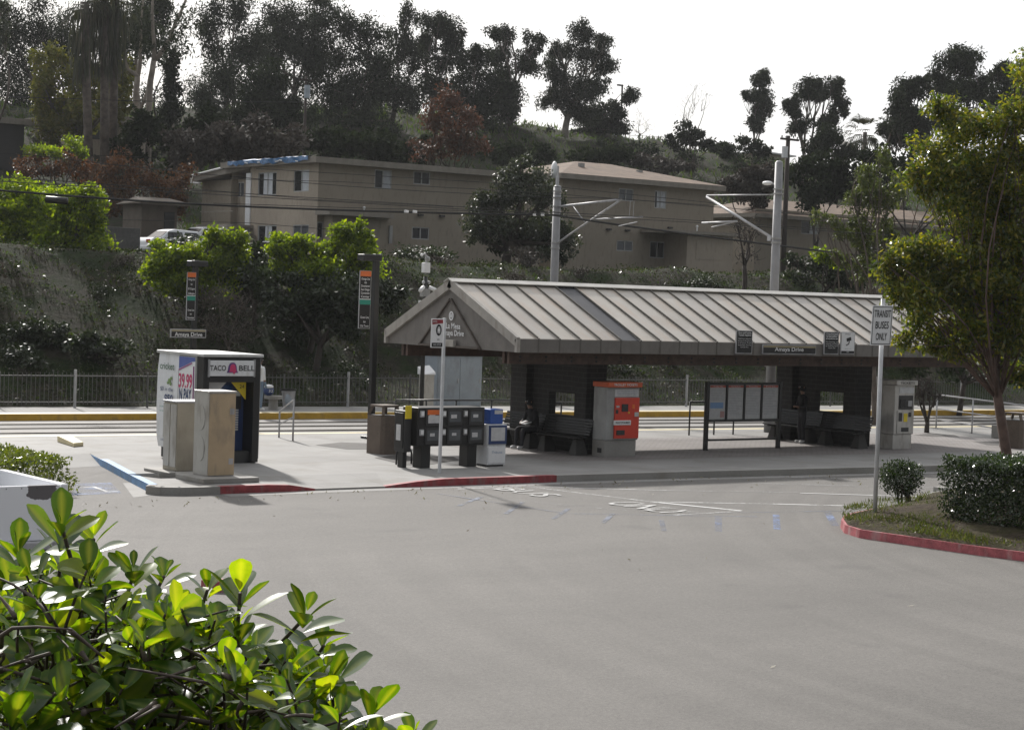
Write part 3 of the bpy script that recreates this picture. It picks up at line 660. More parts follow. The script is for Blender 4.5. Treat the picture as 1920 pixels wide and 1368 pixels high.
# ------------------------------------------------------------------ benches (run across the shelter, facing left)
def bench(label, x, y0, y1):
    t = thing('slatted_bench', label, 'bench', (x-.3, (y0+y1)/2, 0), 0, 'slatted benches in the shelter')
    m = M('dark_bench_metal', (.022, .022, .022), .3, .5, var=.1)  # black steel, its colour deepened further for the shade under the roof
    s = MB()
    for i in range(6): s.box(x-.52+i*.075, y0, .44, x-.52+i*.075+.055, y1, .465)
    part('seat', s, m, t)
    s = MB()
    for i in range(6):
        xx = x-.06+i*.022; zz = .53+i*.068; s.obox((xx, (y0+y1)/2, zz), (0, (y1-y0)/2, 0), (.004, 0, .026), (.010, 0, -.003))
    part('backrest', s, m, t)
    m_ped = M('shade_toned_pedestal', (.06, .057, .054), .85)  # concrete colour lowered so the shelter's shade is part of it
    for y in (y0+.25, y1-.25):
        s = MB(); s.bar((x-.55, y, .42), (x, y, .42), .04, .035); s.bar((x-.02, y, .42), (x+.10, y, .92), .035); part('bracket', s, m, t)
        s = MB(); s.prism([(x-.42, y-.16, 0), (x-.02, y-.16, 0), (x-.02, y+.16, 0), (x-.42, y+.16, 0)], [(x-.34, y-.07, .405), (x-.1, y-.07, .405), (x-.1, y+.07, .405), (x-.34, y+.07, .405)]); part('pedestal', s, m_ped, t, bevel=.015)
    return t
bench('dark slatted bench in the nearer bay, half in sun, with the seated person', 31.5, 40.3, 42.0)
bench('dark slatted bench in shade behind the red ticket machine', 31.5, 38.35, 40.15)
bench('dark slatted bench behind the standing person, its far end lit', 41.38, 39.9, 41.8)
bench('dark slatted bench beside the grey ticket machine', 41.38, 37.95, 39.75)

# ------------------------------------------------------------------ ticket machines
def tvm(label, x0, x1, y0, depth, z, red):
    t = thing('ticket_machine', label, 'ticket machine', ((x0+x1)/2, y0, 0)); f = y0
    body = m_gry if red else m_stain
    b = MB(); b.box(x0, f, 0, x1-.04, f+depth, .42); part('plinth', b, m_curb if red else m_stain, t, bevel=.01)
    b = MB(); b.box(x0+.0, f-.02, .424, x1, f+depth, z-.13); part('cabinet', b, body, t, bevel=.015)
    hd = MB(); hd.box(x0-.03, f-.10, z-.126, x1+.03, f+depth+.02, z); part('header', hd, M('header_red_orange', (.55, .10, .03), .5) if red else m_stain, t, bevel=.012)
    lettering('TROLLEY TICKETS' if red else 'TICKETS', t, ((x0+x1)/2, f-.105, z-.065), XR, UP, .085, m_wht if red else m_blk, width=(x1-x0)*.72, bold=.01)
    w = x1-x0
    def pl(n, u0, v0, u1, v1, m, d=.03):
        q = MB(); q.box(x0+u0*w, f-.02-d, v0, x0+u1*w, f-.017, v1); return part(n, q, m, t, bevel=.004)
    if red:
        pl('instruction_panel', .24, z-.36, .97, z-.18, m_paper, .012)
        for i in range(3): lettering('Trolley fares and ticket information', t, (x0+.6*w, f-.034, z-.22-i*.045), XR, UP, .03, m_navy, width=w*.6)
        pl('door', .24, .47, .99, z-.39, m_red, .035)
        pl('screen', .44, 1.15, .63, 1.34, m_glass, .05); pl('coin_slot', .27, 1.25, .36, 1.30, m_steel, .05); pl('keypad', .76, 1.22, .84, 1.33, m_orange, .045)
        pl('card_reader', .84, 1.02, .96, 1.13, m_paper, .055); pl('bill_slot', .26, 1.10, .33, 1.2, m_dk, .05)
        pl('notice_sticker', .22, .81, .73, .93, m_wht, .05); lettering('PROOF OF PAYMENT', t, (x0+.475*w, f-.074, .87), XR, UP, .07, m_blk, width=w*.44, bold=.01)
        pl('ticket_tray', .30, .56, .55, .68, m_dk, .05); pl('button', .64, 1.1, .68, 1.14, m_ylw, .05)
        q = MB(); q.box(x0-.008, f+.12, .10, x0+.002, f+.28, .22); part('socket_cover', q, m_dk, t)
    else:
        pl('instruction_panel', .2, z-.36, .95, z-.19, m_paper, .012)
        pl('screen_recess', .2, 1.13, .92, z-.42, m_dk, .012); pl('screen', .26, 1.2, .52, 1.42, m_glass, .03); pl('coin_slot', .64, 1.22, .84, 1.38, m_steel, .04)
        pl('door', .14, .45, .97, 1.1, m_stain, .02); pl('yellow_sticker', .45, .78, .64, 1.02, m_ylw, .03); pl('keypad', .2, .80, .36, 1.04, m_dk, .035); pl('card_reader', .7, .92, .82, 1.05, m_dk, .04)
        pl('ticket_tray', .35, .42+.08, .72, .62, m_dk, .03)
    return t
tvm('bright red ticket machine with an orange header under the shelter', 31.55, 32.62, 37.88, .50, 1.89, True)
tvm('plain grey steel ticket machine at the far end of the shelter', 42.0, 42.82, 37.72, .62, 1.95, False)

# ------------------------------------------------------------------ map display
t = thing('map_display', 'black framed information board with four posters under the shelter', 'information board', (37.28, 38.9, 0))
x0, x1, yd = 35.92, 38.64, 38.9
for x in (x0, x1): q = MB(); q.box(x-.05, yd-.05, 0, x+.05, yd+.05, 1.85); part('post', q, m_black, t, bevel=.006)
q = MB(); q.box(x0+.05, yd-.035, .25, x1-.05, yd+.035, .30); part('lower_rail', q, m_black, t)
q = MB(); q.box(x0+.053, yd-.045, .76, x1-.053, yd+.045, .82); q.box(x0+.053, yd-.045, 1.77, x1-.053, yd+.045, 1.83)
pw = (x1-x0-.1)/4
for i in range(1, 4): q.box(x0+.05+i*pw-.03, yd-.04, .82, x0+.05+i*pw+.03, yd+.04, 1.77)
part('display_frame', q, m_black, t)
q = MB(); q.box(x0+.055, yd-.005, .825, x1-.055, yd+.03, 1.765); part('back_panel', q, m_gry, t)
for i in range(4):
    a = x0+.05+i*pw+.04; b = a+pw-.08
    q = MB(); q.box(a, yd-.012, .84, b, yd-.006, 1.75); po = part('poster', q, m_paper, t)
    q = MB(); q.box(a, yd-.016, 1.69, b, yd-.0125, 1.75); part('red_header', q, M('faded_red_ink', (.50, .13, .10), .6), po)
    lettering(['Trolley Map', 'Schedule', 'Timetable', 'Fares'][i], po, ((a+b)/2, yd-.016, 1.72), XR, UP, .045, m_wht, width=.35)
    q = MB()
    rr = random.Random(i)
    for j in range(16 if i else 7):
        z = 1.63-j*.045; q.box(a+.04, yd-.015, z, a+.04+rr.uniform(.3, .52), yd-.0125, z+.010)
    part('printed_text', q, M('grey_ink', (.36, .37, .4), .7), po)
    if i == 0:
        q = MB(); q.box(a+.02, yd-.016, 1.13, b-.08, yd-.0125, 1.29); part('blue_block', q, M('pale_blue_ink', (.22, .36, .60), .6), po)
        q = MB(); q.box(b-.18, yd-.016, .88, b-.03, yd-.0125, 1.05); part('pink_block', q, M('pink_ink', (.5, .3, .28), .6), po)

# ------------------------------------------------------------------ kiosk with shop sign
t = thing('vending_kiosk', 'boxy white and black vending kiosk with a lit shop sign and adverts on its side', 'kiosk', (21.4, 40.1, 0))
KX0, KX1, KY0, KY1, KZ = 20.72, 22.13, 38.80, 41.0, 2.45
q = MB(); q.prism([(KX0+.1, KY0+.12, 0), (KX1-.0, KY0+.12, 0), (KX1, KY1, 0), (KX0+.1, KY1, 0)], [(KX0+.1, KY0+.12, .26), (KX1, KY0+.12, .26), (KX1, KY1, .26), (KX0+.1, KY1, .26)]); part('base', q, m_dk, t)
q = MB(); q.box(KX0+.06, KY0+.75, .263, KX1-.02, KY1, KZ-.06); part('body', q, m_dk, t)
# curved left advert wall
cw = MB(); prof = [(.02, .24), (-.03, .5), (-.05, 1.2), (-.04, 2.0), (.0, 2.4)]
def side(mb, y0, y1, off=0, th=.03):
    for i in range(len(prof)-1):
        a, b = prof[i], prof[i+1]; xa_, xb_ = KX0+a[0]-off, KX0+b[0]-off
        mb.prism([(xa_, y0, a[1]), (xa_+th, y0, a[1]), (xa_+th, y1, a[1]), (xa_, y1, a[1])], [(xb_, y0, b[1]), (xb_+th, y0, b[1]), (xb_+th, y1, b[1]), (xb_, y1, b[1])])
side(cw, 39.98, KY1); part('advert_panel', cw, m_white, t)
q = MB(); q.box(KX0-.03, KY0+.75, .26, KX0+.055, 39.965, KZ-.06); part('side_wall', q, m_gry, t)
q = MB(); q.box(KX0-.038, KY0+.31, .26, KX0+.03, KY0+.745, KZ-.06); part('side_wall', q, m_gry, t)
ap = MB(); ap.box(KX0-.052, KY0+.36, 1.15, KX0-.042, 39.93, 2.36); a2 = part('advert_panel', ap, m_wht, t)
q = MB(); q.poly([(KX0-.056, 39.93, 2.36), (KX0-.056, KY0+.36, 2.36), (KX0-.056, KY0+.36, 2.27), (KX0-.056, KY0+.5, 2.26), (KX0-.056, 39.93, 2.08)]); part('blue_corner', q, M('advert_blue', (.08, .12, .36), .5), a2)
q = MB(); q.bar((KX0-.062, 39.93, 2.05), (KX0-.062, KY0+.5, 2.23), .012, .025); q.bar((KX0-.062, KY0+.41, 2.16), (KX0-.062, KY0+.40, 1.2), .012, .025); part('purple_line', q, M('advert_purple', (.30, .05, .22), .5), a2)
lettering('39.99', t, (KX0-.054, 39.60, 1.80), RY, UP, .44, m_mag, width=.64, bold=.02, depth=.006)
lettering('N PAY', t, (KX0-.054, 39.60, 1.50), RY, UP, .36, m_navy, width=.58, bold=.02, depth=.006)
lettering('ORE!', t, (KX0-.054, 39.60, 1.23), RY, UP, .36, m_navy, width=.56, bold=.02, depth=.006)
KXA = KX0-.06
lettering('cricket', t, (KXA-.0, 40.50, 2.10), RY, UP, .22, M('dark_green_ink', (.05, .12, .06), .5), width=.70, bold=.01)
lettering('$0 in the', t, (KXA, 40.50, 1.58), RY, UP, .13, m_navy, width=.62)
lettering('$50', t, (KXA-.005, 40.38, 1.36), RY, UP, .26, m_navy, width=.42, bold=.02)
for z, s_ in ((1.18, 'no contract phones here'), (1.08, 'one month service plan')): lettering(s_, t, (KXA-.006, 40.50, z), RY, UP, .06, m_green, width=.6)
q = MB()
for dy, dz, r in ((0, 0, .07), (-.09, .06, .05), (-.06, -.07, .05), (.07, -.05, .045)): q.ball((KXA+.0, 40.38+dy, 1.78+dz), (.012, r, r*.8), 8)
part('leaf_emblem', q, M('emblem_green', (.18, .28, .10), .5), t)
lettering('cricket', t, (KXA+.012, 40.6, .42), RY, UP, .10, m_navy, width=.3)
# pay phone on the advert panel
q = MB(); q.box(KX0-.26, 40.0, .50, KX0-.055, 40.26, 1.32); ph = part('phone_box', q, m_stain, t, bevel=.03)
q = MB(); q.box(KX0-.068, 40.27, .5, KX0-.052, 40.5, 1.25); part('phone_backplate', q, m_stain, t)
q = MB(); q.tube([(KX0-.09, 40.3, 1.0), (KX0-.10, 40.3, .8)], .02, 6); part('handset', q, m_black, t)
# black front frame
fr = MB(); fr.box(KX0-.03, KY0, .02, KX0+.12, KY0+.30, KZ-.06); fr.box(KX1-.17, KY0, .02, KX1, KY0+.745, KZ-.06); fr.box(KX0+.12, KY0, KZ-.62, KX1-.17, KY0+.30, KZ-.06)
part('front_frame', fr, m_black, t, bevel=.01)
q = MB(); q.box(KX1+.002, KY0+.02, .1, KX1+.02, KY1-.02, KZ-.08); part('side_wall', q, m_gry, t)
q = MB(); q.box(KX0+.12, KY0+.42, .05, KX1-.175, KY0+.74, KZ-.625); vm = part('drink_machine', q, m_navy, t, bevel=.01)
q = MB(); q.box(KX0+.5, KY0+.40, .08, KX1-.5, KY0+.415, 1.75); part('drink_front', q, M('drink_machine_blue', (.025, .07, .2), .25, var=.4, scale=5), vm)
q = MB()
for i in range(9): q.box(KX1-.42, KY0+.37, .72+i*.055, KX1-.33, KY0+.41, .755+i*.055)
part('selection_button', q, m_paper, vm)
q = MB(); q.box(KX1-.48, KY0+.385, 1.2, KX1-.26, KY0+.415, 1.62); part('coin_panel', q, m_dk, vm)
q = MB(); q.box(KX1-.40, KY0+.36, 1.50, KX1-.30, KY0+.383, 1.60); part('coin_sticker', q, m_white, vm)
q = MB(); q.poly([(KX0+.2, KY0-.004, 1.83), (KX0+.68, KY0-.004, 1.83), (KX0+.36, KY0-.004, 1.46), (KX0+.2, KY0-.004, 1.46)]) if False else q.poly([(KX0+.2, KY0+.2, 1.82), (KX0+.66, KY0+.2, 1.82), (KX0+.34, KY0+.2, 1.5), (KX0+.2, KY0+.2, 1.5)]); part('white_flyer', q, m_paper, t)
q = MB(); q.poly([(KX1-.64, KY0+.2, 1.83), (KX1-.25, KY0+.2, 1.83), (KX1-.25, KY0+.2, 1.42)]); part('yellow_flyer', q, m_ylw, t)
lettering('24', t, (KX1-.36, KY0+.195, 1.72), XR, UP, .12, m_blk, width=.12)
q = MB(); q.box(KX0+.1, KY0-.06, KZ-.48, KX1-.2, KY0-.004, KZ-.13); sg = part('shop_sign', q, m_white, t, bevel=.012)
q = MB(); q.box(KX0+.07, KY0-.065, KZ-.5, KX0+.095, KY0, KZ-.11); q.box(KX1-.195, KY0-.065, KZ-.5, KX1-.17, KY0, KZ-.11); part('sign_end_cap', q, m_steel, sg)
zc = KZ-.305; yl = KY0-.063; xc = (KX0+KX1)/2-.05
lettering('TACO', t, (xc-.36, yl, zc), XR, UP, .17, m_blk, width=.40, bold=.015); lettering('BELL', t, (xc+.36, yl, zc), XR, UP, .17, m_blk, width=.40, bold=.015)
def bellshape(w, h, y, dx=0, dz=0):
    pts = []
    for i in range(21):
        a_ = i/20; xx = -1+2*a_; zz = (1-abs(xx)**2.6)**.5 if abs(xx) < 1 else 0; pts.append((xc+dx+xx*w, y, zc+dz-.04+zz*h))
    return pts+[(xc+dx+w*1.25, y, zc+dz-.1), (xc+dx-w*1.25, y, zc+dz-.1)]
q = MB(); q.poly(bellshape(.115, .17, yl-.004)); part('bell_emblem', q, m_purp, sg)
q = MB(); q.poly(bellshape(.075, .115, yl-.008, .01, .02)); q.ball((xc+.04, yl-.008, zc-.1), (.03, .004, .025), 8); part('bell_centre', q, m_mag, sg)
rf = MB(); rf.box(KX0-.06, KY0-.05, KZ-.055, KX1+.05, KY1+.05, KZ+.01); part('roof', rf, M('kiosk_roof_metal', (.5, .5, .49), .45, .1, dirt=(.36, .35, .33)), t, bevel=.01)

# ------------------------------------------------------------------ utility cabinets beside the kiosk
def gbox(px0, px1, z): return
cz_ = MB(); cz_.box(18.70, 35.02, .0, 19.95, 36.35, .07); 
t = thing('utility_cabinet', 'tall tan and stainless utility cabinet nearest the kerb', 'utility cabinet', (19.4, 35.7, 0))
q = MB(); q.box(18.72, 34.98, .003, 20.0, 36.2, .10); part('plinth', q, m_curb, t, bevel=.01)
A = G(388, 893, .1); B = G(430, 884, .1)
cx0, cx1, cy0 = A[0], A[0]+.62, A[1]; 
q = MB(); q.box(cx0, cy0, .103, cx1, cy0+.62, 1.80); part('cabinet_body', q, m_stain, t, bevel=.01)
q = MB(); q.box(cx0+.012, cy0-.012, .12, cx1-.012, cy0-.002, 1.785); dr = part('door', q, m_tan, t)
for z_ in (1.36, .34): q = MB(); q.box(cx1-.14, cy0-.02, z_, cx1-.04, cy0-.013, z_+.12); part('door_label', q, m_steel, dr)
q = MB()
for z in (.65, 1.28):
    pts = [(cx0-.012, cy0+.31+.17*math.cos(a_*math.pi/8), z+.26*math.sin(a_*math.pi/8)) for a_ in range(16)]; q.prism(pts, [(x+.011, y, zz) for x, y, zz in pts])
part('side_boss', q, m_stain, t)
q = MB(); q.box(cx0-.015, cy0-.025, 1.80, cx1+.015, cy0+.64, 1.835); part('lid', q, m_stain, t, bevel=.006)
t = thing('utility_cabinet', 'shorter stainless utility cabinet between the tan cabinet and the kiosk', 'utility cabinet', (19.5, 37.4, 0))
q = MB(); q.box(18.85, 36.6, .003, 19.95, 37.9, .06); part('plinth', q, m_curb, t, bevel=.01)
dx0, dy0 = 19.12, 36.95
q = MB(); q.box(dx0, dy0, .063, dx0+.75, dy0+.62, 1.50); part('cabinet_body', q, M('brushed_bronze_steel', (.36, .325, .26), .42, .4, dirt=(.27, .24, .19)), t, bevel=.01)
q = MB(); q.box(dx0-.01, dy0+.03, .15, dx0-.001, dy0+.29, 1.46); q.box(dx0-.01, dy0+.33, .15, dx0-.001, dy0+.59, 1.46); part('door', q, m_stain, t)
q = MB(); q.box(dx0-.03, dy0-.02, 1.50, dx0+.77, dy0+.64, 1.535); part('lid', q, m_steel, t, bevel=.006)
w = MB(); w.prism([(18.15, 37.2, .003), (18.45, 36.4, .003), (18.8, 36.35, .003), (18.8, 37.2, .003)], [(18.15, 37.2, .012), (18.45, 36.4, .1), (18.8, 36.35, .1), (18.8, 37.2, .012)])
tag(part('concrete_pad', w, m_curb), 'small sloping concrete pad beside the shorter utility cabinet', 'concrete pad')

# ------------------------------------------------------------------ sign and light posts
def strip_sign(parent, xa_, xb_, y, z0, z1, lines_top, lines_bot):
    q = MB(); q.box(xa_, y-.015, z0, xb_, y+.015, z1); b = part('line_sign', q, m_steel, parent)
    h = z1-z0; f = y-.018
    q = MB(); q.box(xa_+.015, f, z0+.015, xb_-.015, f+.006, z1-.015); part('sign_face', q, m_blk, b)
    q = MB(); q.box(xa_+.01, f-.005, z1-.15, xb_-.01, f+.002, z1-.01); part('orange_band', q, m_orange, b)
    zm = z0+h*.50; q = MB(); q.box(xa_+.01, f-.005, zm-.13, xb_-.01, f+.002, zm); part('green_band', q, m_green, b)
    q = MB(); q.box(xa_+.01, f-.006, zm+.003, xb_-.01, f+.002, zm+.022); part('white_rule', q, m_wht, b)
    w = (xb_-xa_)*.82; c = (xa_+xb_)/2
    lettering('Blue Line', b, (c+.03, f-.006, z1-.08), XR, UP, .06, m_wht, width=w*.5) if False else None
    n = len(lines_top)
    for i, s_ in enumerate(lines_top): lettering(s_, b, (c, f, z1-.22-i*(h*.5-.30)/max(1, n-1)), XR, UP, .085, m_wht, width=w*(.25 if len(s_) < 4 else .9), bold=.01)
    for i, s_ in enumerate(lines_bot): lettering(s_, b, (c, f, z0+.30-i*.115), XR, UP, .085, m_wht, width=w*(.25 if len(s_) < 4 else .9), bold=.01)
    return b
def lamp_post(label, base, z, head_dx, r=.075):
    t = thing('lamp_post', label, 'lamp post', (base[0], base[1], 0), 0, 'black platform lamp posts')
    x, y = base[0], base[1]
    q = MB(); q.box(x-r, y-r, 0, x+r, y+r, z); part('post', q, m_black, t, bevel=.01)
    q = MB(); q.box(x-.2, y-.2, 0, x+.2, y+.2, .07); part('base_plate', q, m_black, t, bevel=.01)
    q = MB(); q.box(x-head_dx, y-.17, z-.19, x+r+.01, y+.17, z-.02); part('lamp_head', q, m_black, t, bevel=.02)
    return t
p1 = (28.78, 44.41)
t = lamp_post('black square lamp post with a hanging route sign left of the shelter gable', p1, 4.97, .50)
a = PY(674, 507, 44.35); b = PY(692, 616, 44.35)
strip_sign(t, a[0], b[0], 44.33, b[2], a[2], ['Orange Line', 'to', 'Downtown', 'San Diego', 'Convention', 'Center'], ['Green Line', 'to', 'Old Town'])
A = D(359, 770, 59.8); p2 = (A[0], A[1])
t = lamp_post('black square lamp post behind the kiosk with route sign and name board', p2, 4.72, -.05)
q = MB(); q.box(p2[0]-.22, p2[1]-.17, 4.53, p2[0]+.35, p2[1]+.17, 4.70); part('lamp_head', q, m_black, t, bevel=.02)
a = PY(351, 510, p2[1]-.15); b = PY(365, 600, p2[1]-.15); strip_sign(t, a[0], b[0], p2[1]-.15, b[2], a[2], ['Orange Line', 'to', 'El Cajon', 'Gillespie'], ['Green Line', 'to', 'Santee'])
a = PY(319, 616.5, p2[1]-.16); b = PY(385, 633.5, p2[1]-.16)
q = MB(); q.box(a[0], p2[1]-.20, b[2], b[0], p2[1]-.155, a[2]); nb = part('name_board', q, m_steel, t)
q = MB(); q.box(a[0]+.03, p2[1]-.21, b[2]+.03, b[0]-.03, p2[1]-.202, a[2]-.075); part('board_face', q, m_blk, nb)
q = MB(); q.box(a[0]+.03, p2[1]-.21, a[2]-.065, b[0]-.03, p2[1]-.202, a[2]-.02); part('top_band', q, MATS['dull_gold_band'], nb)
lettering('Amaya Drive', nb, ((a[0]+b[0])/2, p2[1]-.212, (a[2]+b[2])/2-.03), XR, UP, .17, m_wht, width=(b[0]-a[0])*.78, bold=.015)

# bus stop sign
t = thing('bus_stop_sign', 'grey steel pole with a small white bus stop plate beside the newspaper racks', 'sign', (24.85, 35.51, 0))
q = MB(); q.box(24.82, 35.48, 0, 24.88, 35.54, 3.44); part('pole', q, M('pale_post_paint', (.58, .59, .60), .5, dirt=(.42, .42, .42)), t, bevel=.006)
a = PY(810, 597, 35.44); b = PY(831, 652, 35.44); xa_, xb_, z0, z1 = a[0], b[0], b[2], a[2]; yf = 35.45
q = MB(); q.box(xa_, yf, z0, xb_, yf+.02, z1); pl_ = part('sign_plate', q, m_wht, t, bevel=.006)
q = MB(); q.box(xa_+.02, yf-.004, z0+.02, xb_-.02, yf-.001, z0+.11); part('bottom_band', q, m_blk, pl_)
q = MB(); q.poly([(xa_+.02, yf-.003, z1-.13), (xb_-.02, yf-.003, z1-.1), (xb_-.02, yf-.003, z1-.02), (xa_+.02, yf-.003, z1-.02)]); part('top_band', q, M('dark_red_ink', (.28, .03, .04), .5), pl_)
cxx, czz = (xa_+xb_)/2+.035, z1-.25
q = MB(); pts = [(cxx+.075*math.cos(i*math.pi/12), yf-.004, czz+.125*math.sin(i*math.pi/12)) for i in range(24)]; q.poly(pts); part('bus_disc', q, m_blk, pl_)
q = MB(); q.box(cxx-.035, yf-.008, czz-.045, cxx+.035, yf-.005, czz+.04); q.box(cxx-.03, yf-.008, czz+.05, cxx+.03, yf-.005, czz+.07); q.box(cxx-.03, yf-.008, czz-.075, cxx-.01, yf-.005, czz-.05); q.box(cxx+.01, yf-.008, czz-.075, cxx+.03, yf-.005, czz-.05); part('bus_picture', q, m_wht, pl_)
lettering('MTS', pl_, (xa_+.09, yf-.004, z1-.07), XR, UP, .06, m_wht); lettering('851', pl_, (cxx, yf-.004, z0+.18), XR, UP, .05, m_blk); lettering('BUS STOP', pl_, ((xa_+xb_)/2, yf-.006, z0+.065), XR, UP, .05, m_wht, width=.2)

# transit only sign (its post leans a little)
t = thing('road_sign', 'white rectangular sign reading transit buses only on a leaning round post', 'sign', (27.66, 25.21, ZR))
top = PY(1656, 560, 25.2); bt = np.array([27.66, 25.21, ZR])
q = MB(); q.tube([bt, top], .042, 12); part('post', q, M('pale_post_paint', (.58, .59, .60), .5, dirt=(.42, .42, .42)), t, smooth=True)
a = PY(1634, 573, 25.12); b = PY(1673, 649, 25.12); W_, H_ = .62, .80
c = (PY(1653, 610, 25.12)); r_ = np.array([1, 0, .012]); r_ /= np.linalg.norm(r_); u_ = np.array([.04, 0, 1.]); u_ /= np.linalg.norm(u_)
W_, H_ = abs(PY(1672, 610, 25.12)[0]-PY(1633.5, 610, 25.12)[0]), abs(PY(1653, 573, 25.12)[2]-PY(1653, 648, 25.12)[2])
q = MB(); q.obox(c, r_*W_/2, (0, .006, 0), u_*H_/2); pl_ = part('sign_plate', q, m_wht, t, bevel=.004)
q = MB(); c2 = c+np.array([0, -.009, 0]); i1, i2, o1, o2 = W_/2-.035, H_/2-.035, W_/2-.022, H_/2-.022
for sx, sy in ((0, 1), (0, -1)): q.obox(c2+u_*sy*(o2+i2)/2, r_*o1, (0, .001, 0), u_*.006)
for sx in (1, -1): q.obox(c2+r_*sx*(o1+i1)/2, r_*.006, (0, .0012, 0), u_*i2)
part('border', q, m_blk, pl_)
for i, (s_, wf) in enumerate((('TRANSIT', .80), ('BUSES', .64), ('ONLY', .54))): lettering(s_, pl_, c2+u_*(H_*.285-i*H_*.285), r_, u_, .19, m_blk, width=W_*wf, bold=.008)

# ------------------------------------------------------------------ litter bins
def bin_(label, c, s, z, rz=0):
    t = thing('litter_bin', label, 'litter bin', (c[0], c[1], 0), rz, 'square terrazzo litter bins')
    q = MB(); h = s/2; ch = s*.12; q.prism([(-h+ch, -h, 0), (h-ch, -h, 0), (h, -h+ch, 0), (h, h-ch, 0), (h-ch, h, 0), (-h+ch, h, 0), (-h, h-ch, 0), (-h, -h+ch, 0)], [(-h+ch, -h, z*.78), (h-ch, -h, z*.78), (h, -h+ch, z*.78), (h, h-ch, z*.78), (h-ch, h, z*.78), (-h+ch, h, z*.78), (-h, h-ch, z*.78), (-h, -h+ch, z*.78)])
    part('body', q, m_drum, t, world=False)
    q = MB(); k = h*.62
    for sx in (-1, 1):
        for sy in (-1, 1): q.bar((sx*(h-.05), sy*(h-.05), z*.78), (sx*k, sy*k, z*.97), .07)
    part('lid_post', q, m_drum, t, world=False)
    q = MB(); q.box(-k-.05, -k-.05, z*.955, k+.05, k+.05, z); part('lid', q, m_drum, t, world=False, bevel=.01)
    q = MB(); q.box(-h+.06, -h+.06, z*.5, h-.06, h-.06, z*.79); part('liner', q, m_black, t, world=False)
    return t
bin_('brown terrazzo litter bin with an open square top beside the newspaper racks', (26.5, 40.3), .66, 1.2, .12)
bin_('dark brown litter bin behind the street tree trunk at the right edge', (46.75, 37.2), .75, 1.05, .2)

# ------------------------------------------------------------------ newspaper racks
RX0, RX1, RY0_, RZ0, RZ1 = 24.97, 26.84, 36.6, .50, 1.38
t = thing('newspaper_rack', 'black six door newspaper rack on two thick pedestals behind the bus stop pole', 'newspaper rack', ((RX0+RX1)/2, 36.9, 0))
q = MB(); q.box(RX0, RY0_, RZ0, RX1, RY0_+.62, RZ1); part('case', q, m_black, t, bevel=.015)
for x in (25.26, 26.56): q = MB(); q.box(x-.13, RY0_+.06, 0, x+.13, RY0_+.40, RZ0-.003); part('pedestal', q, m_black, t, bevel=.01)
wd = (RX1-RX0-.06)/3
for i in range(3):
    for j in range(2):
        a = RX0+.03+i*wd; zb = RZ0+.03+j*.42
        q = MB(); q.box(a+.17, RY0_-.03, zb+.02, a+wd-.02, RY0_-.003, zb+.39); d_ = part('door', q, m_dk, t, bevel=.008)
        q = MB(); q.box(a+.22, RY0_-.036, zb+.10, a+wd-.07, RY0_-.031, zb+.34); part('pane', q, m_glassg, d_)
        q = MB(); rr = random.Random(i*2+j); q.box(a+.25+rr.uniform(0, .05), RY0_-.04, zb+.16+rr.uniform(0, .05), a+.42, RY0_-.037, zb+.27); part('newspaper', q, m_paper, d_)
        q = MB(); q.box(a+.02, RY0_-.045, zb+.22, a+.12, RY0_-.003, zb+.36); part('coin_box', q, m_gry if i != 0 else m_steel, d_)
        q = MB(); q.box(a+.035, RY0_-.055, zb+.25, a+.105, RY0_-.046, zb+.34); part('coin_sticker', q, m_wht, d_)
        if i == 0 and j == 1:
            q = MB(); q.box(a+.21, RY0_-.044, zb+.27, a+wd-.05, RY0_-.038, zb+.38); part('orange_card', q, m_orange, d_)
            q = MB(); q.box(a+.23, RY0_-.046, zb+.08, a+wd-.08, RY0_-.041, zb+.25); part('newspaper', q, m_paper, d_)
t = thing('newspaper_rack', 'narrow single black newspaper rack with a yellow flap between litter bin and long rack', 'newspaper rack', (24.85, 37.0, 0))
q = MB(); q.box(24.74, 36.78, .36, 24.93, 37.2, 1.30); part('case', q, m_dk, t, bevel=.015)
q = MB(); q.box(24.79, 36.9, 0, 24.9, 37.1, .357); part('pedestal', q, m_black, t)
q = MB(); q.box(24.72, 36.82, .45, 24.737, 37.16, 1.25); d_ = part('door', q, m_black, t, bevel=.005); q = MB(); q.box(24.712, 36.9, .62, 24.717, 37.08, .98); part('newspaper', q, m_paper, d_); q = MB(); q.box(24.74, 36.75, 1.12, 24.90, 36.777, 1.42); part('yellow_flap', q, m_ylw, t)
def hoop(label, x, y, w, h, along=(1, 0)):
    t = thing('bike_hoop', label, 'bike rack', (x, y, 0), 0, 'low black hoops by the newspaper racks')
    ax = np.array([along[0], along[1], 0.]); pts = []
    for i in range(13):
        a_ = math.pi*i/12; pts.append(np.array([x, y, 0])+ax*math.cos(a_)*w/2+np.array([0, 0, h*.55+h*.45*math.sin(a_)]))
    pts = [np.array([x, y, 0])+ax*w/2]+pts+[np.array([x, y, 0])-ax*w/2]
    q = MB(); q.tube(pts, .022, 8); part('hoop', q, m_black, t, smooth=True)
A = G(757, 870); hoop('low black hoop on the paving left of the rack pedestals', A[0], A[1], .42, .42)
A = G(889, 866); hoop('low black hoop on the paving right of the rack pedestals', A[0], A[1], .30, .42)
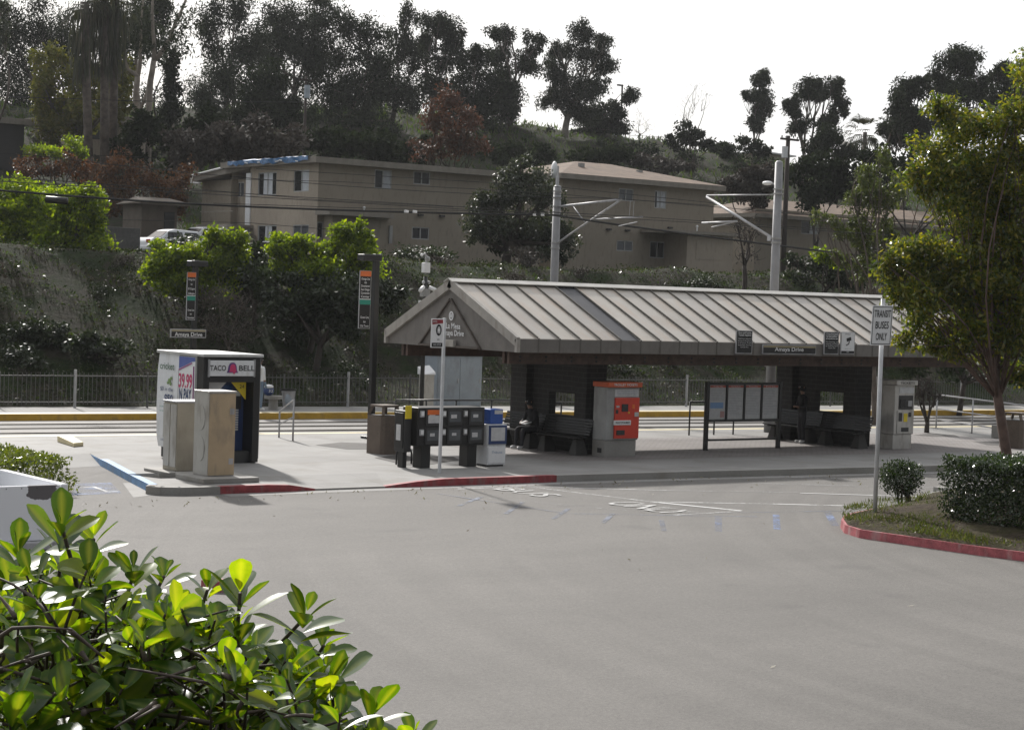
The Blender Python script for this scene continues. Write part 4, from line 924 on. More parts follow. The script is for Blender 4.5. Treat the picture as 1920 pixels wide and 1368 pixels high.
# single blue and white box
t = thing('newspaper_box', 'white and blue newspaper box with a windowed door right of the black rack', 'newspaper box', (27.1, 36.7, 0))
A = G(915, 868); bx0, by0 = A[0]-.48, 36.55
bx0 = PY(916, 800, by0)[0]; bx1 = PY(949.5, 800, by0)[0]
q = MB(); q.box(bx0, by0, .04, bx1, by0+.5, .50); part('stand', q, m_white, t, bevel=.01)
q = MB(); q.box(bx0-.01, by0-.01, .503, bx1+.01, by0+.5, .98); part('case', q, m_white, t, bevel=.01)
q = MB(); q.box(bx0, by0-.03, .52, bx1, by0-.011, .96); d_ = part('door', q, m_navy, t, bevel=.006)
q = MB(); q.box(bx0+.06, by0-.036, .60, bx1-.06, by0-.031, .91); part('pane', q, m_paper, d_)
q = MB(); q.box(bx0+.02, by0-.012, .08, bx1-.02, by0-.002, .46); part('front_panel', q, m_wht, t, bevel=.004)
lettering('Tribune', t, ((bx0+bx1)/2, by0-.016, .33), XR, UP, .08, m_bluef, width=.3)
q = MB(); q.box(bx0+.03, by0+.04, 0, bx1-.03, by0+.46, .04); part('base', q, m_black, t)
ax0 = PY(919, 790, by0+.05)[0]; ax1 = PY(943, 790, by0+.05)[0]
q = MB(); q.box(ax0, by0+.05, .985, ax1, by0+.4, 1.33); part('coin_head', q, m_blue, t, bevel=.015)
q = MB(); q.box(ax0+.12, by0+.042, 1.22, ax1-.02, by0+.048, 1.31); part('price_card', q, m_paper, t)

# ------------------------------------------------------------------ rails near the platform edge
def railing(label, pts, z, mids, m, posts, name='handrail', r=.025, zs=None, group=None):
    p0 = pts[0]; t = thing(name, label, 'railing', (p0[0], p0[1], 0), 0, group)
    zz = zs or [z]*len(pts)
    q = MB(); q.tube([(p[0], p[1], h) for p, h in zip(pts, zz)], r, 8); part('top_rail', q, m, t, smooth=True)
    for f in mids: q = MB(); q.tube([(p[0], p[1], h*f) for p, h in zip(pts, zz)], r*.8, 8); part('mid_rail', q, m, t, smooth=True)
    for x, y, h in posts: q = MB(); q.tube([(x, y, 0), (x, y, h)], r, 8); part('post', q, m, t, smooth=True)
A, B = G(523, 820), G(549, 826)
t = thing('handrail', 'short grey bent handrail standing on the plaza right of the kiosk', 'railing', (B[0], B[1], 0))
hA, hB = .70, 1.08
q = MB(); q.tube([A, A+np.array([0, 0, hA]), B+np.array([0, 0, hB]), B], .025, 8); part('bent_rail', q, m_steel, t, smooth=True)
q = MB(); q.tube([A+np.array([0, 0, .36]), B+np.array([0, 0, .62])], .02, 8); part('mid_rail', q, m_steel, t, smooth=True)
a = G(742, 750, 1.04); b = G(965, 750, 1.04); pa = [(a[0], a[1]), (b[0], b[1])]
pp = [(a[0]+(b[0]-a[0])*f, a[1]+(b[1]-a[1])*f, 1.04) for f in (0, .25, .5, .8, 1)]
railing('long black pipe railing beside the platform edge behind the newspaper racks', pa, 1.04, [.45], m_black, pp)
a, b = (40.4, 43.4), (41.15, 43.35); railing('low black railing behind the four poster board', [(39.4, 43.4), (43.2, 43.3)], 1.0, [], m_black, [(a[0], a[1], 1.0), (b[0], b[1], 1.0), (39.4, 43.4, 1.0), (43.2, 43.3, 1.0)])
a = G(1032, 752, .98); b = G(1050, 756, .98); railing('short black pipe railing seen through the opening of the nearer block wall', [(a[0]-.6, a[1]), (b[0]+.05, b[1])], .98, [.45], m_black, [(b[0]+.05, b[1], .98), (a[0]-.6, a[1], .98)])
A = G(1755, 802); B = G(1822, 812); z0 = PX(1757, 745, A[0])[2]; z1 = PX(1826, 752, B[0])[2]
dd = (B-A); dd[2] = 0
Cc = B+dd*1.9; railing('pale grey ramp handrail sloping down at the right of the shelter', [(A[0], A[1]), (B[0], B[1]), (Cc[0], Cc[1])], 1, [.58, .25], m_steel, [(A[0], A[1], 1.12), (B[0], B[1], 1.12), (Cc[0], Cc[1], 1.1)], zs=[1.13, 1.12, 1.1])
A = G(1876, 822); q = MB(); q.box(A[0]-.1, A[1]-.1, 0, A[0]+.35, A[1]+.3, .42)
tag(part('concrete_block', q, m_curb, bevel=.02), 'small square concrete block beside the dark litter bin at right', 'concrete block')

# ------------------------------------------------------------------ picket fence on the far platform
def fence(label, X0, X1, bay=2.4, pick=.135):
    t = thing('picket_fence', label, 'fence', (X0, TY(57.25, X0), 0))
    x = X0; i = 0
    mf = M('grey_fence_steel', (.10, .10, .098), .5, .2)
    while x < X1-.01:
        xe = min(x+bay, X1); n = int((xe-x)/pick); q = MB()
        for k in range(1, n):
            px = x+(xe-x)*k/n; y = TY(57.25, px); q.box(px-.0085, y-.0085, .10, px+.0085, y+.0085, 1.10)
        for z in (.16, .98):
            q.prism([TYp(57.23, x+.03, z), TYp(57.23, xe-.03, z), TYp(57.27, xe-.03, z), TYp(57.27, x+.03, z)], [TYp(57.23, x+.03, z+.035), TYp(57.23, xe-.03, z+.035), TYp(57.27, xe-.03, z+.035), TYp(57.27, x+.03, z+.035)])
        part('picket_panel', q, mf, t)
        q = MB(); y = TY(57.25, x); w = .035 if i % 2 else .026; q.box(x-w, y-w, 0, x+w, y+w, 1.2 if i % 2 else 1.12); part('post', q, m_steel if i % 2 else mf, t)
        x = xe; i += 1
fence('long grey steel picket fence along the far platform', 14, 92)
# kit on the far platform
def FPt(x, y): p_ = G(x, y); return p_
t = thing('equipment_cabinet', 'large blue grey equipment cabinet on the far platform behind the shelter gable', 'equipment cabinet', (38.2, 54.6, 0))
A = G(822, 771); B = G(902, 770); 
yb = TY(56.1, 38); x0 = PY(819, 720, yb)[0]; x1 = PY(903, 720, yb)[0]; zt = PY(870, 668, yb)[2]
q = MB(); q.box(x0, yb, .05, x1, yb+1.0, zt); part('case', q, m_grey2, t, bevel=.012)
for a, b in ((x0+.03, (x0+x1)/2-.01), ((x0+x1)/2+.01, x1-.03)): q = MB(); q.box(a, yb-.02, .12, b, yb-.003, zt-.06); d_ = part('door', q, m_grey2, t, bevel=.006); q = MB(); q.box(b-.1, yb-.045, .9, b-.06, yb-.021, 1.05); part('handle', q, m_steel, d_)
q = MB(); q.box(x0-.03, yb-.03, zt, x1+.03, yb+1.03, zt+.04); part('lid', q, m_grey2, t, bevel=.006)
q = MB(); q.box(x0+.02, yb+.02, 0, x1-.02, yb+.98, .05); part('base', q, m_curb, t)
t = thing('pay_pedestal', 'slim stainless pedestal with a sloping white top beside the blue grey cabinet', 'pedestal', (0, 0, 0))
yb2 = yb-.35; x0 = PY(793, 720, yb2)[0]; x1 = PY(815, 720, yb2)[0]; zt = PY(800, 702, yb2)[2]; t.location = ((x0+x1)/2, yb2, 0)
q = MB(); q.box(x0+.03, yb2, 0, x1-.02, yb2+.3, zt); part('column', q, m_stain, t, bevel=.01)
zt2 = PY(800, 688, yb2)[2]
q = MB(); q.prism([(x0, yb2-.05, zt-.0), (x1, yb2-.05, zt-.0), (x1, yb2+.35, zt), (x0, yb2+.35, zt)], [(x0, yb2-.02, zt+.03), (x1, yb2-.02, zt+.08), (x1, yb2+.35, zt2+.05), (x0, yb2+.35, zt2)]); part('sloping_top', q, m_wht, t)
# camera pole
t = thing('camera_pole', 'black pole with white surveillance cameras and a dome behind the shelter gable', 'camera pole', (0, 0, 0))
A = D(790, 766, 61.0); cx, cy = A[0], A[1]; t.location = (cx, cy, 0)
def zz(y): return PY(791, y, cy)[2]
q = MB(); q.tube([(cx, cy, 0), (cx, cy, zz(518))], .07, 10); part('pole', q, m_black, t, smooth=True)
q = MB(); q.box(cx-.11, cy-.09, zz(511), cx+.11, cy+.09, zz(492)); part('white_box', q, m_wht, t, bevel=.015)
q = MB(); q.tube([(cx, cy, zz(492)), (cx+.02, cy, zz(483)), (cx-.05, cy, zz(476)), (cx-.14, cy, zz(478))], .035, 8); part('antenna_arm', q, m_steel, t, smooth=True)
q = MB(); q.ball((cx+.05, cy, zz(485)), (.09, .09, .09), 10); part('dome', q, m_gry, t, smooth=True)
q = MB(); q.ball((cx-.17, cy, zz(478)), .05, 8); part('sensor', q, m_wht, t, smooth=True)
for s in (-1, 1):
    q = MB(); q.tube([(cx+s*.10, cy-.05, zz(538)), (cx+s*.34, cy-.22, zz(545))], .06, 8); part('bullet_camera', q, m_wht, t, smooth=True)
    q = MB(); q.ball((cx+s*.1, cy-.04, zz(529)), .055, 8); part('lamp', q, m_steel, t, smooth=True)
q = MB(); q.box(cx-.13, cy-.1, zz(556), cx+.13, cy+.1, zz(541)); part('junction_box', q, m_gry, t, bevel=.01)
q = MB(); q.box(cx-.3, cy-.02, zz(542), cx+.3, cy+.02, zz(540)); part('crossbar', q, m_black, t)
q = MB(); q.box(cx-.2, cy-.06, zz(570), cx-.02, cy+.06, zz(563)); part('small_box', q, m_wht, t)
# stool / low round bollard seat and far bin
A = G(512, 768); t = thing('round_stool', 'low round concrete stool on the far platform holding a bag', 'stool', A)
q = MB(); q.lathe(A, [(0, 0), (.16, 0), (.15, .34), (.30, .36), (.30, .46), (0, .47)], 16); part('seat', q, m_curb, t, smooth=False)
t = thing('shoulder_bag', 'dark bag with a white flap resting on the round stool', 'bag', A+np.array([0, 0, .47]))
q = MB(); q.ball(A+np.array([-.18, 0, .62]), (.20, .13, .17), 10); part('bag_body', q, m_navy, t, smooth=True)
q = MB(); q.ball(A+np.array([-.2, -.03, .76]), (.17, .12, .07), 10); part('flap', q, m_wht, t, smooth=True)
lettering('32', t, A+np.array([-.2, -.16, .62]), XR, UP, .13, m_wht, width=.16)
A = G(540, 766); t = thing('mesh_bin', 'round steel litter bin with a clear liner on the far platform', 'litter bin', A)
q = MB(); q.lathe(A, [(.17, .04), (.24, .62)], 18); part('drum', q, m_steel, t, smooth=True)
q = MB(); q.lathe(A, [(.27, .60), (.27, .66), (.22, .66), (.22, .60)], 18); part('rim', q, m_black, t)
q = MB(); q.ball(A+np.array([-.1, -.17, .3]), (.13, .06, .22), 8); part('liner', q, m_grey2, t, smooth=True)
# black grates round planting beds
def grate(label, pts):
    b = MB(); b.poly([p+np.array([0, 0, .006]) for p in pts]); o = tag(part('tree_grate', b, M('dark_grate_iron', (.05, .045, .04), .8, var=.5, scale=25, fine=.6)), label, 'grate')
grate('flat dark iron grate set in the paving left of the litter bin', [G(x, y) for x, y in ((592, 834), (640, 829), (692, 831), (692, 842), (650, 842))])
grate('flat dark planting bed under the newspaper racks', [G(x, y) for x, y in ((702, 858), (740, 853), (850, 856), (862, 862), (800, 872), (760, 872))])
grate('flat dark tree bed below the bare multi stemmed shrub', [G(x, y) for x, y in ((1712, 816), (1745, 812), (1790, 815), (1800, 819), (1740, 818))])
grate('flat dark bed beside the dark litter bin at right', [G(x, y) for x, y in ((1825, 828), (1880, 827), (1878, 836), (1850, 834))])
# ================================================================== people
def person(label, loc, rz, joints, edges, mats, zones, hair=None, extras=None, scale=1.0):
    """joints: name -> (x,y,z,radius); faces +Y locally. zones(z,y,x)-> material index"""
    t = thing('person', label, 'person', loc, rz)
    names = list(joints); me = bpy.data.meshes.new('body')
    me.from_pydata([tuple(c*scale for c in joints[n][:3]) for n in names], [(names.index(a), names.index(b)) for a, b in edges], [])
    o = bpy.data.objects.new('body', me); col.objects.link(o)
    sk = o.modifiers.new('skin', 'SKIN'); sk.use_smooth_shade = True; sb = o.modifiers.new('sub', 'SUBSURF'); sb.levels = 2; sb.render_levels = 2
    for i, n in enumerate(names):
        r = joints[n][3]; r = (r, r) if isinstance(r, (int, float)) else r
        me.skin_vertices[0].data[i].radius = (r[0]*scale, r[1]*scale); me.skin_vertices[0].data[i].use_root = (n == 'pelvis')
    dg = bpy.context.evaluated_depsgraph_get(); m2 = bpy.data.meshes.new_from_object(o.evaluated_get(dg)); bpy.data.objects.remove(o)
    m2.materials.clear()
    for m in mats: m2.materials.append(m)
    for p in m2.polygons: p.material_index = zones(p.center[0]/scale, p.center[1]/scale, p.center[2]/scale); p.use_smooth = True
    b = bpy.data.objects.new('body', m2); col.objects.link(b); b.parent = t
    hx, hy, hz, hr = joints['head']; hr = hr if isinstance(hr, (int, float)) else hr[0]
    q = MB(); q.ball((hx*scale, (hy-.018)*scale, (hz+.022)*scale), (hr*1.12*scale, hr*1.15*scale, hr*1.12*scale), 14); 
    hm = part('hair', q, hair or m_cloth, t, world=False, smooth=True)
    if extras: extras(t)
    return t
def face_bits(t, h, s=1.0):
    x, y, z = h
    q = MB(); q.ball((x, y+.115, z-.01), (.014, .02, .022), 6); part('nose', q, m_skin, t, world=False, smooth=True)
    q = MB(); q.ball((x-.033, y+.10, z+.018), .011, 6); q.ball((x+.033, y+.10, z+.018), .011, 6); part('eyes', q, m_wht, t, world=False)
    q = MB(); q.ball((x-.085, y, z), (.012, .02, .03), 6); q.ball((x+.085, y, z), (.012, .02, .03), 6); part('ears', q, m_skin, t, world=False, smooth=True)
E_ARM = lambda s: [('chest', 'sh'+s), ('sh'+s, 'el'+s), ('el'+s, 'wr'+s), ('wr'+s, 'ha'+s)]+[('ha'+s, f+s) for f in ('f1', 'f2', 'f3', 'f4', 'th')]
E_LEG = lambda s: [('pelvis', 'hip'+s), ('hip'+s, 'kn'+s), ('kn'+s, 'an'+s), ('an'+s, 'toe'+s)]
E_ALL = [('pelvis', 'waist'), ('waist', 'chest'), ('chest', 'neck'), ('neck', 'chin'), ('chin', 'head')]+E_ARM('L')+E_ARM('R')+E_LEG('L')+E_LEG('R')
def hand(J, s, hx, hy, hz, dx, dy, dz, sx):
    for i, f in enumerate(('f1', 'f2', 'f3', 'f4')):
        o = (i-1.5)*.022; L = (.075, .085, .08, .065)[i]; J[f+s] = (hx+dx*L+o*abs(dz), hy+dy*L+o*.4, hz+dz*L, .010)
    J['th'+s] = (hx+sx*.04, hy+.03, hz+dz*.03, .011)
def stand_joints(arms='cross'):
    J = {'pelvis': (0, 0, .93, (.15, .11)), 'waist': (0, 0, 1.08, (.13, .10)), 'chest': (0, 0, 1.30, (.16, .11)), 'neck': (0, 0, 1.47, .055), 'chin': (0, .02, 1.54, .062), 'head': (0, .02, 1.62, .090)}
    for s, k in (('L', -1), ('R', 1)):
        J['hip'+s] = (k*.09, 0, .88, .095); J['kn'+s] = (k*.10, .02, .48, .066); J['an'+s] = (k*.11, -.02, .09, .048); J['toe'+s] = (k*.13, .15, .04, .040)
        J['sh'+s] = (k*.19, 0, 1.40, .065)
        if arms == 'cross': J['el'+s] = (k*.25, .03, 1.13, .052); J['wr'+s] = (k*.12, .22, 1.10, .036); J['ha'+s] = (k*.05, .25, 1.12, .034); hand(J, s, k*.05, .25, 1.12, -k*.9, .1, .1, 0)
        else: J['el'+s] = (k*.25, -.03, 1.12, .05); J['wr'+s] = (k*.26, .03, .88, .034); J['ha'+s] = (k*.26, .05, .80, .034); hand(J, s, k*.26, .05, .80, 0, .2, -1, -k)
    return J
def zone_stand(x, y, z):
    if z < .10: return 3
    if z < .95: return 2
    if z > 1.49: return 1
    if abs(x) < .16 and y > .19 and z > 1.0: return 1
    if z < 1.0 and abs(x) > .2: return 1
    return 0
person('person in dark clothes and pale trainers standing by the far bench with arms folded', G(1502, 831), R_(75), stand_joints(), E_ALL, [m_cloth, m_skin, m_cloth2, m_wht], zone_stand, None, lambda t: face_bits(t, (0, .02, 1.62)), .96)
person('person in pale jeans and white trainers half hidden behind the kiosk', G(484, 770), R_(-75), stand_joints('down'), E_ALL, [m_white, m_skin, m_jean, m_wht], zone_stand, m_cloth, lambda t: face_bits(t, (0, .02, 1.62)), 1.0)
J = {'pelvis': (0, -.12, .56, (.15, .12)), 'waist': (0, -.12, .70, (.13, .11)), 'chest': (0, -.02, .93, (.16, .11)), 'neck': (0, .04, 1.09, .055), 'chin': (0, .08, 1.15, .062), 'head': (0, .09, 1.23, .090)}
for s, k in (('L', -1), ('R', 1)):
    J['hip'+s] = (k*.10, -.06, .55, .095); J['kn'+s] = (k*.14, .38, .55, .07); J['an'+s] = (k*.13, .40, .09, .048); J['toe'+s] = (k*.15, .57, .04, .04)
    J['sh'+s] = (k*.19, -.01, 1.02, .065); J['el'+s] = (k*.24, .08, .76, .05); J['wr'+s] = (k*.10, .27, .72, .034); J['ha'+s] = (k*.05, .33, .70, .034); hand(J, s, k*.05, .33, .70, -k*.5, .6, -.3, 0)
def zone_sit(x, y, z):
    if z < .10: return 3
    if z > 1.10: return 1
    if y > .24 and z > .64 and abs(x) < .2: return 1
    if z < .62 or (y > .15 and z < .64): return 2
    return 0
def sit_extra(t):
    face_bits(t, (0, .09, 1.23))
sp = (31.18, 40.45, 0)
person('person in dark clothes sitting on the nearer bench facing left', sp, R_(90), J, E_ALL, [m_cloth, m_skin, m_cloth2, m_wht], zone_sit, None, sit_extra, .97)
q = MB(); q.obox((30.92, 40.36, .70), (.10, 0, .03), (0, .13, .01), (-.004, 0, .012)); tag(part('newspaper', q, m_paper, bevel=.004), 'folded pale paper held on the lap of the seated person', 'newspaper')

# ================================================================== vehicles
m_carw = M('white_car_paint', (.80, .81, .83), .25, var=.03, fine=.02); m_tyre = M('tyre_rubber', (.015, .015, .015), .85)
m_tail = M('red_tail_lamp', (.4, .02, .02), .2)
def wheel(parent, x, y, z, r=.33, w=.2, world=False):
    q = MB(); q.tube([(x, y-w/2, z), (x, y+w/2, z)], r, 20); ty = part('wheel', q, m_tyre, parent, world=world)
    q = MB(); q.tube([(x, y-w/2-.006, z), (x, y+w/2+.006, z)], r*.6, 14); part('rim', q, m_steel, ty, world=world)
def car(label, loc, rz, kind):
    """local: front towards +X"""
    t = thing('parked_car', label, 'car', loc, rz)
    if kind == 'sedan':
        low = [(-2.25, .28), (2.2, .28), (2.28, .55), (2.15, .72), (1.1, .90), (-1.35, .93), (-2.1, .98), (-2.3, .80), (-2.32, .5)]
        cab = [(-1.75, .94), (1.0, .90), (.35, 1.35), (-.9, 1.42), (-1.2, 1.36)]; hw, cw, rf = .87, .68, 1.40
    elif kind == 'van':
        low = [(-2.35, .35), (2.35, .35), (2.45, .7), (2.3, 1.0), (1.5, 1.12), (-2.35, 1.12), (-2.42, .6)]
        cab = [(-2.35, 1.10), (1.75, 1.10), (.95, 1.86), (-2.1, 1.90)]; hw, cw, rf = .95, .8, 1.88
    else:
        low = [(-2.3, .35), (2.35, .35), (2.45, .7), (2.3, .98), (1.2, 1.08), (-2.35, 1.08), (-2.4, .6)]
        cab = [(-2.3, 1.06), (1.3, 1.06), (.7, 1.68), (-2.05, 1.72)]; hw, cw, rf = .92, .76, 1.7
    def extr(mb, prof, h0, h1=None):
        zmin = min(z for x, z in prof); zmax = max(z for x, z in prof); h1 = h1 or h0
        f = lambda z: h0+(h1-h0)*(z-zmin)/(zmax-zmin)
        mb.prism([(x, -f(z), z) for x, z in prof], [(x, f(z), z) for x, z in prof])
    q = MB(); extr(q, low, hw); part('body', q, m_carw, t, world=False, bevel=.06, smooth=False)
    q = MB(); extr(q, cab, hw-.06, cw); part('cabin', q, m_carw, t, world=False, bevel=.05)
    # windows
    x0 = cab[0][0]+.35; x1 = cab[1][0]-.55; zb = cab[0][1]+.06; zt = rf-.12
    for s in (-1, 1):
        n = 3 if kind != 'sedan' else 2
        for i in range(n):
            a = x0+(x1-x0)*i/n+.04; b = x0+(x1-x0)*(i+1)/n-.04; ins = .18 if i == n-1 else .03
            y0 = s*(hw-.055+.012); y1 = s*(cw+.022+.012)
            q = MB(); q.quad((a, y0, zb), (b+ins*.6, y0, zb), (b-ins, y1, zt), (a+.04, y1, zt)); part('side_window', q, m_glass, t, world=False)
    for nm, (p, r) in (('windscreen', (cab[1], cab[2])), ('rear_window', (cab[0], cab[-1]))):
        d = .012 if nm == 'windscreen' else -.012
        q = MB(); a = .12; lx = lambda u: p[0]+(r[0]-p[0])*u+d*2; lz = lambda u: p[1]+(r[1]-p[1])*u+.012
        q.quad((lx(a), -hw+.18, lz(a)), (lx(a), hw-.18, lz(a)), (lx(.88), cw-.07, lz(.88)), (lx(.88), -cw+.07, lz(.88))); part(nm, q, m_glass, t, world=False)
    for s in (-1, 1):
        q = MB(); q.box(low[-1][0]-.03, s*(hw-.25)-.16, .72, low[-1][0]+.06, s*(hw-.25)+.16, .88); part('tail_lamp', q, m_tail, t, world=False, bevel=.02)
        q = MB(); q.box(2.22, s*(hw-.28)-.17, .62, 2.36, s*(hw-.28)+.17, .76); part('headlight', q, m_glassg, t, world=False, bevel=.02)
    q = MB(); q.box(low[-1][0]-.06, -hw+.06, .38, low[-1][0]+.1, hw-.06, .56); q.box(2.22, -hw+.06, .36, 2.42, hw-.06, .54); part('bumper', q, m_carw, t, world=False, bevel=.03)
    for x in (-1.35, 1.4):
        for y in (-hw+.08, hw-.08): wheel(t, x, y, .33)
    return t
c = D(300, 470, 96.); car('white saloon car at the slope top showing its red tail lamp', (c[0]+1.35, c[1], terr(c[0], c[1])), 0.0, 'sedan')
c = D(352, 450, 103.); zc = D(352, 424, 103.)[2]-1.88
car('white van with a raked windscreen behind the yellow green shrubs', (c[0]+1.5, c[1], zc), math.pi, 'van')
c = D(478, 460, 100.); car('white car roof glimpsed between the two big bright shrubs', (c[0]+1.2, c[1], D(478, 449, 100.)[2]-1.4), math.pi, 'sedan')
c = D(1152, 268, 203.); hillcar = (c[0], c[1], max(terr(c[0], c[1]), D(1152, 258, 203.)[2]-1.4)); car('small white car on the hill crest under the leaning eucalyptus', hillcar, 0.0, 'sedan')
# pickup, nose to the kerb; only its open bed reaches into the picture
px1, py0 = 11.42, 25.2
t = thing('pickup_truck', 'white pickup with chipped tailgate paint parked at the left edge', 'pickup truck', (px1-.9, py0+2.6, ZR))
px0 = px1-1.78; zt = 1.19
m_tg = None
def tailM():
    m, n, b, o = _new('chipped_white_paint'); g = n.nodes.new('ShaderNodeNewGeometry'); sx = n.nodes.new('ShaderNodeSeparateXYZ'); n.links.new(g.outputs['Position'], sx.inputs[0])
    nz_ = _noise(n, 5.5, 6, rough=.7)
    def win(src, lo, hi, soft):
        a = n.nodes.new('ShaderNodeMapRange'); a.inputs[1].default_value = lo-soft; a.inputs[2].default_value = lo+soft; n.links.new(src, a.inputs[0])
        b_ = n.nodes.new('ShaderNodeMapRange'); b_.inputs[1].default_value = hi+soft; b_.inputs[2].default_value = hi-soft; n.links.new(src, b_.inputs[0])
        k = n.nodes.new('ShaderNodeMath'); k.operation = 'MULTIPLY'; n.links.new(a.outputs[0], k.inputs[0]); n.links.new(b_.outputs[0], k.inputs[1]); return k.outputs[0]
    k = n.nodes.new('ShaderNodeMath'); k.operation = 'MULTIPLY'; n.links.new(win(sx.outputs[0], px1-.62, px1-.2, .12), k.inputs[0]); n.links.new(win(sx.outputs[2], zt-.20, zt+.1, .06), k.inputs[1])
    s = n.nodes.new('ShaderNodeMath'); s.operation = 'ADD'; n.links.new(k.outputs[0], s.inputs[0]); n.links.new(nz_, s.inputs[1])
    n.links.new(_mix(n, _ramp(n, s.outputs[0], [(.98, (0, 0, 0)), (.995, (1, 1, 1))]), (.84, .85, .88), (.13, .12, .125)), b.inputs['Base Color']); b.inputs['Roughness'].default_value = .32; return m
m_tg = tailM()
q = MB(); q.box(px0+.06, py0, .42, px1-.14, py0+.05, zt-.01); tg = part('tailgate', q, m_tg, t, bevel=.012)
q = MB()
for i in range(7): q.ball((px0+.2+i*.22, py0-.003, zt-.045), (.008, .004, .008), 6)
part('rivets', q, m_dk, tg)
for x0, x1 in ((px0, px0+.07), (px1-.13, px1)):
    q = MB(); q.prism([(x0, py0, .35), (x1, py0, .35), (x1, py0+2.2, .35), (x0, py0+2.2, .35)], [(x0+.0, py0, zt), (x1-.02, py0, zt), (x1-.02, py0+2.2, zt), (x0, py0+2.2, zt)]); part('bed_side', q, m_carw, t, bevel=.02)
q = MB(); q.box(px0+.075, py0+.055, .55, px1-.135, py0+2.15, .6); part('bed_floor', q, m_carw, t)
q = MB(); q.box(px0+.075, py0+2.15, .55, px1-.135, py0+2.2, zt-.01); part('bed_front', q, m_carw, t)
q = MB(); q.box(px1-.125, py0-.012, .92, px1-.03, py0-.002, .94); q.box(px1-.12, py0-.02, .62, px1-.02, py0-.002, .9); part('tail_lamp', q, m_tail, t)
q = MB(); q.prism([(px0+.02, py0+2.25, .35), (px1-.04, py0+2.25, .35), (px1-.04, py0+5.2, .35), (px0+.02, py0+5.2, .35)], [(px0+.02, py0+2.25, zt-.02), (px1-.04, py0+2.25, zt-.02), (px1-.04, py0+5.2, zt-.2), (px0+.02, py0+5.2, zt-.2)]); part('body', q, m_carw, t, bevel=.05)
q = MB(); q.prism([(px0+.05, py0+2.27, zt-.019), (px1-.07, py0+2.27, zt-.019), (px1-.07, py0+3.9, zt-.1), (px0+.05, py0+3.9, zt-.1)], [(px0+.18, py0+2.35, 1.68), (px1-.2, py0+2.35, 1.68), (px1-.2, py0+3.3, 1.68), (px0+.18, py0+3.3, 1.68)]); cb = part('cab', q, m_carw, t, bevel=.04)
q = MB(); q.quad((px0+.25, py0+2.272, 1.25), (px1-.27, py0+2.272, 1.25), (px1-.3, py0+2.33, 1.6), (px0+.28, py0+2.33, 1.6)); part('rear_window', q, m_glass, cb)
q = MB(); q.box(px0+.05, py0-.1, .3, px1-.1, py0-.003, .42); part('bumper', q, m_steel, t, bevel=.02)
for x in (px0+.1, px1-.14):
    for y in (py0+.9, py0+4.3):
        q = MB(); q.tube([(x-.1, y, ZR+.36), (x+.1, y, ZR+.36)], .36, 20); w_ = part('wheel', q, m_tyre, t); q = MB(); q.tube([(x-.106, y, ZR+.36), (x+.106, y, ZR+.36)], .2, 14); part('rim', q, m_steel, w_)

# ================================================================== buildings
def facade(mb, o, u, W_, H_, ops, d=.12):
    """wall with real openings; ops: (u0,v0,u1,v1). o lower-left as seen from outside, u horizontal unit, outward normal = u x z"""
    o = np.array(o, float); u = np.array(u, float); n = np.cross(u, (0, 0, 1.)); z = np.array([0, 0, 1.])
    us = sorted({0, W_, *[q_[0] for q_ in ops], *[q_[2] for q_ in ops]}); vs = sorted({0, H_, *[q_[1] for q_ in ops], *[q_[3] for q_ in ops]})
    P = lambda a, b, k=0: o+u*a+z*b-n*k
    for i in range(len(us)-1):
        for j in range(len(vs)-1):
            cu, cv = (us[i]+us[i+1])/2, (vs[j]+vs[j+1])/2
            if any(q_[0] < cu < q_[2] and q_[1] < cv < q_[3] for q_ in ops): continue
            mb.quad(P(us[i], vs[j]), P(us[i+1], vs[j]), P(us[i+1], vs[j+1]), P(us[i], vs[j+1]))
    for a0, b0, a1, b1 in ops:
        mb.quad(P(a0, b0), P(a0, b0, d), P(a0, b1, d), P(a0, b1)); mb.quad(P(a1, b0), P(a1, b1), P(a1, b1, d), P(a1, b0, d))
        mb.quad(P(a0, b1), P(a0, b1, d), P(a1, b1, d), P(a1, b1)); mb.quad(P(a0, b0), P(a1, b0), P(a1, b0, d), P(a0, b0, d))
def window(parent, o, u, op, curtain=None, d=.10, dark=m_glass, fr=None):
    o = np.array(o, float); u = np.array(u, float); n = np.cross(u, (0, 0, 1.)); z = np.array([0, 0, 1.]); a0, b0, a1, b1 = op; f = .05
    C = lambda a, b, k: o+u*a+z*b-n*k
    q = MB()
    for (p0, p1, p2, p3) in ((a0, b0, a1, b0+f), (a0, b1-f, a1, b1), (a0, b0+f, a0+f, b1-f), (a1-f, b0+f, a1, b1-f), ((a0+a1)/2-f/2, b0+f, (a0+a1)/2+f/2, b1-f)):
        q.obox(C((p0+p2)/2, (p1+p3)/2, d*.5), u*(p2-p0)/2, n*.03, z*(p3-p1)/2)
    w = part('window', q, fr or m_wframe, parent)
    q = MB(); q.obox(C((a0+a1)/2, (b0+b1)/2, d*.8), u*((a1-a0)/2-.01), n*.008, z*((b1-b0)/2-.01)); part('pane', q, dark, w)
    if curtain:
        for c0, c1 in curtain:
            q = MB(); A0, A1 = a0+f+(a1-a0-2*f)*c0, a0+f+(a1-a0-2*f)*c1; k = 6
            for i in range(k): 
                x0 = A0+(A1-A0)*i/k; x1 = A0+(A1-A0)*(i+1)/k; q.quad(C(x0, b0+f, d*.55), C(x1, b0+f, d*.68), C(x1, b1-f, d*.68), C(x0, b1-f, d*.55))
            part('curtain', q, m_curt, w)
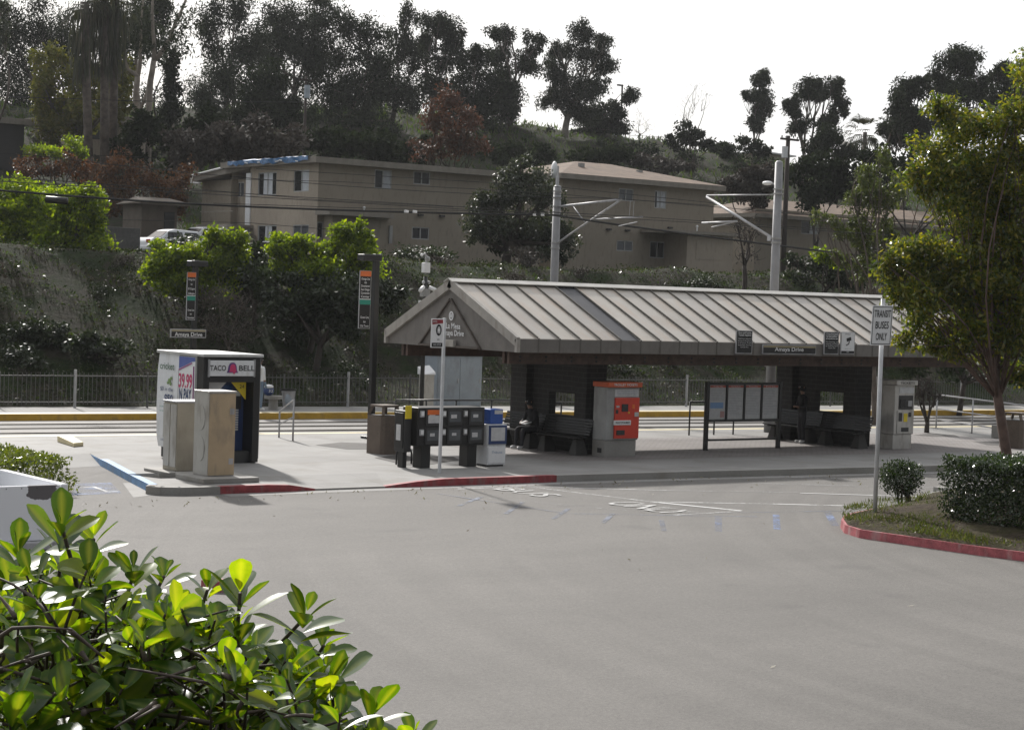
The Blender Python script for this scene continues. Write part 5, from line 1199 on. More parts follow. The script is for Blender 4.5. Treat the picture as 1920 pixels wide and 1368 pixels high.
def winpx(Xpl, Ypl, x0, y0, x1, y1, o, axis):
    """pixel box -> opening (u0,v0,u1,v1) on front wall (axis 'x', plane Y) or on left end wall (axis 'y', plane X)"""
    if axis == 'x': a = PY(x0, y1, Ypl); b = PY(x1, y0, Ypl); return (a[0]-o[0], a[2]-o[2], b[0]-o[0], b[2]-o[2])
    a = PX(x0, y1, Xpl); b = PX(x1, y0, Xpl); return (o[1]-a[1], a[2]-o[2], o[1]-b[1], b[2]-o[2])
def roofslab(parent, x0, y0, x1, y1, z, rise, oh, th=.32, ridge=True, top=None, name='roof'):
    q = MB(); a0, b0, a1, b1 = x0-oh, y0-oh, x1+oh, y1+oh
    q.box(a0, b0, z, a1, b1, z+th); rf = part('eave_fascia', q, m_eave, parent)
    q = MB(); ym = (b0+b1)/2; k = min((b1-b0)/2, (a1-a0)/2); zt = z+th+.003
    q.poly([(a0, b0, zt), (a1, b0, zt), (a1-k, ym, zt+rise), (a0+k, ym, zt+rise)]); q.poly([(a1, b1, zt), (a0, b1, zt), (a0+k, ym, zt+rise), (a1-k, ym, zt+rise)])
    q.poly([(a0, b1, zt), (a0, b0, zt), (a0+k, ym, zt+rise)]); q.poly([(a1, b0, zt), (a1, b1, zt), (a1-k, ym, zt+rise)])
    return part('roof', q, top or m_rooft, parent)
U = (1, 0, 0); V = (0, -1, 0)   # front walls run +X (normal -Y); left end walls run -Y (normal -X)
# B1
BY = 85.0; c0 = PY(592, 497, BY); zb = 5.0; X0 = c0[0]; X1 = PY(1010, 500, BY)[0]; ZE = PY(650, 302, BY)[2]
ZE = PY(600, 306, BY)[2]; LEN = PX(465, 480, X0)[1]-BY
t = thing('apartment_house', 'two storey taupe stucco apartment house with a blue tarp along its roof edge', 'building', ((X0+X1)/2, BY+4, zb))
o = (X0, BY, zb); H = ZE-zb
fops = [winpx(0, BY, *q_, o, 'x') for q_ in ((702, 320, 735, 353), (775, 323, 807, 345), (772, 427, 805, 448))]+[winpx(0, BY, 594, 417, 617, 447, o, 'x')]
q = MB(); facade(q, o, U, X1-X0, H, fops); q.quad((X1, BY, zb), (X1, BY+9, zb), (X1, BY+9, ZE), (X1, BY, ZE)); q.quad((X1, BY+9, zb), (X0, BY+9, zb), (X0, BY+9, ZE), (X1, BY+9, ZE)); part('wall', q, m_stucco, t)
window(t, o, U, fops[0], [(.52, 1)]); window(t, o, U, fops[1]); window(t, o, U, fops[2]); window(t, o, U, fops[3])
o2 = (X0, BY+LEN, zb)
lops = [winpx(X0, 0, *q_, o2, 'y') for q_ in ((483, 322, 519, 367), (550, 318, 580, 360), (482, 422, 519, 470), (548, 421, 579, 468))]
q = MB(); facade(q, o2, V, LEN, H, lops); part('wall', q, m_stuccol, t)  # end wall paler than the front: its light is put into the stucco
window(t, o2, V, lops[0], [(.25, .75)]); window(t, o2, V, lops[1], [(.5, 1)]); window(t, o2, V, lops[2], [(.35, .7)]); window(t, o2, V, lops[3], None, dark=m_glassg)
roofslab(t, X0, BY, X1, BY+9, ZE, .35, .45, .30, top=m_eave)
# lower wing further back
LX = X0+.4; y0w, y1w = BY+LEN, PX(376, 460, X0+.4)[1]; ZW = PX(376, 340, LX)[2]
o3 = (LX, y1w, zb); wops = [winpx(LX, 0, 442, 341, 458, 369, o3, 'y')]
q = MB(); facade(q, o3, V, y1w-y0w, ZW-zb, wops); q.quad((LX, y1w, zb), (LX, y1w, ZW), (LX+8, y1w, ZW), (LX+8, y1w, zb)); part('wall', q, m_stucco, t); window(t, o3, V, wops[0], None, dark=m_glassg)
ZA, ZB_ = PX(462, 316, LX-.5)[2], PX(372, 340, LX-.5)[2]; ya_, yb_ = y0w-.1, PX(362, 336, LX-.5)[1]
q = MB(); q.prism([(LX-.5, ya_, ZA), (LX+8, ya_, ZA), (LX+8, yb_, ZB_), (LX-.5, yb_, ZB_)], [(LX-.5, ya_, ZA+.3), (LX+8, ya_, ZA+.3), (LX+8, yb_, ZB_+.3), (LX-.5, yb_, ZB_+.3)]); part('eave_fascia', q, m_eave, t)
q = MB(); q.tube([(LX-.56, ya_+1., ZA+.3), (LX-.56, yb_+.05, ZB_+.33), (LX-.56, yb_+.1, ZB_-.05), (LX-.56, yb_-.9, ZB_-.12)], .06, 6); part('gutter', q, m_wht, t)
q = MB(); q.box(X0-.06, y0w-.15, zb+1.6, X0+.02, y0w+.35, ZE-.3); part('white_post', q, m_white, t)
q = MB(); q.box(X0-1.3, y0w-.5, zb+2.05, X0-.0, y0w+3.5, zb+2.2); q.bar((X0-1.2, y0w+3.2, zb+2.9), (X0-1.2, y0w-.4, zb+2.9), .05); part('stair_landing', q, m_eave, t)
q = MB()
for i in range(9): q.box(X0-1.3, y0w-.5+i*.3-2.6, zb+.2*i+.15, X0-.1, y0w-.2+i*.3-2.6, zb+.2*i+.22)
part('stair_treads', q, m_eave, t)
# tarp: crumpled strip on the left eave
rr = random.Random(5); q = MB(); q2 = MB(); ya, yb = BY+.2, BY+LEN+1.6; n = 26; xe = X0-.46; prev = None
for i in range(n+1):
    y = ya+(yb-ya)*i/n; a = (xe-.03-rr.uniform(0, .06), y, ZE+.02+rr.uniform(0, .14)); b = (xe-.05, y, ZE+.31+rr.uniform(0, .06)); c = (xe+.5, y, ZE+.35+rr.uniform(0, .09))
    if prev:
        q.quad(prev[0], a, b, prev[1]); (q2 if i in (1, 2, 6, 11, 12, 13, 17, 22, 25) else q).quad(prev[1], b, c, prev[2])
        if i in (4, 9, 10, 16, 20): a_, b_2 = np.array(prev[0])+(-.02, 0, .0), np.array(a)+(-.02, 0, .05); q2.quad(a_, b_2, b_2+(0, 0, .06), a_+(0, 0, .07))
    prev = (a, b, c)
k_ = len(q.v); q.v += q2.v; q.f += [tuple(i_+k_ for i_ in f_) for f_ in q2.f]; q.mi += [1]*len(q2.f); part('tarp', q, [M('blue_tarp', (.025, .12, .28), .35, var=.5, scale=8), m_white], t)
# porch roof, bay below, vents, meter, door
pz = PY(650, 400, BY-1.2)[2]; pa = PY(618, 400, BY-1.4)[0]; pb = PY(739, 406, BY-1.4)[0]
q = MB(); q.box(pa, BY-1.4, pz-.12, pb, BY-.004, pz+.12); part('porch_roof', q, m_eave, t)
pa2 = PY(624, 400, BY-.9)[0]; pb2 = PY(731, 406, BY-.9)[0]
q = MB(); q.box(pa2, BY-.9, zb-.2, pb2, BY-.004, pz-.123); part('porch_bay', q, m_stucco, t)
a = PY(655, 421, BY-.92); b = PY(693, 480, BY-.92); q = MB(); q.box(a[0], BY-.93, b[2], b[0], BY-.903, a[2]); part('door', q, m_eave, t)
a = PY(730, 423, BY-.92); q = MB(); q.box(a[0]-.02, BY-1.0, a[2]-.9, a[0]+.16, BY-.903, a[2]); part('meter_box', q, m_gry, t)
def vent(t, x, y, w, BY):
    a = PY(x, y, BY); q = MB(); q.box(a[0]-w/2, BY-.16, a[2]-.05, a[0]+w/2, BY-.003, a[2]+.05); part('wall_vent', q, m_dk, t)
vent(t, 787, 403, .3, BY); vent(t, 827, 405, .3, BY); 
a = PY(683, 389, BY-.6); q = MB(); q.cyl((a[0], BY-.6), .04, pz+.1, pz+.32, 8); q.ball((a[0], BY-.6, pz+.36), .08, 8); part('roof_vent', q, m_wht, t)
# B2
BY2 = 88.0; X0 = PY(1047, 333, BY2)[0]+.3; X1 = PY(1345, 352, BY2)[0]-.1; ZE = PY(1200, 347, BY2)[2]; zb = 4.9
t = thing('apartment_house', 'two storey taupe apartment house with a brown shingle hip roof behind the tracks', 'building', ((X0+X1)/2, BY2+4, zb)); o = (X0, BY2, zb)
X1w = PY(1334, 500, BY2)[0]
ops = [winpx(0, BY2, *q_, o, 'x') for q_ in ((1160, 355, 1188, 376), (1227, 359, 1250, 390), (1156, 452, 1187, 470), (1218, 454, 1247, 483))]
q = MB(); facade(q, o, U, X1w-X0, ZE-zb, ops); q.quad((X0, BY2+9, zb), (X0, BY2, zb), (X0, BY2, ZE), (X0, BY2+9, ZE)); q.quad((X1w, BY2, zb), (X1w, BY2+9, zb), (X1w, BY2+9, ZE), (X1w, BY2, ZE)); part('wall', q, m_stucco, t)
window(t, o, U, ops[0], None, dark=m_glassg); window(t, o, U, ops[1], [(.2, 1)]); window(t, o, U, ops[2], None, dark=m_glassg); window(t, o, U, ops[3])
rz_ = 1.15; rf = roofslab(t, X0, BY2, X1w, BY2+9, ZE, rz_, .5, .30)
for (x, y, w, h) in ((1090, 309, .35, .25), (1199, 321, .35, .15), (1149, 323, .09, .3), (1207, 333, .09, .35), (1300, 341, .09, .3)):
    a = PY(x, y, BY2+2.4); q = MB(); q.box(a[0]-w/2, BY2+2.3, a[2]-h-.5, a[0]+w/2, BY2+2.5, a[2]+h*.4); part('roof_vent', q, m_gry if w > .2 else m_dk, rf)
for x, y in ((1140, 430), (1175, 432), (1255, 427)): vent(t, x, y, .32, BY2)
ba = PY(1289, 440, BY2-2.)[0]; bb_ = PY(1375, 440, BY2-2.)[0]; bz = PY(1330, 441, BY2-2.)[2]
q = MB(); q.box(ba, BY2-2, zb-.3, bb_, BY2+5, bz); part('single_storey_bay', q, m_stuccol, t)
q = MB(); q.box(PY(1250, 440, BY2-2.4)[0], BY2-2.4, bz+.003, bb_+.4, BY2-.003, bz+.18); q.box(X1w+.004, BY2-.003, bz+.003, bb_+.4, BY2+5.3, bz+.18); part('bay_roof', q, m_eave, t)
a = PY(1306, 449, BY2-2.02); b = PY(1352, 488, BY2-2.02); q = MB(); q.box(a[0], BY2-2.02, b[2], b[0], BY2-2.003, a[2]); part('blank_panel', q, m_stuccol, t)
a = PY(1307, 428, BY2-1.5); q = MB(); q.cyl((a[0], BY2-1.5), .04, bz+.18, bz+.45, 8); q.ball((a[0], BY2-1.5, bz+.5), .08, 8); part('roof_vent', q, m_wht, t)
# roof dish on mast beside tree
a = D(1036, 318, 97.); t2 = thing('antenna_dish', 'small pale dish seen edge on above the tree by the catenary pole', 'antenna', a)
q = MB(); q.lathe((0, 0, 0), [(0, 0), (.2, .02), (.42, .10), (.43, .12), (.2, .05), (0, .03)], 16); v_ = np.array(q.v); q.v = [(a[0]+z_, a[1]+y_*.6, a[2]+x_) for x_, y_, z_ in v_]; part('dish', q, m_white, t2, smooth=True)
q = MB(); q.tube([a, (a[0]+.1, a[1]+.1, a[2]-1.6)], .03, 6); part('mast', q, m_gry, t2)
# B3
BY3 = 92.; X0 = PY(1408, 408, BY3)[0]+.4; X1 = PY(1900, 405, BY3)[0]; ZE = PY(1600, 409, BY3)[2]; zb = 4.7
t = thing('apartment_house', 'low taupe house with a pale brown roof half hidden by trees at right', 'building', ((X0+X1)/2, BY3+4, zb)); o = (X0, BY3, zb); ZE = PY(1450, 410, BY3)[2]
ops = [winpx(0, BY3, 1502, 416, 1536, 438, o, 'x'), winpx(0, BY3, 1640, 422, 1670, 446, o, 'x'), winpx(0, BY3, 1722, 415, 1748, 440, o, 'x')]
q = MB(); facade(q, o, U, X1-X0, ZE-zb, ops); q.quad((X0, BY3+8, zb), (X0, BY3, zb), (X0, BY3, ZE), (X0, BY3+8, ZE)); part('wall', q, m_stucco, t)
window(t, o, U, ops[0], [(.5, 1)]); window(t, o, U, ops[1]); window(t, o, U, ops[2])
roofslab(t, X0, BY3, X1, BY3+8, ZE, 1.25, .6, .25)
a = PY(1386, 470, BY3-3); 
# small house and block wall at left, dark building far left, roof behind palms
XL = PY(262, 480, 82.)[0]; q = MB(); a = PY(150, 425, 82.); zz1 = PY(262, 428, 82.)[2]; q.box(a[0]-3, 82., 4.6, XL, 82.25, zz1)
tag(part('block_wall', q, brickM('grey_block', (.13, .125, .12), .4, .2, (.10, .097, .093)), bevel=.01), 'grey concrete block wall at the slope top left of the white cars', 'wall')
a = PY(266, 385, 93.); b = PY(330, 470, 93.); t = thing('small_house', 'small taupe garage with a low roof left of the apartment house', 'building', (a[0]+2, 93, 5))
zt_ = PY(300, 384, 93.)[2]; m_shed = M('shade_darkened_stucco', (.12, .10, .08), .9); q = MB(); q.box(a[0], 93, 4.8, b[0], 95.2, zt_); part('wall', q, m_shed, t)  # garage stucco darkened: the shade lying on it is put into the colour
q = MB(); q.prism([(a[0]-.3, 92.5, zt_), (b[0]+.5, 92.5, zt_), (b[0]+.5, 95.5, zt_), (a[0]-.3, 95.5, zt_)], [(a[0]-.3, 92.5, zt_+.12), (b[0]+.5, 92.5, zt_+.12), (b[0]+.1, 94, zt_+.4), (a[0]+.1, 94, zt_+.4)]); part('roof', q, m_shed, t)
q = MB(); m0 = PY(308, 400, 92.99)[0]; q.box(m0, 92.96, 4.85, b[0]-.15, 92.995, zt_-.35); part('garage_door', q, m_dk, t)
a = PY(-40, 225, 128.); b = PY(44, 300, 128.); zt_ = PY(20, 222, 128.)[2]; t = thing('dark_house', 'dark walled house at the far left edge behind the trees', 'building', (a[0]+3, 128, 12))
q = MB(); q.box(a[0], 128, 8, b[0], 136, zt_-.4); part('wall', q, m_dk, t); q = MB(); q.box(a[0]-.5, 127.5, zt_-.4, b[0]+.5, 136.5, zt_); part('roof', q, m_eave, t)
a = PY(150, 225, 131.); b = PY(282, 232, 131.); zt_ = PY(215, 218, 131.)[2]; t = thing('low_house', 'low flat roofed house behind the three palm trunks', 'building', ((a[0]+b[0])/2, 131, 12))
q = MB(); q.box(a[0], 131, 8, b[0], 139, zt_-.5); part('wall', q, m_stucco, t); q = MB(); q.box(a[0]-.6, 130.4, zt_-.5, b[0]+.6, 139.5, zt_); part('roof', q, m_eave, t)
for i, xx in enumerate((175, 205, 245)):
    c = PY(xx, 245, 130.97); q = MB(); q.box(c[0]-.5, 130.95, c[2]-.6, c[0]+.5, 130.99, c[2]+.5); part('window', q, m_glass, t)
a = PY(1428, 284, 160.); t = thing('white_roofed_house', 'tiny white roofed house on the hill crest left of the timber utility pole', 'building', (a[0]+2, 160, a[2]-3))
q = MB(); q.box(a[0], 160, a[2]-4.5, a[0]+4.4, 166, a[2]-.1); part('wall', q, m_stuccol, t); q = MB(); q.prism([(a[0]-.5, 159.5, a[2]-.1), (a[0]+5, 159.5, a[2]-.3), (a[0]+5, 167, a[2]-.3), (a[0]-.5, 167, a[2]-.1)], [(a[0]-.5, 159.5, a[2]+.05), (a[0]+5, 159.5, a[2]-.15), (a[0]+3, 163, a[2]+.5), (a[0]+1, 163, a[2]+.5)]); part('roof', q, m_white, t)

# ================================================================== overhead line poles and wires
def cat_pole(label, base, zt, r0, r1):
    t = thing('catenary_pole', label, 'catenary pole', base, 0, 'steel catenary poles')
    q = MB(); q.tube([(base[0], base[1], base[2]-.3), (base[0], base[1], zt)], [r0, r1], 20); part('mast', q, M('weathered_mast', (.25, .25, .255), .6, .1, dirt=(.19, .185, .18)), t, smooth=True)
    q = MB(); q.ball((base[0], base[1], zt), (r1*.9, r1*.9, .06), 10); part('cap', q, m_steel, t, smooth=True); return t
# right pole
bx, by = 43.14, 43.85; zt = PX(1455, 305, bx)[2]
t = cat_pole('thick steel catenary pole behind the right half of the shelter roof', (bx, by, 0), zt, .16, .125)
def zat(x, y): return PX(x, y, bx)[2]
tip = PX(1325, 369, bx); low = PX(1441, 447, bx); hi = PX(1449, 365, bx)
q = MB(); q.tube([(bx, by+.15, low[2]), tip], .045, 8); part('diagonal_arm', q, m_steel, t, smooth=True)
q = MB(); q.tube([(bx, by+.15, hi[2]), (bx, tip[1], tip[2]+.05)], .02, 8); part('stay_rod', q, m_steel, t, smooth=True)
s1 = PX(1382, 415, bx); s2 = PX(1316, 418, bx); q = MB(); q.tube([s1, s2], .03, 8); ra = part('registration_arm', q, m_steel, t, smooth=True)
s3 = PX(1334, 426, bx); q = MB(); q.tube([s1, s3], .02, 6); part('steady_rod', q, m_steel, ra, smooth=True)
q = MB()
for z_ in (low[2], low[2]-.13, hi[2]+.02, hi[2]+.16): q.tube([(bx, by, z_-.02), (bx, by, z_+.02)], .16, 16)
part('pole_bands', q, m_gry, t)
q = MB(); q.box(bx-.1, by+.14, low[2]-.08, bx+.1, by+.3, low[2]+.08); part('arm_bracket', q, m_steel, t)
a = PX(1437, 344, bx); q = MB(); q.tube([(bx, by, a[2]-.05), (bx-.1, by+.3, a[2])], .03, 6); fl = part('lamp_arm', q, m_steel, t); q = MB(); q.ball((bx-.1, by+.38, a[2]), (.14, .2, .07), 10); part('lamp_shade', q, m_wht, fl, smooth=True)
RT = (bx, s2[1], s2[2])
# left pole, beyond the far platform
c = D(1040, 500, 71.5); bx, by = c[0], c[1]; zt = PX(1044, 350, bx)[2]; zg = terr(bx, by)
t = cat_pole('steel catenary pole on the slope left of centre with its arms reaching right', (bx, by, zg), zt, .165, .14)
tip = PX(1165, 374, bx); low = PX(1052, 455, bx); hi = PX(1054, 387, bx)
q = MB(); q.tube([(bx, by-.14, low[2]), tip], .04, 8); part('diagonal_arm', q, m_steel, t, smooth=True)
q = MB(); q.tube([(bx, by-.14, hi[2]), tip], .04, 8); part('top_arm', q, m_steel, t, smooth=True)
q = MB(); q.tube([hi*.62+tip*.38 if False else np.array(hi)*.82+np.array(tip)*.18, np.array(low)*.57+np.array(tip)*.43], .02, 6); part('brace', q, m_steel, t, smooth=True)
s1 = PX(1117, 411, bx); s2 = PX(1205, 407, bx); q = MB(); q.tube([s1, s2], .03, 8); ra = part('registration_arm', q, m_steel, t, smooth=True)
q = MB(); q.tube([PX(1160, 424, bx), PX(1195, 416, bx)], .02, 6); q.tube([PX(1180, 409, bx), PX(1182, 376, bx)], .008, 5); q.tube([PX(1187, 409, bx), PX(1189, 376, bx)], .008, 5); part('steady_rod', q, m_steel, ra)
q = MB()
for z_ in (low[2], low[2]-.2, hi[2], hi[2]-.2, hi[2]+.3, hi[2]+.55): q.tube([(bx, by, z_-.02), (bx, by, z_+.02)], .168, 16)
part('pole_bands', q, m_gry, t)
a = PX(1042, 335, bx); q = MB(); q.tube([(bx, by, zt), (bx, by, zt+.75)], .035, 8); q.box(bx-.06, by-.05, zt+.05, bx+.03, by+.05, zt+.4); part('top_fitting', q, m_steel, t)
LT = (bx, s2[1], s2[2])
m_wire = M('black_cable', (.015, .015, .015), .6)
def cable(label, pts, r=.02, name='overhead_cable', group='overhead cables', sag=0):
    P_ = [np.array(p, float) for p in pts]; out = []
    for i in range(len(P_)-1):
        for k in range(8): f = k/8; p = P_[i]*(1-f)+P_[i+1]*f; p[2] -= sag*4*f*(1-f); out.append(p)
    out.append(P_[-1]); q = MB(); q.tube(out, r, 6); return tag(part(name, q, m_wire, smooth=True), label, 'cable', group)
cable('thick black cable crossing the whole view in front of the apartment houses', [D(-60, 352, 66), D(300, 379, 67), D(640, 394, 68), D(1036, 403, 69), D(1300, 440, 72), D(1700, 489, 76), D(1960, 520, 78)], .040, sag=.02)
q = MB(); q.tube([D(86, 374, 65.9), D(127, 377, 65.9)], .12, 12); o_ = tag(part('cable_splice', q, m_black, smooth=True), 'black cylindrical splice case hanging from the thick cable at upper left', 'cable splice')
cable('thin black cable lashed just above the thick cable', [D(400, 381, 67), D(700, 391, 68), D(1036, 399, 69)], .012)
cable('thin wire across the upper windows of the long apartment house', [D(480, 316, 66), D(760, 333, 66.5), D(1040, 350, 67), D(1360, 383, 68)], .011)
cable('second thin wire just below the one across the upper windows', [D(375, 334, 66), D(640, 341, 66), D(900, 355, 66.5), D(1040, 364, 67), D(1330, 385, 68)], .011)
cable('thin wire crossing the middle of the long apartment house', [D(340, 352, 66), D(600, 375, 66.5), D(850, 388, 67)], .010)
cable('thin wire in front of the lower windows of the long apartment house', [D(190, 411, 66), D(470, 418, 66), D(590, 428, 66), D(700, 434, 66.5)], .010)
cable('thin wire high across the dark trees at upper left', [D(-20, 180, 120), D(270, 190, 122), D(570, 192, 124)], .02)
cable('thin wire low across the orange shrubs at left', [D(-20, 288, 118), D(200, 292, 120), D(400, 300, 122)], .018)
cable('contact wire held by the left catenary pole over the far track', [(LT[0]-22, LT[1]+22*TS, LT[2]), LT, (LT[0]+50, LT[1]-50*TS, LT[2])], .012, group='tramway wires', sag=.04)
cable('contact wire held by the right catenary pole over the near track', [(RT[0]-36, RT[1]+36*TS, RT[2]), RT, (RT[0]+45, RT[1]-45*TS, RT[2])], .012, group='tramway wires', sag=.04)
cable('messenger wire above the far track contact wire', [(LT[0]-22, LT[1]+22*TS, LT[2]+.7), (tip[0], tip[1], tip[2]+.02), (LT[0]+50, LT[1]-50*TS, LT[2]+.7)], .012, group='tramway wires', sag=.25)
for i, (x, y) in enumerate(((762, 396.5), (778, 397), (1003, 402.5), (1018, 402.5))):
    p = D(x, y, 67.9 if i < 2 else 68.9); q = MB(); q.obox(p, (.10, .06, 0), (-.02, .03, 0), (0, 0, .045)); tag(part('cable_clamp', q, m_wht, bevel=.01), ['first pale clamp from the left on the thick cable', 'second pale clamp from the left on the thick cable', 'pale clamp on the thick cable next left of the catenary pole pair', 'pale clamp on the thick cable nearest the left catenary pole'][i], 'cable clamp', 'cable clamps')
# timber utility poles
b = D(1473, 380, 118.); zg = terr(b[0], b[1]); zt = D(1473, 255, 118.)[2]
t = thing('utility_pole', 'dark timber utility pole with a crossarm and grey transformer behind the right catenary pole', 'utility pole', (b[0], b[1], zg))
q = MB(); q.tube([(b[0], b[1], zg-.3), (b[0], b[1], zt)], [.17, .13], 10); part('pole', q, m_wood, t, smooth=True)
z_ = D(1473, 262, 118.)[2]; q = MB(); q.box(b[0]-.75, b[1]-.2, z_-.06, b[0]+.75, b[1]-.08, z_+.06); part('crossarm', q, m_wood, t)
for dx in (-.65, -.3, .65): q = MB(); q.lathe((b[0]+dx, b[1]-.14, z_+.06), [(.02, 0), (.05, .05), (.05, .12), (0, .16)], 8); part('insulator', q, m_gry, t)
a = D(1466, 285, 117.6); q = MB(); q.cyl((a[0], b[1]-.25), .18, D(1466, 296, 117.6)[2], D(1466, 275, 117.6)[2], 14); part('transformer', q, m_white, t, smooth=False)
b = D(570, 285, 128.); zg = terr(b[0], b[1]); zt = D(572, 143, 128.)[2]
t = thing('utility_pole', 'thin dark utility pole with a pale transformer among the eucalyptus at upper left', 'utility pole', (b[0], b[1], zg))
q = MB(); q.tube([(b[0], b[1], zg-.3), (b[0], b[1], zt)], [.12, .09], 8); part('pole', q, m_wood, t, smooth=True)
z_ = D(571, 151, 128.)[2]; q = MB(); q.box(b[0]-.5, b[1]-.15, z_-.05, b[0]+.4, b[1]-.06, z_+.05); part('crossarm', q, m_wood, t)
for dx in (-.4, .3): q = MB(); q.lathe((b[0]+dx, b[1]-.1, z_+.05), [(.02, 0), (.06, .06), (0, .16)], 8); part('insulator', q, m_gry, t)
a = D(577, 172, 127.6); q = MB(); q.cyl((a[0], b[1]-.24), .19, D(577, 184, 127.6)[2], D(577, 160, 127.6)[2], 14); part('transformer', q, M('pale_transformer', (.40, .46, .52), .5), t)
# street lamp on the hill
b = D(1163, 265, 200.); zg = terr(b[0], b[1]); zt = D(1163, 160, 200.)[2]
t = thing('street_lamp', 'dark street lamp standing on the hill crest against the white sky', 'street lamp', (b[0], b[1], zg))
q = MB(); q.tube([(b[0], b[1], zg-.3), (b[0], b[1], zt)], .09, 8); part('pole', q, m_dk, t)
q = MB(); q.box(b[0]-.62, b[1]-.12, zt-.12, b[0]+.05, b[1]+.12, zt+.03); part('lamp_head', q, m_dk, t)
# chain link posts on the crest
t0 = None
for i, x in enumerate((1186, 1210, 1237, 1262)):
    pass
fc = thing('chain_link_fence', 'thin chain link fence on the hill crest right of the street lamp', 'fence', D(1180, 272, 204.))
pts = [D(x, 254+(x-1180)*.045, 204.) for x in range(1180, 1290, 18)]
q = MB(); q.tube(pts, .025, 5); part('top_rail', q, m_gry, fc)
for p in pts: q = MB(); q.tube([(p[0], p[1], terr(p[0], p[1])-.2), p], .035, 5); part('post', q, m_gry, fc)
# ================================================================== trees and plants
A_ = 'eucalyptus'
def euc(label, base, depth, blobs, n=5200, leaf=None, bark=None, trunk=.28, ls=.30, **k):
    k.setdefault('tight', .33); k['clumps'] = k.get('clumps', 9)+5; n = int(n*2.7)
    return tree('eucalyptus_tree', label, 'tree', base, depth, blobs, leaf or L_euc, bark or m_bark, n, ls, trunk, droop=.9, aspect=.34, group='eucalyptus trees on the hill', **k)
euc('dark dense eucalyptus at the upper left corner of the hill', (70, 300), 165, [(30, 110, 60, 90), (80, 40, 60, 60), (130, 120, 50, 80), (60, 200, 60, 60), (10, 20, 30, 40)], leaf=L_dark, n=6500)
euc('slender grey eucalyptus with gaps left of the white sky notch', (250, 290), 150, [(255, 40, 40, 50), (285, 60, 35, 60), (235, 110, 30, 40), (300, 10, 30, 30)], n=4000, bark=m_barkp, trunk=.22)
euc('tall airy eucalyptus right of the white sky notch', (420, 290), 165, [(400, 60, 35, 60), (440, 20, 40, 50), (425, 130, 45, 60), (395, 190, 50, 60), (470, 90, 40, 60)], n=6500)
euc('broad dark round crowned tree behind the pale transformer', (500, 290), 150, [(505, 170, 52, 48), (470, 210, 40, 40), (540, 215, 45, 45)], leaf=L_dark, n=5000, ls=.36)
euc('tall eucalyptus with thin top sprays above the pale transformer', (560, 290), 172, [(520, 30, 45, 50), (560, 70, 45, 50), (600, 20, 45, 40), (500, 90, 35, 40), (590, 110, 45, 50)], n=6500)
euc('massive dark eucalyptus filling the skyline left of the red tree', (650, 290), 170, [(640, 60, 45, 60), (690, 80, 40, 60), (610, 150, 60, 60), (670, 170, 60, 60), (720, 130, 35, 50), (640, 235, 60, 45), (700, 240, 50, 40)], n=9000, leaf=L_dark)
euc('thin topped eucalyptus with a spire of foliage above the others', (730, 290), 174, [(765, 30, 18, 34), (745, 85, 30, 40), (725, 150, 35, 40), (780, 110, 30, 35), (760, 180, 40, 40)], n=4200)
euc('round topped eucalyptus just right of the spire topped one', (800, 292), 176, [(820, 50, 36, 30), (855, 70, 26, 30), (800, 80, 26, 28), (840, 110, 34, 30), (815, 160, 40, 36)], n=5200)
euc('dark eucalyptus above the red brown tree', (880, 285), 178, [(890, 110, 30, 36), (880, 170, 50, 45), (925, 170, 32, 40), (900, 215, 45, 36), (850, 215, 36, 36)], n=6500, leaf=L_dark)
euc('open branched eucalyptus with lobed crown at centre', (955, 280), 182, [(928, 66, 20, 18), (952, 62, 14, 20), (940, 100, 34, 24), (1000, 80, 24, 26), (985, 120, 32, 26), (945, 150, 34, 28), (930, 190, 34, 30), (965, 200, 34, 34)], n=6500, clumps=7)
euc('large fork trunked eucalyptus standing right of centre against the sky', (1058, 285), 185, [(1098, 62, 26, 30), (1130, 85, 22, 24), (1050, 92, 28, 26), (1100, 110, 36, 30), (1040, 130, 30, 20), (1135, 130, 26, 24), (1065, 160, 42, 36), (1110, 165, 36, 32), (1030, 180, 30, 24), (1090, 205, 45, 24)], n=9000, clumps=7, trunk=.36, bark=m_barkp)
euc('leaning dark eucalyptus whose crown bends low beside the street lamp', (1080, 300), 192, [(1180, 180, 17, 20), (1150, 205, 28, 18), (1120, 225, 40, 30), (1160, 245, 26, 24), (1090, 255, 34, 26), (1110, 215, 30, 24)], n=6000, leaf=L_dark)
euc('slim upright eucalyptus alone against the sky right of the bare tree', (1412, 265), 190, [(1430, 145, 18, 20), (1420, 180, 22, 20), (1432, 205, 20, 18), (1415, 232, 20, 16), (1402, 180, 12, 10)], n=3200, clumps=8, trunk=.16)
euc('eucalyptus with a sky hole through its crown on the right skyline', (1508, 275), 175, [(1520, 165, 26, 26), (1560, 165, 24, 24), (1485, 200, 22, 22), (1500, 235, 24, 18), (1575, 200, 18, 26), (1548, 225, 24, 16), (1530, 180, 20, 12)], n=5200, clumps=7)
euc('dark bushy tree below the eucalyptus with the sky hole', (1560, 300), 160, [(1560, 260, 30, 28), (1530, 275, 30, 22), (1585, 285, 28, 22)], n=3500, leaf=L_dark)
euc('pale airy eucalyptus behind the left edge of the street tree crown', (1700, 300), 150, [(1700, 170, 26, 28), (1725, 160, 22, 22), (1690, 215, 38, 36), (1670, 245, 28, 26), (1715, 250, 40, 36)], n=5200)
euc('tall rounded eucalyptus rising above the street tree', (1800, 330), 155, [(1785, 110, 32, 26), (1820, 120, 30, 26), (1765, 145, 26, 26), (1800, 165, 42, 32), (1840, 165, 26, 30), (1790, 215, 45, 36)], n=6500)
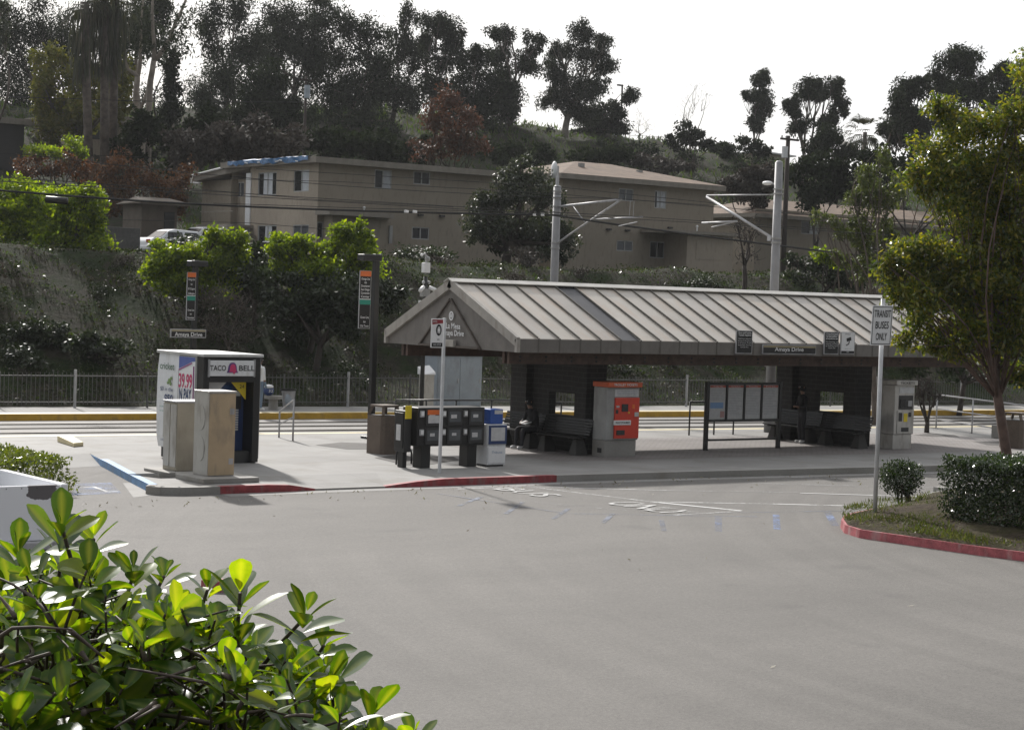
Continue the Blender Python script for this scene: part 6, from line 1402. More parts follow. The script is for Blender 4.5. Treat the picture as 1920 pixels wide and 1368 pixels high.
euc('eucalyptus at the right picture edge behind the street tree', (1900, 330), 150, [(1885, 140, 30, 26), (1915, 160, 26, 30), (1875, 180, 30, 28), (1900, 220, 40, 36), (1930, 130, 26, 30)], n=5200)
euc('distant grey green eucalyptus filling the gap behind the three palms', (150, 240), 196, [(30, 160, 60, 70), (110, 90, 55, 70), (170, 150, 55, 80), (235, 170, 50, 70), (290, 200, 40, 40)], n=4200)
euc('distant eucalyptus wall behind the pale transformer', (520, 250), 200, [(380, 170, 40, 60), (440, 190, 55, 60), (510, 100, 55, 70), (560, 190, 60, 60), (610, 90, 50, 60), (620, 200, 55, 50)], n=5200)
euc('distant eucalyptus wall behind the spire topped one', (740, 250), 202, [(670, 200, 55, 50), (720, 200, 50, 50), (780, 210, 55, 45), (840, 220, 50, 36), (700, 120, 40, 40)], n=4200)
tree('olive_green_tree', 'big yellow olive tree behind the three palm trunks', 'tree', (140, 300), 135, [(95, 115, 38, 32), (140, 130, 36, 36), (75, 160, 40, 40), (120, 190, 60, 50), (180, 160, 50, 50), (215, 190, 40, 40), (90, 240, 45, 40), (150, 245, 50, 40), (235, 140, 25, 40)], L_olive, m_bark, 9500, .34, .3, droop=.3)
tree('dark_cypress', 'narrow dark cypress right of the pale bare trunks', 'tree', (322, 290), 140, [(322, 120, 16, 38), (325, 165, 20, 40), (320, 215, 22, 45), (318, 260, 24, 30)], L_dark, m_barkd, 4200, .28, .2, droop=-.6)
tree('conifer_tree', 'sparse pale conifer at the extreme left edge against the sky', 'tree', (-20, 300), 120, [(5, 15, 16, 30), (0, 60, 18, 40)], L_pale, m_bark, 900, .3, .2, droop=.1, aspect=.2)
# understorey behind the apartment roofs
for i, (lab, bx_, by_, dp, bl, lf, n_) in enumerate((
    ('grey brown bare scrub mass above the roof tarp', 420, 320, 118, [(350, 290, 50, 40), (410, 270, 60, 45), (480, 275, 60, 45), (540, 270, 50, 38)], L_brown, 7000),
    ('dark scrub behind the long roof left of the red tree', 660, 310, 125, [(600, 275, 50, 30), (660, 270, 50, 30), (720, 275, 50, 30), (770, 280, 40, 26)], L_dark, 5500),
    ('dark thicket behind the pale bare trunks', 330, 330, 122, [(280, 255, 45, 50), (330, 280, 45, 50), (240, 270, 45, 40), (375, 235, 45, 50)], L_dark, 6000),
    ('dark scrub bank under the leaning eucalyptus', 1130, 330, 150, [(1100, 295, 45, 16), (1160, 290, 40, 16), (1000, 290, 40, 26), (950, 285, 40, 26)], L_dark, 4500),
    ('brown scrub patch high on the grassy hill', 1240, 330, 160, [(1210, 300, 45, 14), (1270, 312, 45, 14), (1230, 330, 40, 12)], L_brown, 3000))):
    tree('scrub_thicket', lab, 'shrub', (bx_, by_), dp, bl, lf, m_barkd, n_, .34, .12, droop=.1, spread=.3, twigs=8)
tree('russet_tree', 'red brown leaved tree rising behind the long apartment roof', 'tree', (845, 310), 115, [(845, 195, 28, 34), (820, 230, 32, 34), (870, 235, 34, 34), (840, 265, 50, 36), (800, 280, 36, 22), (890, 275, 32, 24)], L_red, m_barkd, 5200, .20, .16, droop=.4, aspect=.5, twigs=16, twlen=1.6)
tree('russet_shrub', 'orange brown shrub left of the small garage', 'shrub', (120, 330), 112, [(95, 305, 45, 26), (150, 310, 40, 26), (60, 320, 40, 22)], L_org, m_barkd, 2600, .2, .1, twigs=14, twlen=1.4)
tree('russet_shrub', 'orange and dark red tangle above the small garage', 'shrub', (240, 350), 108, [(230, 315, 45, 34), (270, 335, 45, 36), (200, 345, 40, 36), (300, 365, 36, 34), (240, 380, 50, 26), (335, 385, 30, 40), (345, 330, 26, 36)], L_org, m_barkd, 5600, .2, .12, twigs=22, twlen=1.6)
tree('bright_shrub', 'thin yellow green sprays above the orange shrubs', 'shrub', (110, 320), 110, [(60, 283, 22, 12), (95, 285, 30, 14), (140, 272, 22, 16), (155, 288, 16, 12)], L_olive if False else L_shrub, m_barkd, 1500, .2, .08, droop=-.2, twigs=6)
tree('green_shrub', 'rounded green shrub with a bright top at the left edge', 'shrub', (35, 470), 78, [(20, 365, 45, 36), (60, 362, 38, 29), (10, 410, 62, 45), (60, 420, 56, 50), (30, 460, 67, 40)], L_shrub, m_barkd, 12000, .17, .14, droop=.1, tight=.36)
tree('green_shrub', 'rounded green shrub with a bright top just left of the block wall', 'shrub', (145, 480), 77, [(125, 375, 40, 27), (165, 372, 29, 27), (110, 415, 56, 45), (165, 415, 38, 43), (130, 460, 62, 40), (75, 480, 45, 34), (180, 400, 22, 34)], L_shrub, m_barkd, 12750, .17, .14, droop=.1, tight=.36)
tree('green_shrub', 'big bright shrub in front of the white van', 'shrub', (350, 560), 71, [(345, 482, 38, 29), (402, 446, 29, 22), (430, 455, 34, 36), (320, 490, 47, 38), (390, 490, 56, 40), (440, 500, 38, 45), (350, 530, 56, 34), (300, 520, 29, 27)], L_shrub, m_barkd, 15750, .16, .14, droop=.1, tight=.36)
tree('green_shrub', 'large yellow green shrub below the long apartment house', 'shrub', (580, 600), 71, [(550, 465, 47, 25), (590, 462, 34, 22), (645, 445, 27, 29), (685, 455, 25, 36), (530, 490, 45, 34), (600, 495, 56, 38), (670, 495, 45, 40), (560, 520, 50, 29)], L_shrub, m_barkd, 15750, .16, .14, droop=.1, tight=.36)
tree('dark_shrub', 'dark green lower mass of shrub below the bright yellow green one', 'shrub', (590, 640), 69.5, [(540, 550, 56, 38), (600, 560, 56, 45), (660, 555, 50, 45), (570, 600, 56, 34), (640, 605, 50, 34), (490, 530, 34, 40), (700, 560, 40, 38), (735, 545, 29, 29)], L_shrubd, m_barkd, 12750, .18, .14, tight=.36)
tree('dark_shrub', 'dark shrub between the two big bright shrubs', 'shrub', (480, 580), 72, [(470, 475, 29, 27), (485, 510, 34, 29), (460, 540, 40, 34)], L_shrubd, m_barkd, 3600, .17, .1, tight=.36)
tree('twiggy_shrub', 'leafless grey shrub right of the route sign on the slope', 'shrub', (420, 640), 70, [(410, 560, 44, 30), (450, 580, 40, 34), (400, 610, 45, 30), (455, 625, 45, 26)], L_brown, m_twig, 700, .12, .07, twigs=90, twlen=1.6, trunk=.05) if False else None
tree('twiggy_shrub', 'leafless grey shrub right of the route sign on the slope', 'shrub', (430, 640), 68.5, [(410, 560, 44, 30), (450, 580, 40, 34), (400, 610, 45, 30), (455, 625, 45, 26)], L_brown, m_bark, 900, .10, .07, twigs=60, twlen=1.6)
tree('dark_shrub', 'broad dark shrub behind the picket fence at the left edge', 'shrub', (60, 720), 65.5, [(40, 630, 50, 29), (85, 625, 45, 29), (20, 665, 56, 38), (85, 665, 50, 40), (120, 640, 28, 28)], L_shrubd, m_barkd, 9000, .15, .12, tight=.36)
tree('dark_shrub', 'round dark shrub behind the picket fence left of the kiosk', 'shrub', (185, 720), 65.5, [(180, 640, 45, 31), (165, 680, 50, 38), (215, 675, 40, 38)], L_shrubd, m_barkd, 6900, .15, .12, tight=.36)
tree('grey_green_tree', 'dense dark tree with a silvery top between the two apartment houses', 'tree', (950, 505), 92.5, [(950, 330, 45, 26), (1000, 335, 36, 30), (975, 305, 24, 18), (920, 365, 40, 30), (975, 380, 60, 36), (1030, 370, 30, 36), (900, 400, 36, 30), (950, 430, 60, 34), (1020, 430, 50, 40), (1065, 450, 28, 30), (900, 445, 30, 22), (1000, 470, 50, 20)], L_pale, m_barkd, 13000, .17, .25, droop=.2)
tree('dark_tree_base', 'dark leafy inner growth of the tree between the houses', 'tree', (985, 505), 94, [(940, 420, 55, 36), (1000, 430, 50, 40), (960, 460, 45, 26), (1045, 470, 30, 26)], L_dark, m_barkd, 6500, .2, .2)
tree('bare_tree', 'small leafless tree beside the single storey bay', 'tree', (1393, 540), 88, [(1395, 440, 26, 26), (1380, 420, 16, 16), (1415, 430, 18, 26), (1400, 480, 26, 20)], L_brown, m_barkd, 160, .1, .13, twigs=26, twlen=1.6)
tree('bare_tree', 'leafless tree silhouetted on the crest left of the slim eucalyptus', 'tree', (1292, 260), 188, [(1305, 165, 20, 12), (1300, 190, 28, 20), (1285, 215, 18, 18), (1325, 178, 12, 8)], L_brown, m_barkp, 60, .1, .11, twigs=16, twlen=1.3)
tree('bare_tree', 'pale leafless bush on the crest beside the chain link fence', 'tree', (1200, 272), 198, [(1200, 225, 20, 22), (1190, 245, 22, 18), (1215, 240, 14, 20)], L_brown, m_barkp, 60, .1, .09, twigs=18, twlen=1.3)
tree('crest_bush', 'dark green bush on the crest below the bare tree', 'shrub', (1300, 290), 180, [(1290, 248, 26, 18), (1315, 262, 28, 20), (1270, 268, 24, 18), (1345, 275, 28, 16)], L_dark, m_barkd, 3800, .3, .12)
tree('crest_bush', 'grey green bush on the crest below the slim eucalyptus', 'shrub', (1400, 290), 172, [(1400, 272, 26, 14), (1370, 280, 24, 12), (1432, 285, 22, 14)], L_dark, m_barkd, 2400, .3, .1)
tree('crest_bush', 'small bush cluster on the crest left of the fork trunked eucalyptus', 'shrub', (1015, 290), 182, [(1010, 250, 22, 10), (1035, 248, 16, 9), (985, 262, 20, 12)], L_dark, m_barkd, 1600, .26, .08)
for i, (lab, bx_, by_, dp, bl, lf, n_) in enumerate((
    ('dark scrub bank right of the timber utility pole', 1530, 400, 125, [(1510, 320, 40, 30), (1560, 320, 40, 30), (1520, 365, 45, 26), (1590, 350, 40, 34)], L_dark, 5500),
    ('dark scrub bank left of the timber utility pole', 1420, 390, 128, [(1400, 330, 36, 20), (1440, 330, 34, 22), (1370, 350, 36, 20), (1425, 365, 40, 22)], L_brown, 4500),
    ('dark trees behind the roof at far right', 1680, 400, 125, [(1650, 310, 45, 40), (1700, 330, 50, 40), (1640, 365, 45, 26), (1760, 330, 50, 50), (1850, 320, 60, 60), (1910, 330, 50, 60)], L_dark, 9000),
    ('green shrub row in front of the low house at right', 1540, 545, 90, [(1500, 520, 36, 20), (1540, 490, 30, 20), (1560, 515, 36, 24), (1490, 490, 20, 16), (1600, 520, 40, 26), (1640, 500, 40, 36), (1690, 520, 40, 40)], L_shrubd, 6000),
    ('dark bank of shrubs behind the fence at the far right', 1800, 730, 78, [(1720, 665, 45, 40), (1790, 660, 50, 45), (1860, 660, 50, 45), (1920, 650, 40, 50), (1830, 600, 60, 45), (1760, 600, 50, 45), (1900, 590, 50, 50)], L_dark, 9000))):
    tree('scrub_thicket', lab, 'shrub', (bx_, by_), dp, bl, lf, m_barkd, n_, .3 if dp > 100 else .2, .12, droop=.1, spread=.3, twigs=5)
tree('green_shrub', 'bright yellow green shrub beside the right catenary pole', 'shrub', (1555, 500), 86, [(1550, 482, 29, 13), (1575, 492, 22, 13)], L_shrub, m_barkd, 1800, .16, .08, tight=.36)
tree('feathery_tree', 'light feathery olive tree left of the glossy street tree', 'tree', (1650, 560), 70, [(1620, 330, 22, 34), (1650, 300, 20, 36), (1600, 380, 26, 34), (1640, 370, 34, 40), (1670, 360, 26, 40), (1585, 430, 26, 26), (1620, 440, 34, 34), (1665, 430, 30, 34), (1540, 405, 24, 14), (1630, 500, 45, 26), (1575, 480, 20, 20), (1690, 480, 30, 40), (1660, 525, 40, 16)], L_feather, m_bark, 8500, .17, .11, droop=.5, aspect=.3, twigs=6)
tree('bare_multi_stem_shrub', 'dark bare multi stemmed shrub on the plaza right of the grey ticket machine', 'shrub', (1740, 812), 63.5, [(1740, 730, 22, 16), (1722, 740, 14, 14), (1756, 742, 14, 14), (1740, 715, 16, 12), (1720, 715, 10, 10)], L_brown, m_barkd, 130, .09, .10, zbase=0, twigs=30, twlen=2.0, split=.25)
# bare pale eucalyptus trunks in the upper left
for lab, bs, dp, chains in (
    ('tall pale bare trunk forking left behind the orange shrubs', (243, 285), 125, [[(243, 285), (256, 200), (258, 145)], [(258, 145), (240, 130), (232, 80)], [(258, 145), (264, 80), (270, -20)]]),
    ('tall straight pale trunk with a long curved right branch', (273, 285), 124, [[(273, 285), (280, 190), (288, 115)], [(288, 115), (286, 40), (290, -30)], [(288, 115), (318, 75), (345, 10), (350, -20)]])):
    b = D(bs[0], bs[1], dp); t = thing('bare_trunk_tree', lab, 'tree', b); r = .26
    for j, ch in enumerate(chains):
        q = MB(); pts = [D(x, y, dp+j*.4) for x, y in ch]; 
        if j == 0: pts = [np.array([pts[0][0], pts[0][1], terr(pts[0][0], pts[0][1])-.3])]+pts[1:]
        fine = []
        for i in range(len(pts)-1):
            for k in range(4): f = k/4; fine.append(pts[i]*(1-f)+pts[i+1]*f+np.array([math.sin(i*3+k)*.08, 0, 0]))
        fine.append(pts[-1]); n = len(fine); ra = r if j == 0 else r*.6
        q.tube(fine, [ra*(1-.35*i/n) if j == 0 else ra*(1-.7*i/n) for i in range(n)], 8); part('trunk' if j == 0 else 'branch', q, m_barkp, t, smooth=True)
    rng = np.random.default_rng(5); P = np.concatenate([cloud(D(x, y, dp+1), (1.6, 1.6, 1.4), 260, rng) for x, y in ((chains[2][-1][0], 30), (chains[1][-1][0], 60), (chains[2][-1][0]-10, 90))]); leaves_mesh('crown', P, .34, rng, L_euc, t, b, .9, .3)
# palms
def palm(label, bx_, by_, hx, hy, dp, r=.26, skirt=True, name='palm_tree', size=1.0, group='skirted fan palms'):
    b = D(bx_, by_, dp); b[2] = terr(b[0], b[1]); h = D(hx, hy, dp); t = thing(name, label, 'palm tree', b, 0, group)
    q = MB(); q.tube([b-np.array([0, 0, .3]), b*.5+h*.5, h], [r*1.2, r, r], 10); part('trunk', q, m_bark, t, smooth=True)
    rng = np.random.default_rng(int(hx)); P = MB(); hd = MB()
    for i in range(34):
        az = rng.uniform(0, 6.28); el = rng.uniform(-.9, 1.4); L = 1.9*size*rng.uniform(.7, 1.1); d = np.array([math.cos(az)*math.cos(el), math.sin(az)*math.cos(el), math.sin(el)])
        c = h+d*L*.5; side = np.cross(d, (0, 0, 1.)); side /= np.linalg.norm(side)+1e-6; up_ = np.cross(side, d)
        for k in range(-4, 5):
            a_ = k*.24; v = d*math.cos(a_)+side*math.sin(a_); e_ = c+v*L*.62+np.array([0, 0, -.22*L]); m_ = c+v*L*.35; w = up_*.012+np.cross(v, up_)*.045*size; P.quad(c, m_-w, e_, m_+w)
    part('fronds', P, L_palm, t)
    if skirt:
        for i in range(240):
            az = rng.uniform(0, 6.28); zz_ = rng.uniform(-4.2, .2); rr_ = (r+.25+.55*(1+zz_/4.6))*rng.uniform(.6, 1.1); c = h+np.array([math.cos(az)*rr_, math.sin(az)*rr_, zz_]); w = np.array([-math.sin(az), math.cos(az), 0])*.06
            hd.quad(c, c+w+np.array([0, 0, -.6]), c+np.array([math.cos(az)*.1, math.sin(az)*.1, -1.3]), c-w+np.array([0, 0, -.6]))
        part('dead_frond_skirt', hd, L_palm, t)
palm('tall skirted palm, leftmost of the three trunks', 172, 290, 158, 5, 120)
palm('tall skirted palm, middle of the three trunks', 199, 290, 196, -5, 121)
palm('tall skirted palm, rightmost of the three trunks', 212, 290, 216, 0, 122)
palm('small fan palm on the right skyline beside the airy eucalyptus', 1620, 300, 1622, 248, 150, .16, False, 'fan_palm', .9, 'small fan palms')

# ------------------------------------------------------------------ street tree at right
rng = np.random.default_rng(77)
b = G(1912, 930, ZR); dp = float((b-C0)@cF); SEED[0] = 50
T1 = [(1765, 200, 34, 26), (1800, 240, 60, 40), (1870, 230, 50, 40), (1920, 210, 45, 40), (1745, 290, 50, 40), (1820, 310, 70, 50), (1900, 300, 60, 50), (1960, 280, 60, 60), (1730, 350, 40, 34), (1800, 390, 60, 40), (1880, 390, 60, 50), (1950, 380, 60, 60), (1722, 325, 24, 20), (1668, 500, 34, 24), (1705, 465, 36, 24), (1690, 530, 40, 26), (1850, 370, 60, 50), (1850, 510, 60, 50), (1910, 570, 50, 50), (1780, 330, 50, 40), (1875, 690, 30, 22), (1915, 450, 50, 50), (1830, 620, 40, 30), (1900, 640, 40, 34), (1940, 700, 34, 34), (1855, 665, 34, 24), (1795, 655, 30, 22), (1935, 130, 40, 50),
      (1755, 470, 60, 30), (1700, 500, 45, 26), (1820, 480, 60, 36), (1890, 500, 60, 50), (1950, 500, 50, 50), (1740, 540, 50, 36), (1800, 560, 60, 40), (1870, 570, 50, 40), (1725, 600, 30, 34), (1765, 625, 40, 30), (1820, 615, 40, 34), (1880, 640, 34, 34), (1910, 700, 24, 24), (1668, 485, 22, 16), (1930, 620, 40, 40), (2030, 300, 70, 80), (2030, 450, 70, 80), (1690, 560, 34, 30), (1730, 560, 50, 40), (1785, 520, 60, 40), (1850, 440, 60, 40), (1700, 640, 26, 22), (1840, 560, 50, 40), (1745, 650, 30, 20)]
st = tree('street_tree', 'large glossy leaved street tree overhanging the right side of the shelter', 'tree', (1905, 930), dp, T1, L_gloss, m_barkr, 64000, .125, .13, droop=.35, aspect=.42, zbase=ZR, split=.6, clumps=20, tight=.33, up=.8, twigs=2, spread=.5, limbf=.22)
# hedge, round shrub, island
def island():
    z = ZR; top = [G(x, y, z) for x, y in ((1575, 988), (1582, 999), (1610, 1008), (1700, 1021), (1835, 1041), (1920, 1052))]
    back = [G(x, y, z) for x, y in ((1580, 980), (1600, 974), (1640, 966), (1690, 956), (1745, 935), (1800, 925))]
    fr = top[:]; e0 = top[-1]; d = (top[-1]-top[-3]); d /= np.linalg.norm(d); fr.append(e0+d*8)
    b0 = back[-1]; bk = back+[b0+np.array([7., 1.2, 0]), fr[-1]+np.array([5., 1, 0])]
    out = list(reversed(bk))+fr
    return out, fr, bk
out, fr, bk = island()
KH = .15
def ring(pts, w=.16):
    cen = np.mean([p for p in pts], axis=0); b = MB()
    n = len(pts)
    for i in range(n-1):
        a, c = pts[i], pts[i+1]; d = c-a; L = np.linalg.norm(d); d = d/(L+1e-9); nn = np.array([-d[1], d[0], 0.])
        if nn@(cen-(a+c)/2) < 0: nn = -nn
        b.prism([a+(0, 0, -.05), c+(0, 0, -.05), c+nn*w+(0, 0, -.05), a+nn*w+(0, 0, -.05)], [a+nn*.02+(0, 0, KH), c+nn*.02+(0, 0, KH), c+nn*w+(0, 0, KH), a+nn*w+(0, 0, KH)])
    return b
kr = ring(list(reversed(bk[:3]))+fr, .17); struct('island_kerb', kr, m_redk2)
kg = ring(bk[2:], .15); struct('island_back_kerb', kg, m_curb)
iso = MB(); cen = np.mean(np.array(out), axis=0); N = 10
def mound(p, f):
    q_ = cen*(1-f)+p*f; q_ = np.array(q_); h = KH-.02+ .42*(1-f*f); return (q_[0], q_[1], ZR+h+.04*math.sin(q_[0]*3+q_[1]*2)*(1-f))
for i in range(len(out)-1):
    for k in range(N):
        f0, f1 = k/N*.985, (k+1)/N*.985; iso.quad(mound(out[i], f0), mound(out[i], f1), mound(out[i+1], f1), mound(out[i+1], f0))
struct('island_soil', iso, soilM('island_soil', [(.3, (.04, .032, .024)), (.45, (.085, .068, .05)), (.56, (.065, .06, .03)), (.7, (.13, .105, .08))], 1.2, 9), smooth=True)
L_isl = leafM('island_grass_blade', [(.045, .07, .015), (.08, .10, .02), (.12, .11, .04)], .35, .6, None, .8, spec=.2)
rng = np.random.default_rng(9); P = []
arr = np.array(out)
def inpoly(x, y, poly):
    r = False; j = len(poly)-1
    for i in range(len(poly)):
        if (poly[i][1] > y) != (poly[j][1] > y) and x < (poly[j][0]-poly[i][0])*(y-poly[i][1])/(poly[j][1]-poly[i][1])+poly[i][0]: r = not r
        j = i
    return r
mn, mx_ = arr.min(0), arr.max(0)
while len(P) < 20000:
    x, y = rng.uniform(mn[0], min(mx_[0], mn[0]+7)), rng.uniform(mn[1], mx_[1])
    if inpoly(x, y, out):
        dd = np.array([x, y])-cen[:2]; best = 1e9
        if (math.sin(x*2.3+1)*math.sin(y*2.1+x) > -.1 and (x < 28.1 or rng.random() < .3)) or rng.random() < .12: P.append((x, y, ZR+.14+.34*max(0, 1-np.linalg.norm(dd)/4.5)))
g_ = leaves_mesh('island_grass', np.array(P), .10, rng, L_isl, None, (0, 0, 0), -1.5, .14); g_['kind'] = 'stuff'
P = [(x_, y_, z_+.05) for x_, y_, z_ in [P[i] for i in rng.integers(0, len(P), 420)]]
lt = leaves_mesh('fallen_leaves', np.array(P), .06, rng, leafM('dry_pale_leaf', [(.2, .15, .1), (.5, .46, .4)], .1, .4), None, (0, 0, 0), 0, .5); lt['kind'] = 'stuff'
def hedge(name, label, c, r, n, ls, leaf, zb, top_flat=True, bark=None, loc=None, stems=10, rng=np.random.default_rng(4)):
    c = np.array(c, float); r = np.array(r, float); t = thing(name, label, 'hedge' if top_flat else 'shrub', (c[0], c[1], zb))
    u = rng.normal(size=(n, 3)); u /= np.linalg.norm(u, axis=1)[:, None]; p_ = 9.0 if top_flat else 2.4
    k = (np.abs(u)**p_).sum(1)**(-1/p_); s = rng.uniform(.0, 1, n)**.28
    wob = 1+.09*np.sin(u[:, 0]*7+u[:, 2]*5)+.07*np.sin(u[:, 1]*11+2*u[:, 0])+.05*np.sin(u[:, 2]*17+u[:, 0]*9)
    P = c+u*(k*s*wob)[:, None]*r
    if top_flat:   # clipped box: leaves fill a shell under the trimmed faces
        ar = np.array([r[1]*r[2], r[0]*r[2], r[0]*r[1]]); fx = rng.choice(3, n, p=ar/ar.sum()); q0 = rng.uniform(-1, 1, (n, 3)); sg = np.where(rng.random(n) < .5, -1., 1.); sg[fx == 2] = np.where(rng.random((fx == 2).sum()) < .85, 1., -1.)
        q0[np.arange(n), fx] = sg; q0 *= (1-rng.exponential(.07, n).clip(0, .8))[:, None]
        q0[:, 0] += .04*np.sin(q0[:, 1]*r[1]*4+q0[:, 2]*3)+.03*np.sin(q0[:, 2]*9+q0[:, 1]*7); q0[:, 2] += .05*np.sin(q0[:, 1]*r[1]*2.6)+.04*np.sin(q0[:, 0]*r[0]*5+q0[:, 1]*r[1]*3)
        P = c+q0*r+rng.normal(size=(n, 3))*.025
    leaves_mesh('foliage', P, ls, rng, leaf, t, (c[0], c[1], zb), .0, .55, .6)
    q = MB()
    for i in range(stems):
        a = c+np.array([rng.uniform(-.5, .5)*r[0]*(.9 if top_flat else .2), rng.uniform(-.5, .5)*r[1]*(.9 if top_flat else .2), 0]); a[2] = zb-.02; e_ = c+rng.uniform(-.6, .6, 3)*r; limb(q, a, e_, .03, .008, rng, 4, .08, 5)
    part('stems', q, m_barkd, t, smooth=True); return t
a = G(1782, 995, ZR+.15); zc_ = (ZR+.15)
top_ = G(1775, 990, 0); dh = float((G(1790, 990, 0)-C0)@cF)
hx0 = G(1790, 990, 0.05); hx = hx0+np.array([1.55, .75, 0]); zt_h = D(1850, 862, float((hx-C0)@cF))[2]
hedge('clipped_hedge', 'dark glossy clipped hedge on the red kerbed island at right', (28.72, 21.15, .67), (1.12, 2.5, .64), 85000, .06, L_hedge, 0.02, True, stems=26)
cs = G(1702, 948, ZR+.2); ds = float((cs-C0)@cF); cc_ = D(1690, 895, ds)
hedge('round_shrub', 'small round glossy shrub on a slanting stem beside the transit only post', cc_, (.42, .42, .36), 3600, .055, L_hedge, cs[2]-.1, False, stems=3)
q = MB(); limb(q, cs-np.array([0, 0, .1]), cc_+np.array([0, 0, -.15]), .06, .035, np.random.default_rng(3), 5, .05, 8); tst = [o_ for o_ in bpy.data.objects if o_.name.startswith('round_shrub')][0]; part('stem', q, m_barkr, tst, smooth=True)
q = MB(); a = G(1755, 930, ZR); q.box(a[0], a[1]-.3, ZR-.02, a[0]+1.0, a[1]+.1, .06); tag(part('concrete_block', q, m_curb, bevel=.02), 'pale concrete block between the round shrub and the clipped hedge', 'concrete block')
# low hedge at left between the stall and the pickup
hA = G(60, 905, .3); hedge('ground_cover_hedge', 'low bright yellow green hedge behind the white pickup tailgate', (13.9, 38.3, .10), (2.3, 2.8, .40), 42000, .075, L_hedgey, ZR, True, stems=14)
q = MB(); q.box(11.5, 35.6, ZR, 17.0, 35.75, 0.0) if False else q.box(11.0, 35.4, ZR-.02, 15.8, 35.52, -.04); struct('planter_kerb', q, m_curb)

# ------------------------------------------------------------------ ground cover on the slope: grass (stuff) and low scrub copies
rng = np.random.default_rng(21); P = []
while len(P) < 60000:
    X = rng.uniform(15, 110); tt2 = rng.uniform(58, 70) if rng.random() < .8 else rng.uniform(70, 84); Y = TY(tt2, X)
    dens = .5+.5*math.sin(X*.21+tt2*.3)*math.sin(X*.09+1)
    if rng.random() < .25+.6*dens: P.append((X, Y, terr(X, Y)-.02))
g_ = leaves_mesh('slope_grass', np.array(P), .13, rng, L_grass, None, (0, 0, 0), -1.0, .22); g_['kind'] = 'stuff'
P = []
cl = [(rng.uniform(16, 105), rng.uniform(58.3, 70.5), rng.uniform(.5, 1.9)) for _ in range(150)]
while len(P) < 24000:
    cx_, ct_, cr_ = cl[rng.integers(0, len(cl))]; a_ = rng.uniform(0, 6.28); d_ = cr_*rng.uniform(0, 1)**.6; X = cx_+d_*math.cos(a_)*1.5; tt2 = max(57.9, ct_+d_*math.sin(a_)); Y = TY(tt2, X)
    P.append((X, Y, terr(X, Y)+rng.uniform(0, .42)*cr_*.5*(1-d_/cr_*.7)))
g_ = leaves_mesh('slope_weeds', np.array(P), .13, rng, leafM('weed_leaf', [(.014, .022, .008), (.026, .042, .011), (.05, .05, .03)], .25, .7, None, .5, spec=.2), None, (0, 0, 0), -.3, .45); g_['kind'] = 'stuff'
P = []
while len(P) < 9000:
    X = rng.uniform(22, 60); tt2 = rng.uniform(58, 70); Y = TY(tt2, X); P.append((X, Y, terr(X, Y)+.02))
g_ = leaves_mesh('slope_leaf_litter', np.array(P), .11, rng, leafM('dry_litter_leaf', [(.03, .024, .018), (.07, .055, .04), (.16, .14, .12)], .1, .35), None, (0, 0, 0), 0, .6); g_['kind'] = 'stuff'
P = []
while len(P) < 26000:
    X = rng.uniform(55, 165); tt2 = rng.uniform(101, 172); Y = TY(tt2, X); 
    if rng.random() < .3+.7*max(0, math.sin(X*.16+tt2*.11)): P.append((X, Y, terr(X, Y)-.05))
g_ = leaves_mesh('hill_grass', np.array(P), .6, rng, L_grass, None, (0, 0, 0), -1.6, .16); g_['kind'] = 'stuff'
def scrub(label, seed, leaf, size, n):
    rng = np.random.default_rng(seed); t = thing('low_scrub_bush', label, 'bush', (0, 0, 0), 0, label)
    P = cloud((0, 0, size*.35), (size, size*.9, size*.5), n, rng, 12, .3); P = P[P[:, 2] > -.1]; leaves_mesh('foliage', P, size*.14, rng, leaf, t, (0, 0, 0), 0, .5)
    q = MB()
    for i in range(7): e_ = rng.uniform(-.6, .6, 3)*size; e_[2] = abs(e_[2])*.8+.1; limb(q, (0, 0, -.1), e_, .025*size, .008, rng, 3, .1, 4)
    part('stems', q, m_barkd, t, smooth=True); return t
kinds = [('low dark green scrub bush on the weedy slope', 31, L_shrubd, 1.0, 700), ('low grey brown dry scrub bush on the weedy slope', 32, L_brown, .9, 600), ('dark scrub bush scattered on the upper hill', 33, L_dark, 1.8, 800)]
rr = random.Random(8)
for ki, (lab, sd_, lf, sz, n_) in enumerate(kinds):
    p0 = scrub(lab, sd_, lf, sz, n_); first = True
    for i in range((42, 28, 50)[ki]):
        if ki < 2: X = rr.uniform(18, 100); tt2 = rr.uniform(59.5, 71); 
        else: X = rr.uniform(60, 160); tt2 = rr.uniform(104, 168)
        Y = TY(tt2, X); o_ = p0 if first else copy_tree(p0); first = False
        o_.location = (X, Y, terr(X, Y)); o_.rotation_euler = (0, 0, rr.uniform(0, 6.28)); s_ = rr.uniform(.6, 1.3); o_.scale = (s_, s_, s_*rr.uniform(.7, 1.1))
P = []
while len(P) < 260:
    X = rng.uniform(12, 45); Y = 34.0-rng.exponential(.7) if rng.random() < .8 else rng.uniform(14, 33.5)
    if Y > 10 and not (X > 26.7 and Y < 26): P.append((X, Y, ZR+.012))
lt = leaves_mesh('lot_leaf_litter', np.array(P), .024, rng, MATS['dry_pale_leaf'], None, (0, 0, 0), 0, 4); lt['kind'] = 'stuff'
